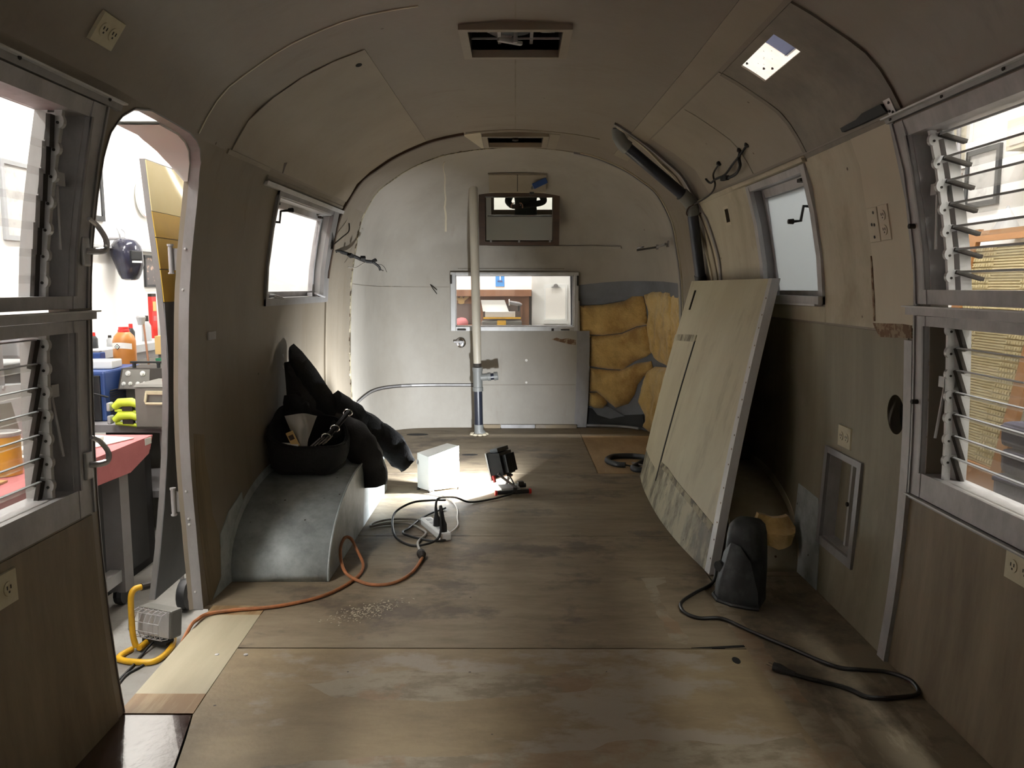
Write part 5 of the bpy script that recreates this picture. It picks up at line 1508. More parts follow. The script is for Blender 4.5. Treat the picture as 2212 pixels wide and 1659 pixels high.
# profile in (depth, height); widths
def fhp(u, v, h):   # u across, v deep, h height; turned
    a = -.55
    return Vector((.865 + u * math.cos(a) - v * math.sin(a), 2.885 + u * math.sin(a) + v * math.cos(a), h))
vs, fs = [], []
secs = [(.0, .070, .075, -.01), (.02, .072, .078, -.01), (.09, .072, .078, .0), (.17, .070, .076, .0), (.23, .066, .072, .0), (.262, .060, .064, 0), (.278, .046, .05, 0), (.284, .02, .024, 0), (.285, .003, .003, 0)]
n = 28
for h, rx, ry, dv in secs:
    for k in range(n):
        t = 2 * PI * k / n
        cx = math.copysign(abs(math.cos(t)) ** .6, math.cos(t)); sy = math.copysign(abs(math.sin(t)) ** .6, math.sin(t))
        vs.append(fhp(rx * cx, ry * sy + dv, h))
for i in range(len(secs) - 1):
    for k in range(n):
        fs.append((i * n + k, i * n + (k + 1) % n, i * n + n + (k + 1) % n, i * n + n + k))
fs += [tuple(range(n - 1, -1, -1)), tuple((len(secs) - 1) * n + k for k in range(n))]
MB().add(vs, fs).build('body', M['dusty_black'], fh, smooth=True)
# flared foot in front, a curved skirt that ends in a pointed flap
b = MB()
out = [(-.088, -.03), (-.085, -.10), (-.055, -.145), (0, -.162), (.055, -.160), (.090, -.150), (.085, -.03)]
vs = [fhp(u, v, .0) for u, v in out] + [fhp(u, v, .018) for u, v in out]
top = [(-.068, -.04, .16), (-.062, -.075, .17), (-.035, -.082, .21), (0, -.084, .20), (.04, -.088, .15), (.086, -.150, .06), (.070, -.04, .15)]
vs += [fhp(u * .97, v * .97, h * .35) for (u, v), (_, _, h) in zip(out, top)] + [fhp(*t) for t in top]
m_ = len(out); fs = [tuple(range(m_ - 1, -1, -1))]
for i in range(3):
    for k in range(m_):
        fs.append((i * m_ + k, i * m_ + (k + 1) % m_, i * m_ + m_ + (k + 1) % m_, i * m_ + m_ + k))
fs.append(tuple(3 * m_ + k for k in range(m_)))
b.add(vs, fs); b.build('skirt', M['dusty_black'], fh, smooth=True)
MB().tube([fhp(-.092, -.03, .006), fhp(-.089, -.10, .006), fhp(-.058, -.149, .006), fhp(0, -.166, .006), fhp(.055, -.164, .006), fhp(.093, -.154, .006)], .007, 6).build('foot_rim', M['dusty_black'], fh)
b = MB()
for u, h, r_ in ((-.066, .115, .020), (-.05, .085, .014)):
    p = fhp(u, -.075, h); q2 = fhp(u * 1.15, -.096, h)
    b.cyl(p, q2, r_, 14)
b.build('knob', M['black'], fh)
hl = cord('heater_cable', 'dark cable with a plug snaking along the right side of the floor', [(.835, 2.99, .10), (.80, 3.03, .05), (.762, 2.957, .010), (.668, 2.854, .008), (.601, 2.765, .007), (.594, 2.683, .007), (.634, 2.631, .007), (.712, 2.624, .008), (.778, 2.524, .009), (.863, 2.411, .008), (.958, 2.281, .008), (1.031, 2.257, .008), (1.10, 2.238, .010), (1.138, 2.175, .016), (1.134, 2.121, .010), (1.092, 2.101, .008), (.987, 2.095, .008), (.944, 2.146, .008), (.859, 2.200, .008), (.815, 2.228, .010)], .0062, 'black_cord')
MB().tube([(.822, 2.222, .011), (.803, 2.236, .013), (.785, 2.252, .015), (.772, 2.262, .015)], [.007, .010, .014, .013], 10).build('plug', M['black'], hl)
b = MB()
for d in (-.005, .005):
    b.tube([(.772 + d, 2.262 + d, .016), (.758 + d, 2.275 + d, .018)], .0016, 6)
b.build('plug_pin', M['chrome'], hl)

vs, fs = [], []
for k in range(260):
    x = -.52 + random.gauss(0, .055); y = 2.70 + random.gauss(0, .035) + (x + .52) * .5; a = random.uniform(0, PI); d = random.uniform(.0015, .0045); w = random.uniform(.0008, .002); h = random.uniform(.0006, .002)
    c, s_ = math.cos(a), math.sin(a); b0 = len(vs)
    vs += [Vector((x + (i * d) * c - (j * w) * s_, y + (i * d) * s_ + (j * w) * c, .0005 + h * t)) for t in (0, 1) for i, j in ((-1, -1), (1, -1), (1, 1), (-1, 1))]
    fs += [tuple(b0 + q for q in f) for f in ((3, 2, 1, 0), (4, 5, 6, 7), (0, 1, 5, 4), (1, 2, 6, 5), (2, 3, 7, 6), (3, 0, 4, 7))]
sd = new_obj('wood_crumbs', vs, fs, M['cream'])
sd['kind'] = 'stuff'; sd['label'] = 'scatter of pale wood crumbs on the plywood near the orange cord'; sd['category'] = 'debris'
for x, y in ((-.93, 2.36), (-.84, 2.36)):
    MB().lathe([(.007, -.001), (.007, .002), (.003, .003)], (x, y, .001), 10).build('screw', M['alu_bright'], sub)
# hose coil behind the leaning panel
hs = root('flexible_hose', 'coil of dark flexible hose on the pale plywood patch by the leaning panel', 'hose', (.78, 5.0, 0))
MB().tube(crom([(.90, 5.10, .03), (.80, 5.22, .02), (.66, 5.22, .018), (.60, 5.10, .018), (.64, 4.99, .018), (.70, 4.96, .018)], 8), .018, 10).build('hose', M['dusty_black'], hs, smooth=True)
MB().tube(crom([(.95, 5.15, .10), (.86, 5.02, .05), (.775, 4.95, .022), (.735, 4.88, .018), (.76, 4.83, .018), (.84, 4.83, .018)], 8), .018, 10).build('hose', M['dusty_black'], hs, smooth=True)
b = MB().tube([(.70, 4.96, .018), (.735, 4.955, .012), (.76, 4.96, .014)], .006, 6); b.build('wire_end', M['slot'], hs)
MB().tube([(.745, 4.98, .03), (.84, 4.86, .025)], .006, 6).build('rod', M['alu'], hs)

# ---------------------------------------------------------------- jacket and tool bag on the left wheel arch
def px(x, y, Y):      # picture-plane measures of the photograph turned into metres at depth Y, with the camera's pitch
    d = Vector((x - 1106.0, 1720.0, -(y - 829.5)))
    d = Matrix.Rotation(-math.atan(209.5 / 1720.0), 3, 'X') @ d
    d = Matrix.Rotation(math.atan(7.0 / 1720.0), 3, 'Z') @ d
    return Vector((0, 0, HC)) + d * (Y / d.y)
def cushion(name, outline, y_fn, thick, m, parent, step=.016, fold=.02, seed=1.0, edge=.05):
    """soft body: outline in (x, z), puffed to both sides of depth y_fn(x, z)"""
    V, F = cdt(outline, [], step, step, step)
    R_ = resample(outline, step)
    fr_, bk = [], []
    for x, z in V:
        d = dist_poly(x, z, R_)
        t = thick * math.sqrt(max(0.0, 1 - (1 - min(1, d / edge)) ** 2))
        w = fold * (mnoise.noise(Vector((x * 5 + z * 6, (x - z) * 13, seed))) + .4 * mnoise.noise(Vector((x * 22, z * 22, seed)))) * min(1, d / .03)
        y = y_fn(x, z)
        fr_.append(Vector((x, y - t - w, z))); bk.append(Vector((x, y + t * .6, z)))
    n = len(V)
    fs = list(F) + [(n + c, n + b, n + a) for a, b, c in F]
    cnt = {}
    for t in F:
        for i in range(3):
            e = (t[i], t[(i + 1) % 3]); cnt.setdefault(tuple(sorted(e)), []).append(e)
    for l in cnt.values():
        if len(l) == 1:
            a, b = l[0]; fs.append((b, a, n + a, n + b))
    return MB().add(fr_ + bk, fs).build(name, m, parent, smooth=True)

jk = root('black_jacket', 'black jacket propped against the wall on the grey wheel arch, sleeves hanging over the edge', 'jacket', (-.95, 3.8, .305))
J = [(-1.096, .80), (-1.092, .855), (-1.075, .868), (-1.035, .828), (-.97, .742), (-.905, .635), (-.845, .548), (-.775, .47), (-.72, .415), (-.745, .345), (-.80, .315), (-1.0, .312), (-1.085, .32), (-1.095, .55)]
cushion('jacket_body', J, lambda x, z: 3.86 + .06 * (1.0 + x) , .10, M['cloth'], jk, fold=.022, seed=2.0)
cushion('jacket_back', [(-1.11, .78), (-1.07, .79), (-.98, .66), (-.90, .54), (-.84, .46), (-.90, .42), (-1.02, .52), (-1.10, .6)], lambda x, z: 3.80, .06, M['denim'], jk, fold=.03, seed=5.0)
def sleeve(name, pts, rad, m, seed):
    P = crom(pts, 7)
    n = 14
    r_ = [float(np.interp(i / (len(P) - 1), np.linspace(0, 1, len(rad)), rad)) for i in range(len(P))]
    mb = MB(); mb.tube(P, r_, n, cap=True)
    for i, v in enumerate(mb.v):
        k = i // n
        mb.v[i] = v + Vector((mnoise.noise(v * 18 + Vector((seed, 0, 0))), mnoise.noise(v * 18 + Vector((0, seed, 0))), mnoise.noise(v * 18 + Vector((0, 0, seed))))) * .016
    # turned-in cuff
    c = P[-1]; d = (P[-1] - P[-2]).normalized()
    mb2 = MB(); mb2.tube([c - d * .004, c + d * .002], [r_[-1] * 1.04, r_[-1] * 1.06], n)
    o = mb.build(name, m, jk, smooth=True)
    return o
sleeve('sleeve', [(-.90, 3.86, .57), (-.80, 3.94, .475), (-.70, 4.02, .385), (-.615, 4.06, .29), (-.555, 4.07, .215)], [.07, .075, .072, .075, .066, .055], M['cloth'], 1.0)
sleeve('sleeve', [(-.88, 3.74, .48), (-.78, 3.76, .43), (-.725, 3.78, .34), (-.695, 3.79, .25), (-.680, 3.79, .185)], [.07, .075, .078, .076, .068, .058], M['denim'], 4.0)
b = MB()
for k in range(3):
    pl = []
    b.tube([px(588, 765 + k * 12, 3.72) + Vector((.05, 0, 0)), px(588, 773 + k * 12, 3.72) + Vector((.054, 0, 0))], .003, 6)
b.build('zip_pull', M['alu_dark'], jk)

bg = root('tool_bag', 'black open tool bag full of bits, in front of the jacket', 'bag', (-.95, 3.58, .305))
n = 44
def ringpt(t, rx, ry, z):
    cx = math.copysign(abs(math.cos(t)) ** .55, math.cos(t)); sy = math.copysign(abs(math.sin(t)) ** .55, math.sin(t))
    return Vector((-.945 + rx * cx, 3.575 + ry * sy, z))
def rimz(t):
    back = max(0, math.sin(t)); left = max(0, -math.cos(t))
    return .435 + .10 * back + .12 * left * (.4 + .6 * (math.sin(t) + 1) / 2)
vs, fs = [], []
for j in range(7):
    f = j / 6
    for k in range(n):
        t = 2 * PI * k / n
        z = .307 + (rimz(t) - .307) * f
        g = 1 - .22 * (1 - f) ** 3 + .03 * math.sin(f * PI)
        p = ringpt(t, .172 * g, .135 * g, z)
        p += Vector((mnoise.noise(p * 16), mnoise.noise(p * 16 + Vector((5, 0, 0))), 0)) * .010
        vs.append(p)
for j in range(5):
    f = 1 - j / 4 * .85
    for k in range(n):
        t = 2 * PI * k / n
        z = .307 + (rimz(t) - .307) * f
        vs.append(ringpt(t, .160, .122, z))
for j in range(11):
    for k in range(n):
        fs.append((j * n + k, j * n + (k + 1) % n, j * n + n + (k + 1) % n, j * n + n + k))
fs += [tuple(range(n - 1, -1, -1)), tuple(11 * n + k for k in range(n))]
MB().add(vs, fs).build('bag_body', M['cloth'], bg, smooth=True)
MB().tube([ringpt(t, .166, .129, rimz(t) + .003) for t in np.linspace(0, 2 * PI, 45)], .006, 6).build('bag_rim', M['cloth'], bg)
cushion('bag_lid', [(-1.085, .44), (-1.092, .60), (-1.085, .635), (-1.03, .645), (-.97, .60), (-.95, .50), (-.98, .42)], lambda x, z: 3.70, .05, M['cloth'], bg, fold=.015, seed=8.0)
st = MB().tube(crom([(-.86, 3.50, .46), (-.82, 3.56, .50), (-.795, 3.62, .535), (-.775, 3.66, .56)], 6), .012, 8); st.build('strap', M['denim'], bg)
for x, y, z in ((-.845, 3.515, .475), (-.815, 3.56, .505), (-.775, 3.655, .562)):
    MB().tube([Vector((x, y, z)) + Vector((.020 * math.cos(t), -.016 + .0 * t, .016 * math.sin(t))) for t in np.linspace(0, 2 * PI, 13)], .0032, 6).build('buckle_ring', M['chrome'], bg)
# what sticks out of the bag
r = root('clear_packet', 'clear plastic packet with a printed slip standing in the tool bag', 'packet', (-.96, 3.48, .43))
def pk(u, v, o): 
    w = .030 + .028 * max(0, v - .25) * 2
    return Vector((-.958 + (u - .5) * 2 * w + .012 * v, 3.475 + .012 * math.sin(u * 7 + v * 4) + o, .42 + v * .155 + .008 * math.sin(u * 3.1)))
sheet('film', pk, rect(0, 1, 0, 1), [], .1, .1, 0, .003, M['clearbag'], r)
sheet('slip', lambda u, v, o: pk(u, v, o) + Vector((0, .004, 0)), rect(.18, .86, .12, .52), [], .1, .1, 0, .001, M['pale_grey'], r)
for k in range(4):
    sheet('printed_line', lambda u, v, o: pk(u, v, o) + Vector((0, .003, 0)), rect(.28, .76, .18 + k * .08, .20 + k * .08), [], .2, .1, 0, .0006, M['slot'], r)
r = root('white_roll', 'small white tube lying across the tool bag mouth', 'tube', (-1.0, 3.46, .44))
MB().tube([(-1.045, 3.462, .444), (-.955, 3.455, .441)], .013, 12).build('tube', M['white_plastic'], r)
r = root('paper_tag', 'buff printed card tag sticking out of the tool bag', 'card', (-.99, 3.45, .44))
b = MB().box((-.978, 3.450, .468), (.034, .002, .085), ry=-.42); b.build('card', M['tan'], r)
b = MB().box((-.985, 3.4485, .482), (.022, .001, .022), ry=-.42); b.build('printed_block', M['wood_dark'], r)
for k in range(4):
    r = root('drill_bit', 'shiny slim tool bits lying on the edge of the tool bag', 'bit', (-.88 + k * .016, 3.47, .455), 'bits on the edge of the tool bag')
    MB().tube([(-.905 + k * .018, 3.46, .438 + k * .003), (-.865 + k * .018, 3.48, .475 + k * .003)], [.0045, .003], 8).build('bit', M['chrome'] if k else M['alu'], r)

# ================================================================== THE WORKSHOP OUTSIDE
G = -.48
XL, XR, YB, YF, ZC = -3.05, 2.45, 7.72, -4.0, 3.1
def wallbox(name, lo, hi, m):
    return struct(MB().bar(lo, hi).build(name, M[m]))
wallbox('floor_outside', (XL - .2, YF - .2, G - .1), (XR + .2, YB + .2, G), 'concrete')
wallbox('wall_outside_left', (XL - .1, YF, G), (XL, YB, ZC), 'shopwall')
wallbox('wall_outside_right', (XR, YF, G), (XR + .1, YB, ZC), 'shopwall')
wallbox('wall_outside_back', (XL - .1, YB, G), (XR + .1, YB + .1, ZC), 'shopwall')
wallbox('wall_outside_front', (XL - .1, YF - .1, G), (XR + .1, YF, ZC), 'shopwall')
wallbox('ceiling_outside', (XL - .2, YF - .2, ZC), (XR + .2, YB + .2, ZC + .1), 'shopwall')
for x, y in ((-2.15, 1.2), (-2.15, 3.6), (-2.15, 6.0), (1.85, .8), (1.85, 3.3), (-.2, 7.15), (0, -2.6)):
    r = root('workshop_light', 'fluorescent fitting on the workshop ceiling', 'ceiling light', (x, y, ZC - .08), 'fluorescent fittings on the workshop ceiling')
    along = abs(x) > 1
    dx, dy = (.15, 1.3) if along else (1.3, .15)
    MB().bar((x - dx / 2 * 1.4, y - dy / 2 * 1.02, ZC - .05), (x + dx / 2 * 1.4, y + dy / 2 * 1.02, ZC)).build('fitting', M['white'], r)
    MB().bar((x - dx / 2, y - dy / 2, ZC - .075), (x + dx / 2, y + dy / 2, ZC - .051)).build('fluorescent_tube', M['tube'], r)

def framed(name, label, side_x, y0, y1, z0, z1, fw, fm, inner, cat='picture', d=.02):
    """flat framed thing on a side wall of the workshop"""
    s = 1 if side_x < 0 else -1
    r = root(name, label, cat, (side_x, (y0 + y1) / 2, z0))
    f = MB()
    for a, b, c, e in ((y0, y0 + fw, z0, z1), (y1 - fw, y1, z0, z1), (y0 + fw, y1 - fw, z0, z0 + fw), (y0 + fw, y1 - fw, z1 - fw, z1)):
        f.bar((side_x + s * .002, a, c), (side_x + s * d, b, e))
    f.build('picture_frame', M[fm], r)
    MB().bar((side_x + s * .002, y0 + fw, z0 + fw), (side_x + s * d * .5, y1 - fw, z1 - fw)).build('picture', M[inner], r)
    return r
M['photo'] = mat('faded_picture', rgb(206, 204, 200), 0.5, col2=rgb(150, 148, 146), nscale=(4, 4, 4), namt=0.8, nlo=0.5)
M['photo_dark'] = mat('dark_portrait', rgb(84, 78, 78), 0.4, col2=rgb(190, 160, 140), nscale=(7, 7, 7), namt=0.8, nlo=0.56, nhi=0.6)
framed('wall_picture', 'pale picture in a thin frame painted pale for glare, beyond the louvred window', XL, 4.80, 5.22, 1.42, 1.90, .03, 'pale_grey', 'photo')  # frame colour lightened to imitate glare over the wall
framed('wall_picture', 'pale picture in a black frame, cut off by the near jamb of the doorway', XL, 5.62, 5.98, 1.62, 2.02, .035, 'black', 'photo')
framed('wall_picture', 'small dark portrait in a black frame beyond the doorway', XL, 6.58, 6.92, 1.14, 1.40, .02, 'black', 'photo_dark')
r = root('wall_plate', 'round pale plate hung on the workshop wall beyond the doorway', 'plate', (XL, 6.64, 1.87))
MB().lathe([(.10, .0), (.16, .014), (.17, .024), (.165, .028), (.12, .018), (.0005, .016)], (XL, 6.64, 1.87), 28, 'X').build('plate', M['white'], r, smooth=True)
MB().tube([(XL + .025, 6.64 + .16 * math.cos(t), 1.87 + .16 * math.sin(t)) for t in np.linspace(0, 2 * PI, 33)], .004, 6).build('red_band', M['pink'], r)
r = root('high_ledge', 'thin ledge along the workshop wall behind the welding helmet', 'shelf', (XL, 6.3, 1.43))
MB().bar((XL, 5.3, 1.425), (XL + .06, 7.1, 1.445)).build('ledge', M['pale_grey'], r)

# welding helmet hanging on the wall
hm = root('welding_helmet', 'dark welding helmet hanging on the workshop wall beyond the doorway', 'helmet', (-2.95, 6.1, 1.2))
hc2 = Vector((-2.93, 6.06, 1.355))
secs = [(-.165, .03, .05), (-.155, .055, .075), (-.12, .075, .09), (-.05, .10, .105), (.04, .115, .12), (.09, .105, .112), (.13, .075, .085), (.145, .03, .04)]
mb = MB(); vs, fs = [], []
n = 20
for h, rx, ry in secs:
    for k in range(n):
        t = 2 * PI * k / n
        vs.append(hc2 + Vector((rx * math.cos(t) + .02 * (h < 0), ry * math.sin(t), h)))
for i in range(len(secs) - 1):
    for k in range(n):
        fs.append((i * n + k, i * n + (k + 1) % n, i * n + n + (k + 1) % n, i * n + n + k))
fs += [tuple(range(n - 1, -1, -1)), tuple((len(secs) - 1) * n + k for k in range(n))]
M['helmet'] = mat('glossy_dark_helmet', rgb(36, 35, 40), 0.15, col2=rgb(40, 42, 66), nscale=(6, 6, 6), namt=0.7)
mb.add(vs, fs).build('shell', M['helmet'], hm, smooth=True)
MB().box(hc2 + Vector((.095, -.055, .02)), (.04, .09, .07), rz=-.5, bev=.008).build('visor', M['black'], hm)
MB().box(hc2 + Vector((.108, -.062, -.028)), (.02, .07, .014), rz=-.5).build('pale_stripe', M['white_plastic'], hm)
for k, d in enumerate((-.035, .03)):
    MB().tube(crom([hc2 + Vector((-.02, d, .13)), hc2 + Vector((-.02, d * 1.5, .19)), hc2 + Vector((-.04, d, .22))], 5), .008, 8).build('head_band', M['pale_grey'], hm)
MB().tube([(XL, 6.06, 1.50), (-2.94, 6.06, 1.50)], .010, 8).build('wall_hook', M['steel_grey'], hm)
# red level and grey clamp on the wall
r = root('spirit_level', 'orange-red spirit level hanging upright on the workshop wall', 'level', (XL, 6.68, .68))
MB().bar((XL, 6.635, .69), (XL + .03, 6.72, 1.06)).build('level_body', M['red'], r)
MB().bar((XL + .03, 6.65, .94), (XL + .034, 6.705, 1.02)).build('vial_window', M['tan'], r)
MB().bar((XL + .03, 6.65, .86), (XL + .033, 6.705, .90)).build('vial_window', M['pink'], r)
for z0 in (1.06, .665):
    MB().bar((XL, 6.635, z0), (XL + .03, 6.72, z0 + .025)).build('end_cap', M['slot'], r)
r = root('wall_hose', 'loop of grey cable hanging beside the spirit level', 'cable', (XL, 6.86, .75))
MB().tube(crom([(XL + .03, 6.83, 1.0), (XL + .04, 6.80, .92), (XL + .04, 6.80, .82), (XL + .04, 6.85, .76), (XL + .04, 6.90, .82), (XL + .03, 6.90, .98)], 6), .018, 8).build('cable', M['pale_grey'], r, smooth=True)

# back counter with its clutter (seen through the doorway)
r = root('wall_counter', 'grey counter along the workshop wall behind the welder', 'counter', (-2.7, 6.0, G))
MB().bar((XL, 4.2, .66), (-2.78, 7.1, .715)).build('counter_top', M['pale_grey'], r)
MB().bar((XL, 4.2, .60), (-2.80, 7.1, .66)).build('apron', M['steel_grey'], r)
for y in (4.3, 5.6, 7.0):
    MB().bar((-2.86, y - .03, G), (-2.80, y + .03, .6)).build('leg', M['steel_grey'], r)
def jug(label, c, rr, h, m, cap, name='jug', cat='jug', lab=True):
    r = root(name, label, cat, c)
    MB().lathe([(rr * .95, 0), (rr, .01), (rr, h * .66), (rr * .86, h * .78), (rr * .55, h * .87), (rr * .5, h * .88)], c, 24).build('jug_body', M[m], r, smooth=True)
    MB().lathe([(rr * .52, h * .87), (rr * .5, h * .93), (rr * .46, h * .94), (rr * .44, h)], c, 20).build('cap', M[cap], r)
    if lab:
        c = Vector(c)
        vs, fs = [], []
        for i in range(15):
            t = -2.75 + 2.3 * i / 14
            for z in (h * .46, h * .60):
                for q in (rr * 1.004, rr * 1.012):
                    vs.append(c + Vector((q * math.cos(t), q * math.sin(t), z + .01 * math.cos((t + 1.6) * 1.3))))
        for i in range(14):
            a = i * 4; b_ = a + 4
            fs += [(a + 1, b_ + 1, b_ + 3, a + 3), (a, a + 2, b_ + 2, b_), (a + 2, a + 3, b_ + 3, b_ + 2), (a, b_, b_ + 1, a + 1)]
        fs += [(0, 1, 3, 2), (56, 58, 59, 57)]
        MB().add(vs, fs).build('label_band', M['paper'], r)
        t = -1.75
        dm = c + Vector((rr * 1.014 * math.cos(t), rr * 1.014 * math.sin(t), h * .535))
        tx = Vector((-math.sin(t), math.cos(t), 0)); up = Vector((0, 0, 1)); nn = Vector((math.cos(t), math.sin(t), 0))
        for s_, mm, o in ((.020, 'slot', .001), (.014, 'paper', .002), (.006, 'green', .003)):
            MB().prism([(s_, 0), (0, s_), (-s_, 0), (0, -s_)], lambda u, v, d: dm + tx * u + up * v + nn * d, o - .001, o).build('diamond_mark', M[mm], r)
    return r
jug('big amber jug with a white label band, standing behind the blue welder', (-2.62, 5.32, .60), .072, .275, 'amber', 'red')
r = root('jug_stand', 'dark crate carrying the amber jug behind the blue welder', 'crate', (-2.55, 5.35, G))
MB().box((-2.54, 5.40, .575), (.44, .36, .045), bev=.005).build('crate_top', M['steel_grey'], r)
MB().bar((-2.74, 5.24, G), (-2.34, 5.56, .552)).build('crate_body', M['tool_grey'], r)
r = root('funnel_lamp', 'grey clip lamp on a thin brown rod behind the amber jug', 'lamp', (-2.44, 5.35, .6))
MB().tube([(-2.43, 5.25, .60), (-2.475, 5.30, .90)], .007, 8).build('rod', M['brown_wood'], r)
MB().lathe([(.02, 0), (.03, .05), (.025, .06)], (-2.49, 5.30, .89), 12).build('lamp_head', M['pale_grey'], r)
for i, (y, x, rr, h, m, lab) in enumerate(((5.55, -2.95, .03, .11, 'dusty_black', 'dark spray can on the grey counter, nearest the doorway jamb'), (5.72, -2.92, .022, .08, 'pale_grey', 'pale jar on the grey counter'), (6.0, -2.9, .028, .15, 'black', 'black grinder standing on the grey counter'), (6.3, -2.92, .035, .20, 'pale_grey', 'tall pale drill stand on the grey counter behind the jug'), (6.75, -2.95, .05, .12, 'tan', 'tan tub at the far end of the grey counter'))):
    c = (x, y, .715)
    r = root('bottle', lab, 'container', c)
    MB().lathe([(rr, 0), (rr, h * .6), (rr * .6, h * .75), (rr * .5, h * .8)], c, 14).build('body', M[m], r, smooth=True)
    MB().lathe([(rr * .55, h * .78), (rr * .5, h)], c, 12).build('cap', M['slot' if i % 2 else 'red'], r)
for i, (x, lab) in enumerate(((-2.86, 'blue tin under the grey counter, beside the welder'), (-2.72, 'blue tin with a grey canister in front, under the grey counter'))):
    r = root('blue_tin', lab, 'tin', (x, 5.12, .585))
    MB().box((x, 5.14, .655), (.09, .07, .13), bev=.008).build('tin_body', M['blue'], r)
    MB().box((x, 5.14, .725), (.06, .04, .012), bev=.004).build('lid', M['steel_grey'], r)
r = root('grey_canister', 'grey metal canister between the blue tins', 'canister', (-2.79, 5.10, .585))
MB().lathe([(.035, 0), (.035, .11), (.03, .125), (.012, .13), (.012, .15)], (-2.79, 5.10, .60), 16).build('canister_body', M['alu'], r, smooth=True)

# blue welder and control unit on a stand behind the pink bench
ws = root('welder_cart', 'steel cart under the blue welder and the control unit', 'cart', (-2.45, 4.95, G))
MB().bar((-3.0, 4.55, .30), (-2.02, 5.22, .345)).build('cart_top', M['steel_grey'], ws)
MB().bar((-2.98, 4.6, -.1), (-2.04, 5.2, -.06)).build('cart_shelf', M['steel_grey'], ws)
for x, y in ((-2.97, 4.6), (-2.06, 4.6), (-2.97, 5.18), (-2.06, 5.18)):
    MB().bar((x - .02, y - .02, G), (x + .02, y + .02, .30)).build('leg', M['steel_grey'], ws)
wd = root('welder', 'blue welder with a black front and slotted side', 'welder', (-2.58, 4.86, .345))
b = MB().box((-2.60, 4.90, .495), (.34, .46, .30), bev=.012); b.build('case', M['blue'], wd)
MB().box((-2.61, 4.668, .485), (.31, .02, .27), bev=.006).build('front_panel', M['black'], wd)
b = MB()
for k in range(11):
    b.bar((-2.70, 4.655, .37 + k * .012), (-2.52, 4.658, .375 + k * .012))
b.build('front_grille', M['pale_grey'], wd)
b = MB()
for k in range(12):
    b.bar((-2.430, 4.72, .365 + k * .014), (-2.427, 5.0, .371 + k * .014))
b.build('side_slots', M['slot'], wd)
for x, z in ((-2.68, .60), (-2.60, .60), (-2.52, .60), (-2.66, .56), (-2.55, .565)):
    MB().box((x, 4.655, z), (.03, .006, .014)).build('switch', M['white_plastic'], wd)
MB().tube(crom([(-2.66, 4.65, .56), (-2.58, 4.60, .545), (-2.48, 4.62, .52), (-2.42, 4.68, .49)], 6), .006, 6).build('lead', M['black'], wd)
r = root('router_table', 'white case lying on top of the welder', 'case', (-2.6, 4.85, .646))
MB().box((-2.57, 4.86, .672), (.24, .16, .05), rz=.1, bev=.008).build('case_body', M['white_plastic'], r)
MB().box((-2.665, 4.76, .672), (.07, .03, .05), bev=.004).build('black_end', M['black'], r)
MB().lathe([(.016, 0), (.012, .006)], (-2.66, 4.742, .674), 12, 'Y').build('knob', M['white_plastic'], r)
cu = root('control_unit', 'grey control unit with white knobs in two rows', 'control unit', (-2.28, 4.98, .345))
b = MB().hexa([(-2.42, 4.80, .52), (-2.13, 4.80, .52), (-2.13, 5.1, .52), (-2.42, 5.1, .52), (-2.41, 4.84, .645), (-2.14, 4.84, .645), (-2.14, 5.1, .645), (-2.41, 5.1, .645)])
b.build('cabinet', M['slot'], cu)
b = MB().hexa([(-2.41, 4.797, .525), (-2.23, 4.797, .525), (-2.23, 4.80, .525), (-2.41, 4.80, .525), (-2.40, 4.836, .64), (-2.235, 4.836, .64), (-2.235, 4.839, .64), (-2.40, 4.839, .64)])
b.build('face_plate', M['tool_grey'], cu)
MB().bar((-2.42, 4.9, .345), (-2.13, 5.1, .52)).build('support', M['tool_grey'], cu)
for x, z, rr in ((-2.365, .615, .017), (-2.275, .615, .017), (-2.385, .555, .013), (-2.345, .555, .013), (-2.30, .555, .013), (-2.26, .555, .013)):
    y = 4.80 + (z - .52) * .32 - .003
    MB().lathe([(rr, 0), (rr * .9, -.006), (rr * .5, -.007), (rr * .5, -.016)], (x, y, z), 16, 'Y').build('knob', M['white_plastic'], cu)
for x in (-2.35, -2.2):
    MB().box((x, 4.88, .66), (.014, .02, .03)).build('handle_post', M['black'], cu)
MB().box((-2.275, 4.88, .68), (.19, .022, .012)).build('handle', M['black'], cu)
r = root('tan_box', 'tan cardboard box with an open dark front above the control unit', 'box', (-2.18, 5.3, .60))
MB().bar((-2.36, 5.24, .60), (-2.0, 5.5, .70)).build('box_body', M['tool_grey'], r)
MB().bar((-2.37, 5.22, .70), (-2.0, 5.5, .82)).build('lid', M['tan'], r)
r = root('green_card', 'strip of green card below the tan box', 'card', (-2.2, 5.14, .65))
MB().box((-2.22, 5.14, .672), (.22, .02, .035), ry=-.08).build('card', M['green'], r)
r = root('red_tool', 'red tool lying on the grey tool chest', 'tool', (-2.0, 4.62, .585))
MB().box((-1.98, 4.62, .60), (.16, .05, .03), bev=.012).build('tool_body', M['red'], r)
tc = root('tool_chest', 'grey steel tool chest with a pale drop handle', 'chest', (-1.98, 4.6, .345))
MB().box((-1.98, 4.62, .46), (.36, .30, .23), bev=.006).build('chest_body', M['tool_grey'], tc)
MB().hexa([(-2.165, 4.465, .577), (-1.795, 4.465, .577), (-1.795, 4.78, .577), (-2.165, 4.78, .577), (-2.155, 4.48, .592), (-1.805, 4.48, .592), (-1.805, 4.77, .592), (-2.155, 4.77, .592)]).build('lid', M['tool_grey'], tc)
MB().box((-2.0, 4.463, .545), (.19, .012, .022), bev=.003).build('handle_plate', M['ivory'], tc)
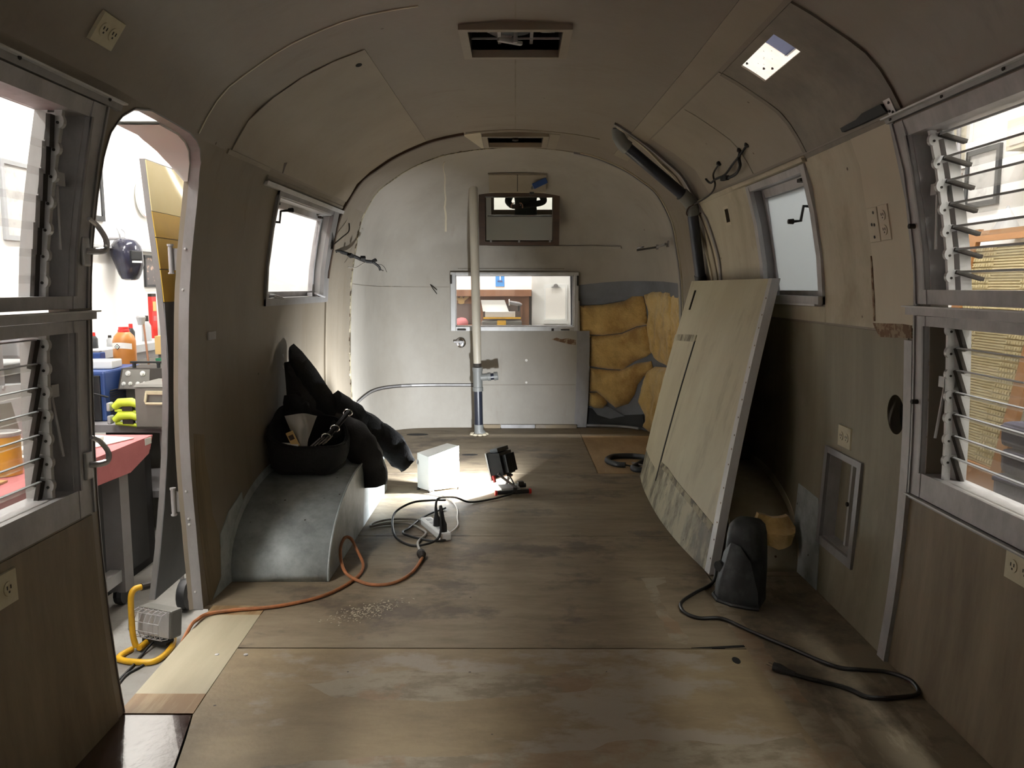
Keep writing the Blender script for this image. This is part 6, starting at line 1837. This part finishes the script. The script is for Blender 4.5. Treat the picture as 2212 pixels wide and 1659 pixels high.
MB().tube([(-2.09, 4.462, .545), (-2.09, 4.445, .50), (-2.085, 4.442, .485), (-1.915, 4.442, .485), (-1.91, 4.445, .50), (-1.91, 4.462, .545)], .008, 8).build('drop_handle', M['ivory'], tc)
MB().bar((-2.16, 4.47, .337), (-1.80, 4.77, .347)).build('foot', M['slot'], tc)
for z, lab in ((.385, 'lime green battery tool lying lower beside the grey chest'), (.46, 'lime green battery tool lying on top of another by the grey chest')):
    r = root('battery_tool', lab, 'power tool', (-2.24, 4.55, z - .04))
    x0 = -2.235
    MB().tube([(x0 - .06, 4.50, z - .005), (x0 - .03, 4.50, z + .022), (x0 + .04, 4.50, z + .026), (x0 + .08, 4.50, z + .01)], [.02, .026, .026, .02], 12).build('tool_body', M['lime'], r, smooth=True)
    MB().tube([(x0 - .055, 4.50, z - .02), (x0 + .08, 4.50, z - .034)], .011, 8).build('grip', M['lime'], r)
    MB().box((x0 - .085, 4.50, z), (.02, .05, .05), bev=.008).build('vent_cap', M['pale_grey'], r)
    MB().box((x0 + .02, 4.50, z - .010), (.06, .03, .025)).build('battery', M['slot'], r)

# pink-covered bench along the trailer
bn = root('work_bench', 'work bench covered with pink paper outside the doorway', 'bench', (-2.35, 2.4, G))
MB().bar((-2.85, .6, .315), (-1.965, 4.20, .345)).build('bench_top', M['steel_grey'], bn)
b = MB()
b.hexa([(-2.86, .6, .345), (-1.955, .6, .345), (-1.955, 4.215, .345), (-2.86, 4.215, .345), (-2.86, .6, .350), (-1.955, .6, .350), (-1.955, 4.215, .350), (-2.86, 4.215, .350)])
b.prism([(.6, .350), (4.215, .350), (4.16, .26), (3.95, .205), (2.9, .245), (.6, .24)], lambda y, z, x: Vector((x, y, z)), -1.957, -1.952)
b.prism([(-2.86, .350), (-1.955, .350), (-1.97, .27), (-2.1, .22), (-2.86, .21)], lambda x, z, y: Vector((x, y, z)), 4.213, 4.217)
b.build('pink_cover', M['pink'], bn)
MB().bar((-1.975, 4.12, .31), (-1.949, 4.19, .345)).build('tape', M['white'], bn)
for x in (-2.02, -2.78):
    for y in (.75, 3.92):
        MB().bar((x - .045, y - .045, -.40), (x + .045, y + .045, .315)).build('leg', M['steel_grey'], bn)
        MB().lathe([(.05, -.02), (.055, 0), (.05, .02)], (x, y, G + .056), 14, 'X').build('caster', M['black'], bn)
MB().bar((-2.05, .75, -.34), (-1.99, 3.9, -.28)).build('rail', M['pale_grey'], bn)
r = root('under_bench_shade', 'dark block added for the shade under the pink bench', 'cupboard', (-2.4, 2.6, G))  # near-black boxes added as the shade beneath the bench
MB().bar((-2.75, 1.0, G), (-2.15, 4.6, .25)).build('cupboard_body', M['void'], r)
MB().bar((-2.15, 1.05, G + .05), (-2.14, 2.75, .2)).build('cupboard_door', M['tar'], r)
MB().bar((-2.15, 2.78, G + .05), (-2.14, 4.5, .2)).build('cupboard_door', M['tar'], r)
# papers and parts on the bench end
for i, (x, y, a, dx, dy, dz, lab) in enumerate(((-2.22, 3.55, .3, .26, .26, .045, 'thick white foam block on the pink bench'), (-2.20, 4.0, -.3, .34, .30, .006, 'loose white sheet of paper at the end of the pink bench'), (-2.45, 3.9, .2, .30, .3, .012, 'stack of white paper further back on the pink bench'))):
    r = root('paper_stack', lab, 'paper', (x, y, .352))
    z = .352 if i != 0 else .352
    MB().box((x, y, z + dz / 2), (dx, dy, dz), rz=a, bev=.002 if dz < .02 else .012).build('sheets', M['paper'], r)
    MB().box((x - .01, y - .03, z + dz + .012), (dx * .55, dy * .4, .022), rz=a + .3, bev=.006).build('folded_part', M['paper'], r)
r = root('white_bowl', 'shallow white dish on the white foam block', 'dish', (-2.2, 3.50, .42))
MB().lathe([(.03, 0), (.055, .015), (.06, .02), (.052, .016), (.02, .005)], (-2.12, 3.62, .398), 20).build('dish', M['white'], r, smooth=True)
# things on the bench seen through the lower louvres
r = root('paint_tin', 'yellow paint tin with a pale rim on the pink bench', 'tin', (-2.22, 3.45, .352))
c = (-2.16, 3.30, .352)
MB().lathe([(.062, 0), (.062, .17)], c, 24).build('tin_body', M['yellow'], r, smooth=True)
MB().lathe([(.064, .165), (.067, .17), (.067, .182), (.056, .184), (.054, .172)], c, 24).build('rim', M['alu_bright'], r)
r = root('slat_basket', 'small tan slatted basket in front of the yellow tin', 'basket', (-2.14, 3.1, .352))
for k in range(7):
    MB().bar((-2.21 + k * .021, 3.06, .356), (-2.20 + k * .021, 3.066, .47)).build('slat', M['tan'], r)
MB().bar((-2.215, 3.06, .352), (-2.065, 3.16, .36)).build('base', M['tan'], r)
MB().bar((-2.215, 3.064, .455), (-2.065, 3.07, .465)).build('band', M['brown_wood'], r)
r = root('red_tray', 'red tray of odds and ends on the pink bench', 'tray', (-2.22, 2.9, .352))
MB().box((-2.22, 2.93, .362), (.22, .2, .02), bev=.006).build('tray_base', M['red'], r)
MB().box((-2.22, 2.83, .378), (.22, .012, .05), bev=.004).build('tray_side', M['red'], r)
MB().box((-2.12, 2.93, .378), (.012, .2, .05), bev=.004).build('tray_side', M['red'], r)
r = root('blue_cloth', 'crumpled pale blue cloth on the pink bench', 'cloth', (-2.38, 3.2, .352))
M['pale_blue'] = mat('pale_blue_cloth', rgb(150, 176, 210), 0.9, bump=.2, bscale=30)
vs, fs = [], []
for j in range(9):
    f = j / 8
    for k in range(24):
        t = 2 * PI * k / 24
        rr = .18 * math.cos(f * PI / 2) ** .6
        p = Vector((-2.38 + rr * math.cos(t), 3.22 + rr * 1.1 * math.sin(t), .352 + .15 * math.sin(f * PI / 2)))
        vs.append(p + Vector((mnoise.noise(p * 11), mnoise.noise(p * 11 + Vector((3, 0, 0))), max(0, mnoise.noise(p * 9)) * .8)) * .03)
for j in range(8):
    for k in range(24):
        fs.append((j * 24 + k, j * 24 + (k + 1) % 24, j * 24 + 24 + (k + 1) % 24, j * 24 + 24 + k))
fs += [tuple(range(23, -1, -1)), tuple(8 * 24 + k for k in range(24))]
MB().add(vs, fs).build('cloth', M['pale_blue'], r, smooth=True)
# grey machine with a plate, behind
gm = root('drill_press', 'pale grey bench machine with a bolted plate, seen through the lower louvres', 'machine', (-2.75, 4.0, .352))
b = MB().prism([(3.55, .352), (4.35, .352), (4.32, .62), (3.75, .66), (3.6, .62)], lambda y, z, x: Vector((x, y, z)), -2.72, -2.60); b.build('machine_plate', M['pale_grey'], gm)
MB().prism([(3.75, .40), (4.1, .40), (4.05, .55), (3.8, .56)], lambda y, z, x: Vector((x, y, z)), -2.60, -2.597).build('dark_window', M['tool_grey'], gm)
for y, z in ((3.65, .60), (4.0, .63), (4.25, .59), (3.62, .40), (4.28, .40)):
    MB().lathe([(.012, 0), (.009, .008)], (-2.60, y, z), 8, 'X').build('bolt', M['alu'], gm)
b = MB().lathe([(.11, 0), (.11, .38), (.09, .40)], (-2.72, 4.0, .60), 20); b.build('column', M['steel_grey'], gm, smooth=True)
b = MB().box((-2.72, 4.35, .84), (.2, .3, .16), bev=.02); b.build('head', M['pale_grey'], gm)
r = root('shelf_board', 'pale shelf with a grey case, behind the bench machine', 'shelf', (XL, 4.0, .95))
MB().bar((XL, 2.9, .935), (-2.80, 3.86, .96)).build('board', M['pale_grey'], r)
MB().bar((XL + .03, 3.4, .96), (-2.84, 3.75, 1.06)).build('case', M['steel_grey'], r)
b = MB()
for y in (3.0, 3.78):
    b.bar((XL, y - .01, .80), (-2.82, y + .01, .935))
b.build('bracket', M['steel_grey'], r)

# yellow work light on its tube stand outside the doorway
yl = root('yellow_work_light', 'halogen work light on a yellow tube stand outside the doorway', 'lamp', (-1.6, 3.3, G))
def gp_(x, y, z): return onz(x, y, z)
def onz(x, y, z):
    d = px(x, y, 1.0) - Vector((0, 0, HC))
    return Vector((0, 0, HC)) + d * ((z - HC) / d.z)
foot = [onz(375, 1382, G + .012), onz(368, 1402, G + .012), onz(335, 1428, G + .012), onz(290, 1430, G + .012), onz(258, 1424, G + .012), onz(262, 1415, G + .012), onz(285, 1402, G + .012)]
yb = foot[-1].y
stem = [foot[-1] + Vector((.02, 0, .01)), px(287, 1370, yb), px(283, 1310, yb), px(284, 1284, yb), px(292, 1272, yb + .01), px(305, 1268, yb + .03)]
MB().tube(crom(foot, 7), .0135, 10).build('stand_tube', M['yellow'], yl, smooth=True)
MB().tube(crom(stem, 7), .0135, 10).build('stand_tube', M['yellow'], yl, smooth=True)
MB().tube([stem[-1], px(330, 1262, yb + .08)], .017, 10).build('grip', M['slot'], yl)
MB().tube(crom([foot[0], onz(372, 1372, G + .012), onz(350, 1370, G + .015), onz(320, 1385, G + .02), onz(300, 1400, G + .02)], 6), .0135, 10).build('stand_tube', M['yellow'], yl, smooth=True)
hb = (px(335, 1345, yb + .05))
Rl = Euler((-.1, .0, -.35)).to_matrix()
def lb(mb, c, d, bev=0):
    m4 = MB().box((0, 0, 0), d, bev=bev)
    return mb.add([hb + Rl @ (v + Vector(c)) for v in m4.v], m4.f)
lb(MB(), (0, .03, 0), (.19, .07, .13), .01).build('lamp_housing', M['tool_grey'], yl)
lb(MB(), (-.02, .075, 0), (.12, .04, .09), .01).build('housing_back', M['black'], yl)
lb(MB(), (0, -.008, 0), (.175, .004, .115)).build('lamp_glass', M['alu_bright'], yl)
lb(MB(), (0, .02, -.085), (.14, .05, .02), .004).build('bracket', M['black'], yl)
b = MB()
for k in range(7):
    x = -.085 + k * .028
    b.tube([hb + Rl @ Vector(q) for q in ((x, -.01, .062), (x, -.05, .055), (x, -.068, .02), (x, -.068, -.02), (x, -.05, -.055), (x, -.01, -.062))], .0022, 5)
for z in (.055, .02, -.02, -.055):
    y = -.05 if abs(z) > .03 else -.068
    b.tube([hb + Rl @ Vector((-.088, y, z)), hb + Rl @ Vector((.088, y, z))], .0022, 5)
b.build('wire_guard', M['alu_dark'], yl)
MB().tube(crom([hb + Rl @ Vector((-.02, .09, -.05)), onz(310, 1410, G + .01), onz(285, 1440, G + .008), onz(255, 1470, G + .008)], 6), .006, 6).build('lead', M['black_cord'], yl)
r = cord('black_cable_outside', 'black cable on the concrete outside the doorway', [onz(330, 1425, G + .006), onz(300, 1442, G + .006), onz(270, 1460, G + .006), onz(240, 1500, G + .006)], .006, 'black_cord')
r = root('rubber_wheel', 'black rubber wheel on the concrete beyond the open door', 'wheel', onz(400, 1315, G))
p = onz(403, 1318, G)
MB().lathe([(.05, -.025), (.075, -.02), (.08, 0), (.075, .02), (.05, .025)], p + Vector((0, 0, .085)), 20, 'X').build('tyre', M['black'], r, smooth=True)
MB().lathe([(.045, -.028), (.04, .03)], p + Vector((0, 0, .085)), 14, 'X').build('hub', M['steel_grey'], r)
MB().tube([p + Vector((0, 0, .085)), p + Vector((-.03, .02, .20))], .012, 8).build('fork', M['steel_grey'], r)

# ---------------------------------------------------------------- right side of the workshop
M['poster'] = mat('faded_beige_print', rgb(222, 214, 192), 0.6, col2=rgb(196, 188, 164), nscale=(5, 5, 5), namt=0.8, nlo=.5, nhi=.56)
framed('wall_poster', 'faded beige print in a pale frame beyond the upper right louvres', XR, 4.40, 5.0, 1.78, 2.3, .03, 'white', 'poster', 'poster')
framed('wall_picture', 'pale picture in a heavy black frame beyond the upper right louvres', XR, 4.12, 4.42, 1.56, 1.86, .026, 'black', 'photo')
r = root('hanging_rod', 'thin dark rod hanging upright on the white workshop wall', 'rod', (XR, 4.46, 1.2))
MB().tube([(XR - .03, 4.52, 2.28), (XR - .03, 4.41, 1.24)], .012, 8).build('rod', M['steel_grey'], r)
MB().tube([(XR, 4.50, 2.2), (XR - .04, 4.50, 2.2)], .008, 6).build('hook', M['slot'], r)
M['pinkish'] = mat('pale_pink_print', rgb(232, 212, 204), 0.6)
r = root('wall_poster', 'pale pinkish sheet pinned low beside the hanging rod', 'poster', (XR, 4.6, 1.4))
MB().bar((XR - .004, 4.48, 1.36), (XR, 4.86, 1.76)).build('sheet', M['pinkish'], r)
for z in (1.70, 1.44):
    MB().bar((XR - .006, 4.64, z), (XR - .004, 4.80, z + .022)).build('print_block', M['photo'], r)
r = root('wall_vent_box', 'pale box high on the white workshop wall', 'box', (XR, 3.5, 1.9))
MB().bar((XR - .12, 3.35, 1.78), (XR, 3.9, 1.92)).build('box_body', M['poster'], r)
MB().bar((XR - .123, 3.38, 1.80), (XR - .12, 3.87, 1.90)).build('box_face', M['pinkish'], r)
# caned screen in an orange wood frame, leaning on the wall
cs = root('caned_screen', 'woven cane screen in an orange wood frame, leaning outside the right windows', 'screen', (2.2, 4.1, G + .6))
A = Vector((2.33, 4.08, 1.40)); B = Vector((2.33, 3.42, 1.40)); C = Vector((2.22, 3.62, .15)); D = Vector((2.22, 4.28, .15))
def cp(u, v, o=0.0):      # u from the far edge to the near, v from the top down
    p = A.lerp(B, u).lerp(D.lerp(C, u), v)
    return p + Vector((-o, 0, 0))
def member(u0, u1, v0, v1, name, m, t=.025, o=0.0):
    return MB().hexa([cp(u0, v0, o), cp(u1, v0, o), cp(u1, v1, o), cp(u0, v1, o), cp(u0, v0, o + t), cp(u1, v0, o + t), cp(u1, v1, o + t), cp(u0, v1, o + t)]).build(name, M[m], cs)
member(-.06, .06, -.02, 1.3, 'stile', 'cedar'); member(.94, 1.06, -.02, 1.3, 'stile', 'cedar')
member(.06, .94, -.012, .03, 'rail', 'cedar'); member(.06, .94, .88, .96, 'rail', 'cedar')
M['cane'] = mat('woven_cane', rgb(204, 190, 148), 0.6, col2=rgb(180, 164, 116), nscale=(20, 20, 20), namt=0.6)
nt = M['cane'].node_tree
member(.06, .94, .045, .88, 'cane_backing', 'cane', .004, .004)
rows = MB()
for k in range(78):
    v = .05 + .83 * k / 78
    rows.hexa([cp(.06, v, .008), cp(.94, v, .008), cp(.94, v + .0062, .008), cp(.06, v + .0062, .008), cp(.06, v, .013), cp(.94, v, .013), cp(.94, v + .0062, .013), cp(.06, v + .0062, .013)])
o = rows.build('cane_weft', M['cane'], cs); o['kind'] = 'stuff'
knots = MB()
for k in range(40):
    for u in list(np.linspace(.07, .30, 8)) + list(np.linspace(.70, .92, 8)):
        v = .055 + .82 * k / 40
        uu = u + (.012 if k % 2 else 0)
        knots.hexa([cp(uu, v, .012), cp(uu + .018, v, .012), cp(uu + .018, v + .012, .012), cp(uu, v + .012, .012), cp(uu, v, .017), cp(uu + .018, v, .017), cp(uu + .018, v + .012, .017), cp(uu, v + .012, .017)])
o = knots.build('cane_knots', M['cane'], cs); o['kind'] = 'stuff'
member(.06, .94, .96, 1.3, 'cane_panel', 'cane', .006, .004)
r = root('lamp_shade', 'grey cone standing behind the caned screen', 'shade', (2.38, 3.95, 1.35))
MB().lathe([(.07, 0), (.004, .13)], (2.38, 3.93, 1.40), 16).build('cone', M['pale_grey'], r, smooth=True)
MB().lathe([(.075, 0), (.07, .012)], (2.38, 3.93, 1.39), 16).build('rim', M['steel_grey'], r)
M['indigo'] = mat('dark_indigo_cloth', rgb(66, 64, 86), 0.9, col2=rgb(48, 46, 60), nscale=(8, 8, 8), namt=0.7, bump=.2)
for k in range(5):
    c = (2.265 - .01 * (k % 2), 3.20 + .02 * (k % 3), .05 + k * .115)
    r = root('folded_cloth', ['lowest dark folded cloth in the pile beside the caned screen', 'second dark folded cloth from the bottom of the pile by the screen', 'middle dark folded cloth in the pile by the screen', 'fourth dark folded cloth in the pile by the screen', 'topmost dark folded cloth in the pile beside the caned screen'][k], 'cloth', c, 'pile of dark folded cloths')
    MB().box(c, (.30, .42, .112), rz=.05 * (k % 3), bev=.03).build('folded_cloth_body', M['indigo'], r)
    MB().box((c[0] - .147, c[1], c[2] + .03), (.02, .38, .02), rz=.05 * (k % 3), bev=.006).build('fold_edge', M['indigo'], r)
r = root('low_table', 'low table under the pile of dark cloths', 'table', (2.16, 3.2, G))
MB().bar((2.05, 2.9, -.06), (2.44, 3.5, -.008)).build('table_top', M['brown_wood'], r)
for x in (2.08, 2.40):
    for y in (2.94, 3.46):
        MB().bar((x - .025, y - .025, G), (x + .025, y + .025, -.06)).build('leg', M['brown_wood'], r)
r = root('navy_board', 'navy blue board above the roof, seen through the roof opening', 'board', (1.8, 5.1, 2.6))
MB().bar((1.25, 4.3, 2.60), (2.3, 6.0, 2.64)).build('panel_sheet', M['navy'], r)
MB().bar((1.72, 4.3, 2.585), (1.76, 6.0, 2.60)).build('white_rail', M['white'], r)
for x in (1.4, 2.2):
    for y in (4.4, 5.9):
        MB().tube([(x, y, 2.64), (x, y, ZC)], .008, 6).build('hanger', M['steel_grey'], r)

# ---------------------------------------------------------------- behind the rear window
YW = YB
mk = root('wood_mantel', 'brown wooden mantel cabinet behind the rear window', 'cabinet', (-.4, 7.6, G))
MB().bar((-1.2, 7.42, 1.055), (.15, YB, 1.115)).build('mantel_shelf', M['brown_wood'], mk)
MB().bar((-1.2, 7.50, G), (.13, YB, 1.055)).build('cabinet_body', M['brown_wood'], mk)
for x0, x1 in ((-.62, -.38), (-.30, .05)):
    MB().bar((x0, 7.492, .45), (x1, 7.50, .985)).build('glass_door', M['glassdark'], mk)
    b = MB()
    for a, c, e, f_ in ((x0 - .015, x0, .44, 1.0), (x1, x1 + .015, .44, 1.0), (x0, x1, .985, 1.0)):
        b.bar((a, 7.485, e), (c, 7.50, f_))
    b.build('door_frame', M['brown_wood'], mk)
eg = root('carved_bird', 'cream carved bird with open wings on the brown cabinet', 'carving', (-.51, 7.49, .98))
bird = [(-.075, .035), (-.04, .04), (-.02, .022), (-.008, .04), (.004, .044), (.014, .034), (.016, .02), (.04, .04), (.075, .038), (.055, .018), (.03, 0), (.03, -.022), (.012, -.03), (-.014, -.03), (-.03, -.018), (-.028, 0), (-.06, .018)]
MB().prism(bird, lambda u, v, d: Vector((-.505 + u, 7.478 - d, 1.012 + v)), -.022, .006).build('bird', M['tan'], eg)
MB().prism([(q[0] * .5, q[1] * .5 - .004) for q in bird], lambda u, v, d: Vector((-.505 + u, 7.478 - d, 1.012 + v)), .006, .010).build('raised_breast', M['tan'], eg)
r = root('red_ornament', 'small red rounded thing, coloured paler for haze, in front of the brown cabinet glass', 'ornament', (-.5, 7.47, .78))
MB().lathe([(.06, 0), (.062, .03), (.04, .06), (.01, .068)], (-.50, 7.45, .79), 18).build('cap_body', M['pink'], r, smooth=True)  # red paled to pink as painted haze
MB().bar((-.62, 7.38, .77), (-.36, 7.5, .79)).build('ledge', M['brown_wood'], r)
dk2 = root('tool_case', 'dark case with a yellow strip and a yellow label, in front of the cabinet', 'case', (-.12, 7.3, .5))
MB().box((-.125, 7.36, .66), (.37, .16, .34), bev=.01).build('case_body', M['tool_grey'], dk2)
MB().bar((-.29, 7.272, .852), (.05, 7.282, .866)).build('yellow_strip', M['yellow'], dk2)
MB().bar((-.165, 7.274, .795), (-.085, 7.282, .838)).build('yellow_label', M['yellow'], dk2)
MB().bar((-.315, 7.28, .40), (.06, 7.45, .495)).build('case_base', M['slot'], dk2)
r = root('case_stand', 'plain stand under the dark tool case', 'stand', (-.12, 7.35, G))
MB().bar((-.33, 7.25, .36), (.08, 7.47, .40)).build('stand_top', M['steel_grey'], r)
for x in (-.30, .05):
    MB().bar((x - .02, 7.28, G), (x + .02, 7.45, .36)).build('stand_leg', M['steel_grey'], r)
r = root('white_box', 'white open box on top of the dark tool case', 'box', (-.13, 7.35, .835))
MB().bar((-.275, 7.29, .868), (.0, 7.42, .915)).build('box_body', M['photo'], r)
b = MB().hexa([(-.30, 7.42, .915), (-.06, 7.42, .915), (-.06, 7.43, .915), (-.30, 7.43, .915), (-.32, 7.44, 1.02), (-.10, 7.44, 1.02), (-.10, 7.45, 1.02), (-.32, 7.45, 1.02)]); b.build('lid', M['white'], r)
r = root('grinder', 'small grey hand tool lying over the white box', 'tool', (.0, 7.36, .92))
MB().tube([(-.05, 7.36, 1.0), (.03, 7.36, .985), (.06, 7.36, .975)], [.016, .02, .012], 10).build('tool_body', M['steel_grey'], r, smooth=True)
MB().lathe([(.03, 0), (.03, .008)], (-.06, 7.36, 1.0), 14, 'X').build('disc', M['paper'], r)
MB().tube([(.03, 7.36, .98), (.03, 7.36, .92)], .01, 8).build('grip', M['slot'], r)
sg = root('blue_sign', 'blue card sign with a white figure 1, high behind the rear window', 'sign', (-.15, YB, 1.15))
M['signblue'] = mat('sign_blue', rgb(60, 140, 214), 0.5)
MB().bar((-.190, YB - .006, 1.145), (-.105, YB - .001, 1.30)).build('card', M['signblue'], sg)
MB().prism([(-.004, -.032), (.008, -.032), (.008, .034), (-.002, .034), (-.016, .022), (-.010, .016), (-.004, .020)], lambda u, v, d: Vector((-.147 + u, YB - d, 1.24 + v)), .006, .008).build('figure', M['paper'], sg)
MB().prism([(-.026, -.012), (.026, -.012), (.020, .010), (.010, .0), (-.010, .0), (-.020, .010)], lambda u, v, d: Vector((-.147 + u, YB - d, 1.20 + v)), .006, .0075).build('emblem', M['navy'], sg)
cd = root('white_cupboard', 'tall white cupboard door behind the right of the rear window', 'cupboard', (.4, 7.55, G))
MB().bar((.155, 7.50, G), (.85, YB, 1.9)).build('cupboard_body', M['white'], cd)
MB().bar((.165, 7.492, G + .05), (.84, 7.50, 1.88)).build('cupboard_door', M['white'], cd)
cl = root('clipboard', 'white clipboard with a metal clip hanging on the white cupboard', 'clipboard', (.38, 7.49, .85))
MB().bar((.27, 7.484, .835), (.485, 7.491, 1.165)).build('board', M['white_plastic'], cl)
MB().bar((.285, 7.481, .845), (.47, 7.484, 1.13)).build('sheet', M['paper'], cl)
b = MB().prism([(-.05, 0), (.05, 0), (.02, .012), (.02, .024), (.008, .034), (-.008, .034), (-.02, .024), (-.02, .012)], lambda u, v, d: Vector((.378 + u, 7.48 - d, 1.135 + v)), 0, .008); b.build('clip', M['alu'], cl)
r = root('paper_ledge', 'narrow pale ledge below the clipboard', 'shelf', (.38, 7.45, .81))
MB().bar((.265, 7.42, .80), (.49, 7.492, .822)).build('ledge', M['white'], r)
MB().bar((.265, 7.42, .822), (.49, 7.426, .83)).build('ledge_lip', M['white'], r)
# small things beyond the hinged left window
r = root('magazine', 'small red and blue magazine lying beyond the hinged left window', 'magazine', (-2.9, 6.3, 1.16))
b = MB().bar((XL, 7.2, 1.155), (-2.88, 7.66, 1.26)); b.build('cover', M['photo_dark'], r)
MB().bar((XL, 7.2, 1.13), (-2.86, 7.66, 1.154)).build('blue_cover', M['pale_blue'], r)

# ================================================================== THE PHOTOGRAPHER (seen in the mirror)
pr = root('person', 'person in a dark grey jacket holding up a phone, seen only in the mirror', 'person', (.17, -.56, 0))
def skin_fig(name, verts, edges, rootv, m, parent, sub=2):
    me = bpy.data.meshes.new(name)
    me.from_pydata([Vector(v[0]) for v in verts], edges, [])
    o = bpy.data.objects.new(name, me); COL.objects.link(o)
    sk = o.modifiers.new('skin', 'SKIN'); sk.use_smooth_shade = True
    ss = o.modifiers.new('sub', 'SUBSURF'); ss.levels = sub; ss.render_levels = sub
    for i, v in enumerate(verts):
        r_ = v[1]
        me.skin_vertices[0].data[i].radius = r_ if isinstance(r_, tuple) else (r_, r_)
        me.skin_vertices[0].data[i].use_root = (i == rootv)
    dg = bpy.context.evaluated_depsgraph_get()
    ev = o.evaluated_get(dg)
    m2 = bpy.data.meshes.new_from_object(ev)
    vs = [v.co.copy() for v in m2.vertices]; fs = [tuple(p.vertices) for p in m2.polygons]
    bpy.data.objects.remove(o); bpy.data.meshes.remove(m2)
    return vs, fs
X0, Y0 = .17, -.56
Vv = [((X0, Y0, .93), (.16, .12)), ((X0, Y0, 1.12), (.165, .115)), ((X0, Y0, 1.32), (.19, .12)), ((X0, Y0 + .01, 1.45), (.12, .085)), ((X0, Y0 + .02, 1.52), (.055, .055)), ((X0, Y0 + .04, 1.60), (.072, .085)), ((X0, Y0 + .045, 1.68), (.078, .095)), ((X0, Y0 + .04, 1.75), (.06, .07)),
      ((X0 + .20, Y0, 1.41), (.075, .075)), ((X0 + .29, Y0 + .06, 1.16), (.058, .058)), ((X0 - .07, Y0 + .40, 1.12), (.036, .036)),
      ((X0 - .20, Y0, 1.41), (.075, .075)), ((X0 - .29, Y0 + .08, 1.17), (.058, .058)), ((X0 - .22, Y0 + .40, 1.12), (.036, .036)),
      ((X0 + .10, Y0, .86), (.105, .105)), ((X0 + .11, Y0 + .02, .48), (.072, .072)), ((X0 + .11, Y0, .09), (.05, .05)), ((X0 + .12, Y0 + .14, .04), (.045, .035)),
      ((X0 - .10, Y0, .86), (.105, .105)), ((X0 - .11, Y0 + .02, .48), (.072, .072)), ((X0 - .11, Y0, .09), (.05, .05)), ((X0 - .12, Y0 + .14, .04), (.045, .035))]
E_ = [(0, 1), (1, 2), (2, 3), (3, 4), (4, 5), (5, 6), (6, 7), (2, 8), (8, 9), (9, 10), (2, 11), (11, 12), (12, 13), (0, 14), (14, 15), (15, 16), (16, 17), (0, 18), (18, 19), (19, 20), (20, 21)]
vs, fs = skin_fig('body', Vv, E_, 0, M['jacket'], pr)
bone = [(Vector(Vv[a][0]), Vector(Vv[b][0]), (a, b)) for a, b in E_]
def zone(c):
    best, bi = 9, None
    for a, b, k in bone:
        ab = b - a; t = max(0, min(1, (c - a).dot(ab) / ab.length_squared)); d = (a + ab * t - c).length
        if d < best: best, bi = d, k
    if bi in ((3, 4), (4, 5), (5, 6), (6, 7)): return 1 if c.z > 1.50 else 0
    if bi in ((14, 15), (15, 16), (18, 19), (19, 20), (0, 14), (0, 18)): return 2 if c.z < .88 else 0
    if bi in ((16, 17), (20, 21)): return 3
    return 0
fm = [zone(sum((vs[i] for i in f), Vector()) / len(f)) for f in fs]
body = new_obj('body', vs, fs, None, pr, smooth=True, mats=[M['jacket'], M['skin'], M['jeans'], M['black']], fm=fm)
for s in (-1, 1):
    base = Vector((X0 - .07, Y0 + .41, 1.12)) if s > 0 else Vector((X0 - .22, Y0 + .41, 1.12))
    hv = [(tuple(base - Vector((0, .03, 0))), (.026, .02)), (tuple(base + Vector((-.012 * s, .05, .01))), (.03, .016))]
    he = [(0, 1)]
    for k in range(4):
        z = .035 - k * .019
        b0 = base + Vector((-.014 * s, .07, z * .6 + .01)); l = (.055, .062, .058, .045)[k]
        i = len(hv)
        hv += [(tuple(b0), .0085), (tuple(b0 + Vector((-.02 * s, l * .55, 0))), .008), (tuple(b0 + Vector((-.055 * s, l * .6, .004))), .0075)]
        he += [(1, i), (i, i + 1), (i + 1, i + 2)]
    i = len(hv)
    hv += [(tuple(base + Vector((.006 * s, .03, .035))), .010), (tuple(base + Vector((-.012 * s, .055, .062))), .009), (tuple(base + Vector((-.04 * s, .075, .066))), .008)]
    he += [(0, i), (i, i + 1), (i + 1, i + 2)]
    v2, f2 = skin_fig('hand', hv, he, 0, M['skin'], pr)
    new_obj('hand', v2, f2, M['skin'], pr, smooth=True)
hp0 = Vector((X0, Y0 + .045, 1.66))
MB().lathe([(.002, .118), (.05, .108), (.085, .07), (.092, .02), (.088, -.02), (.078, -.022), (.075, .0)], hp0 + Vector((0, -.012, .01)), 24, sy=1.12).build('hair', M['hair'], pr, smooth=True)
for s in (-1, 1):
    MB().lathe([(.0, -.012), (.010, -.006), (.012, 0), (.010, .006), (.0, .012)], hp0 + Vector((s * .03, .083, .0)), 12).build('eye', M['paper'], pr, smooth=True)
    MB().lathe([(.004, -.012), (.012, 0), (.016, .012), (.004, .024)], hp0 + Vector((s * .083, 0, -.02)), 10, 'Z', .5, 1.0).build('ear', M['skin'], pr, smooth=True)
MB().tube([hp0 + Vector((0, .088, .0)), hp0 + Vector((0, .112, -.035)), hp0 + Vector((0, .092, -.045))], [.008, .014, .008], 10).build('nose', M['skin'], pr, smooth=True)
MB().tube([hp0 + Vector((-.022, .084, -.07)), hp0 + Vector((0, .092, -.072)), hp0 + Vector((.022, .084, -.07))], [.004, .007, .004], 8).build('mouth', M['pink'], pr, smooth=True)
ph = root('phone', 'dark phone held up by the photographer, seen only in the mirror', 'phone', (0, -.03, 1.10))
MB().box((.025, -.035, 1.138), (.15, .008, .072), bev=.003).build('phone_body', M['slot'], ph)
MB().lathe([(.006, 0), (.006, .002)], (.078, -.031, 1.16), 12, 'Y').build('lens', M['chrome'], ph)
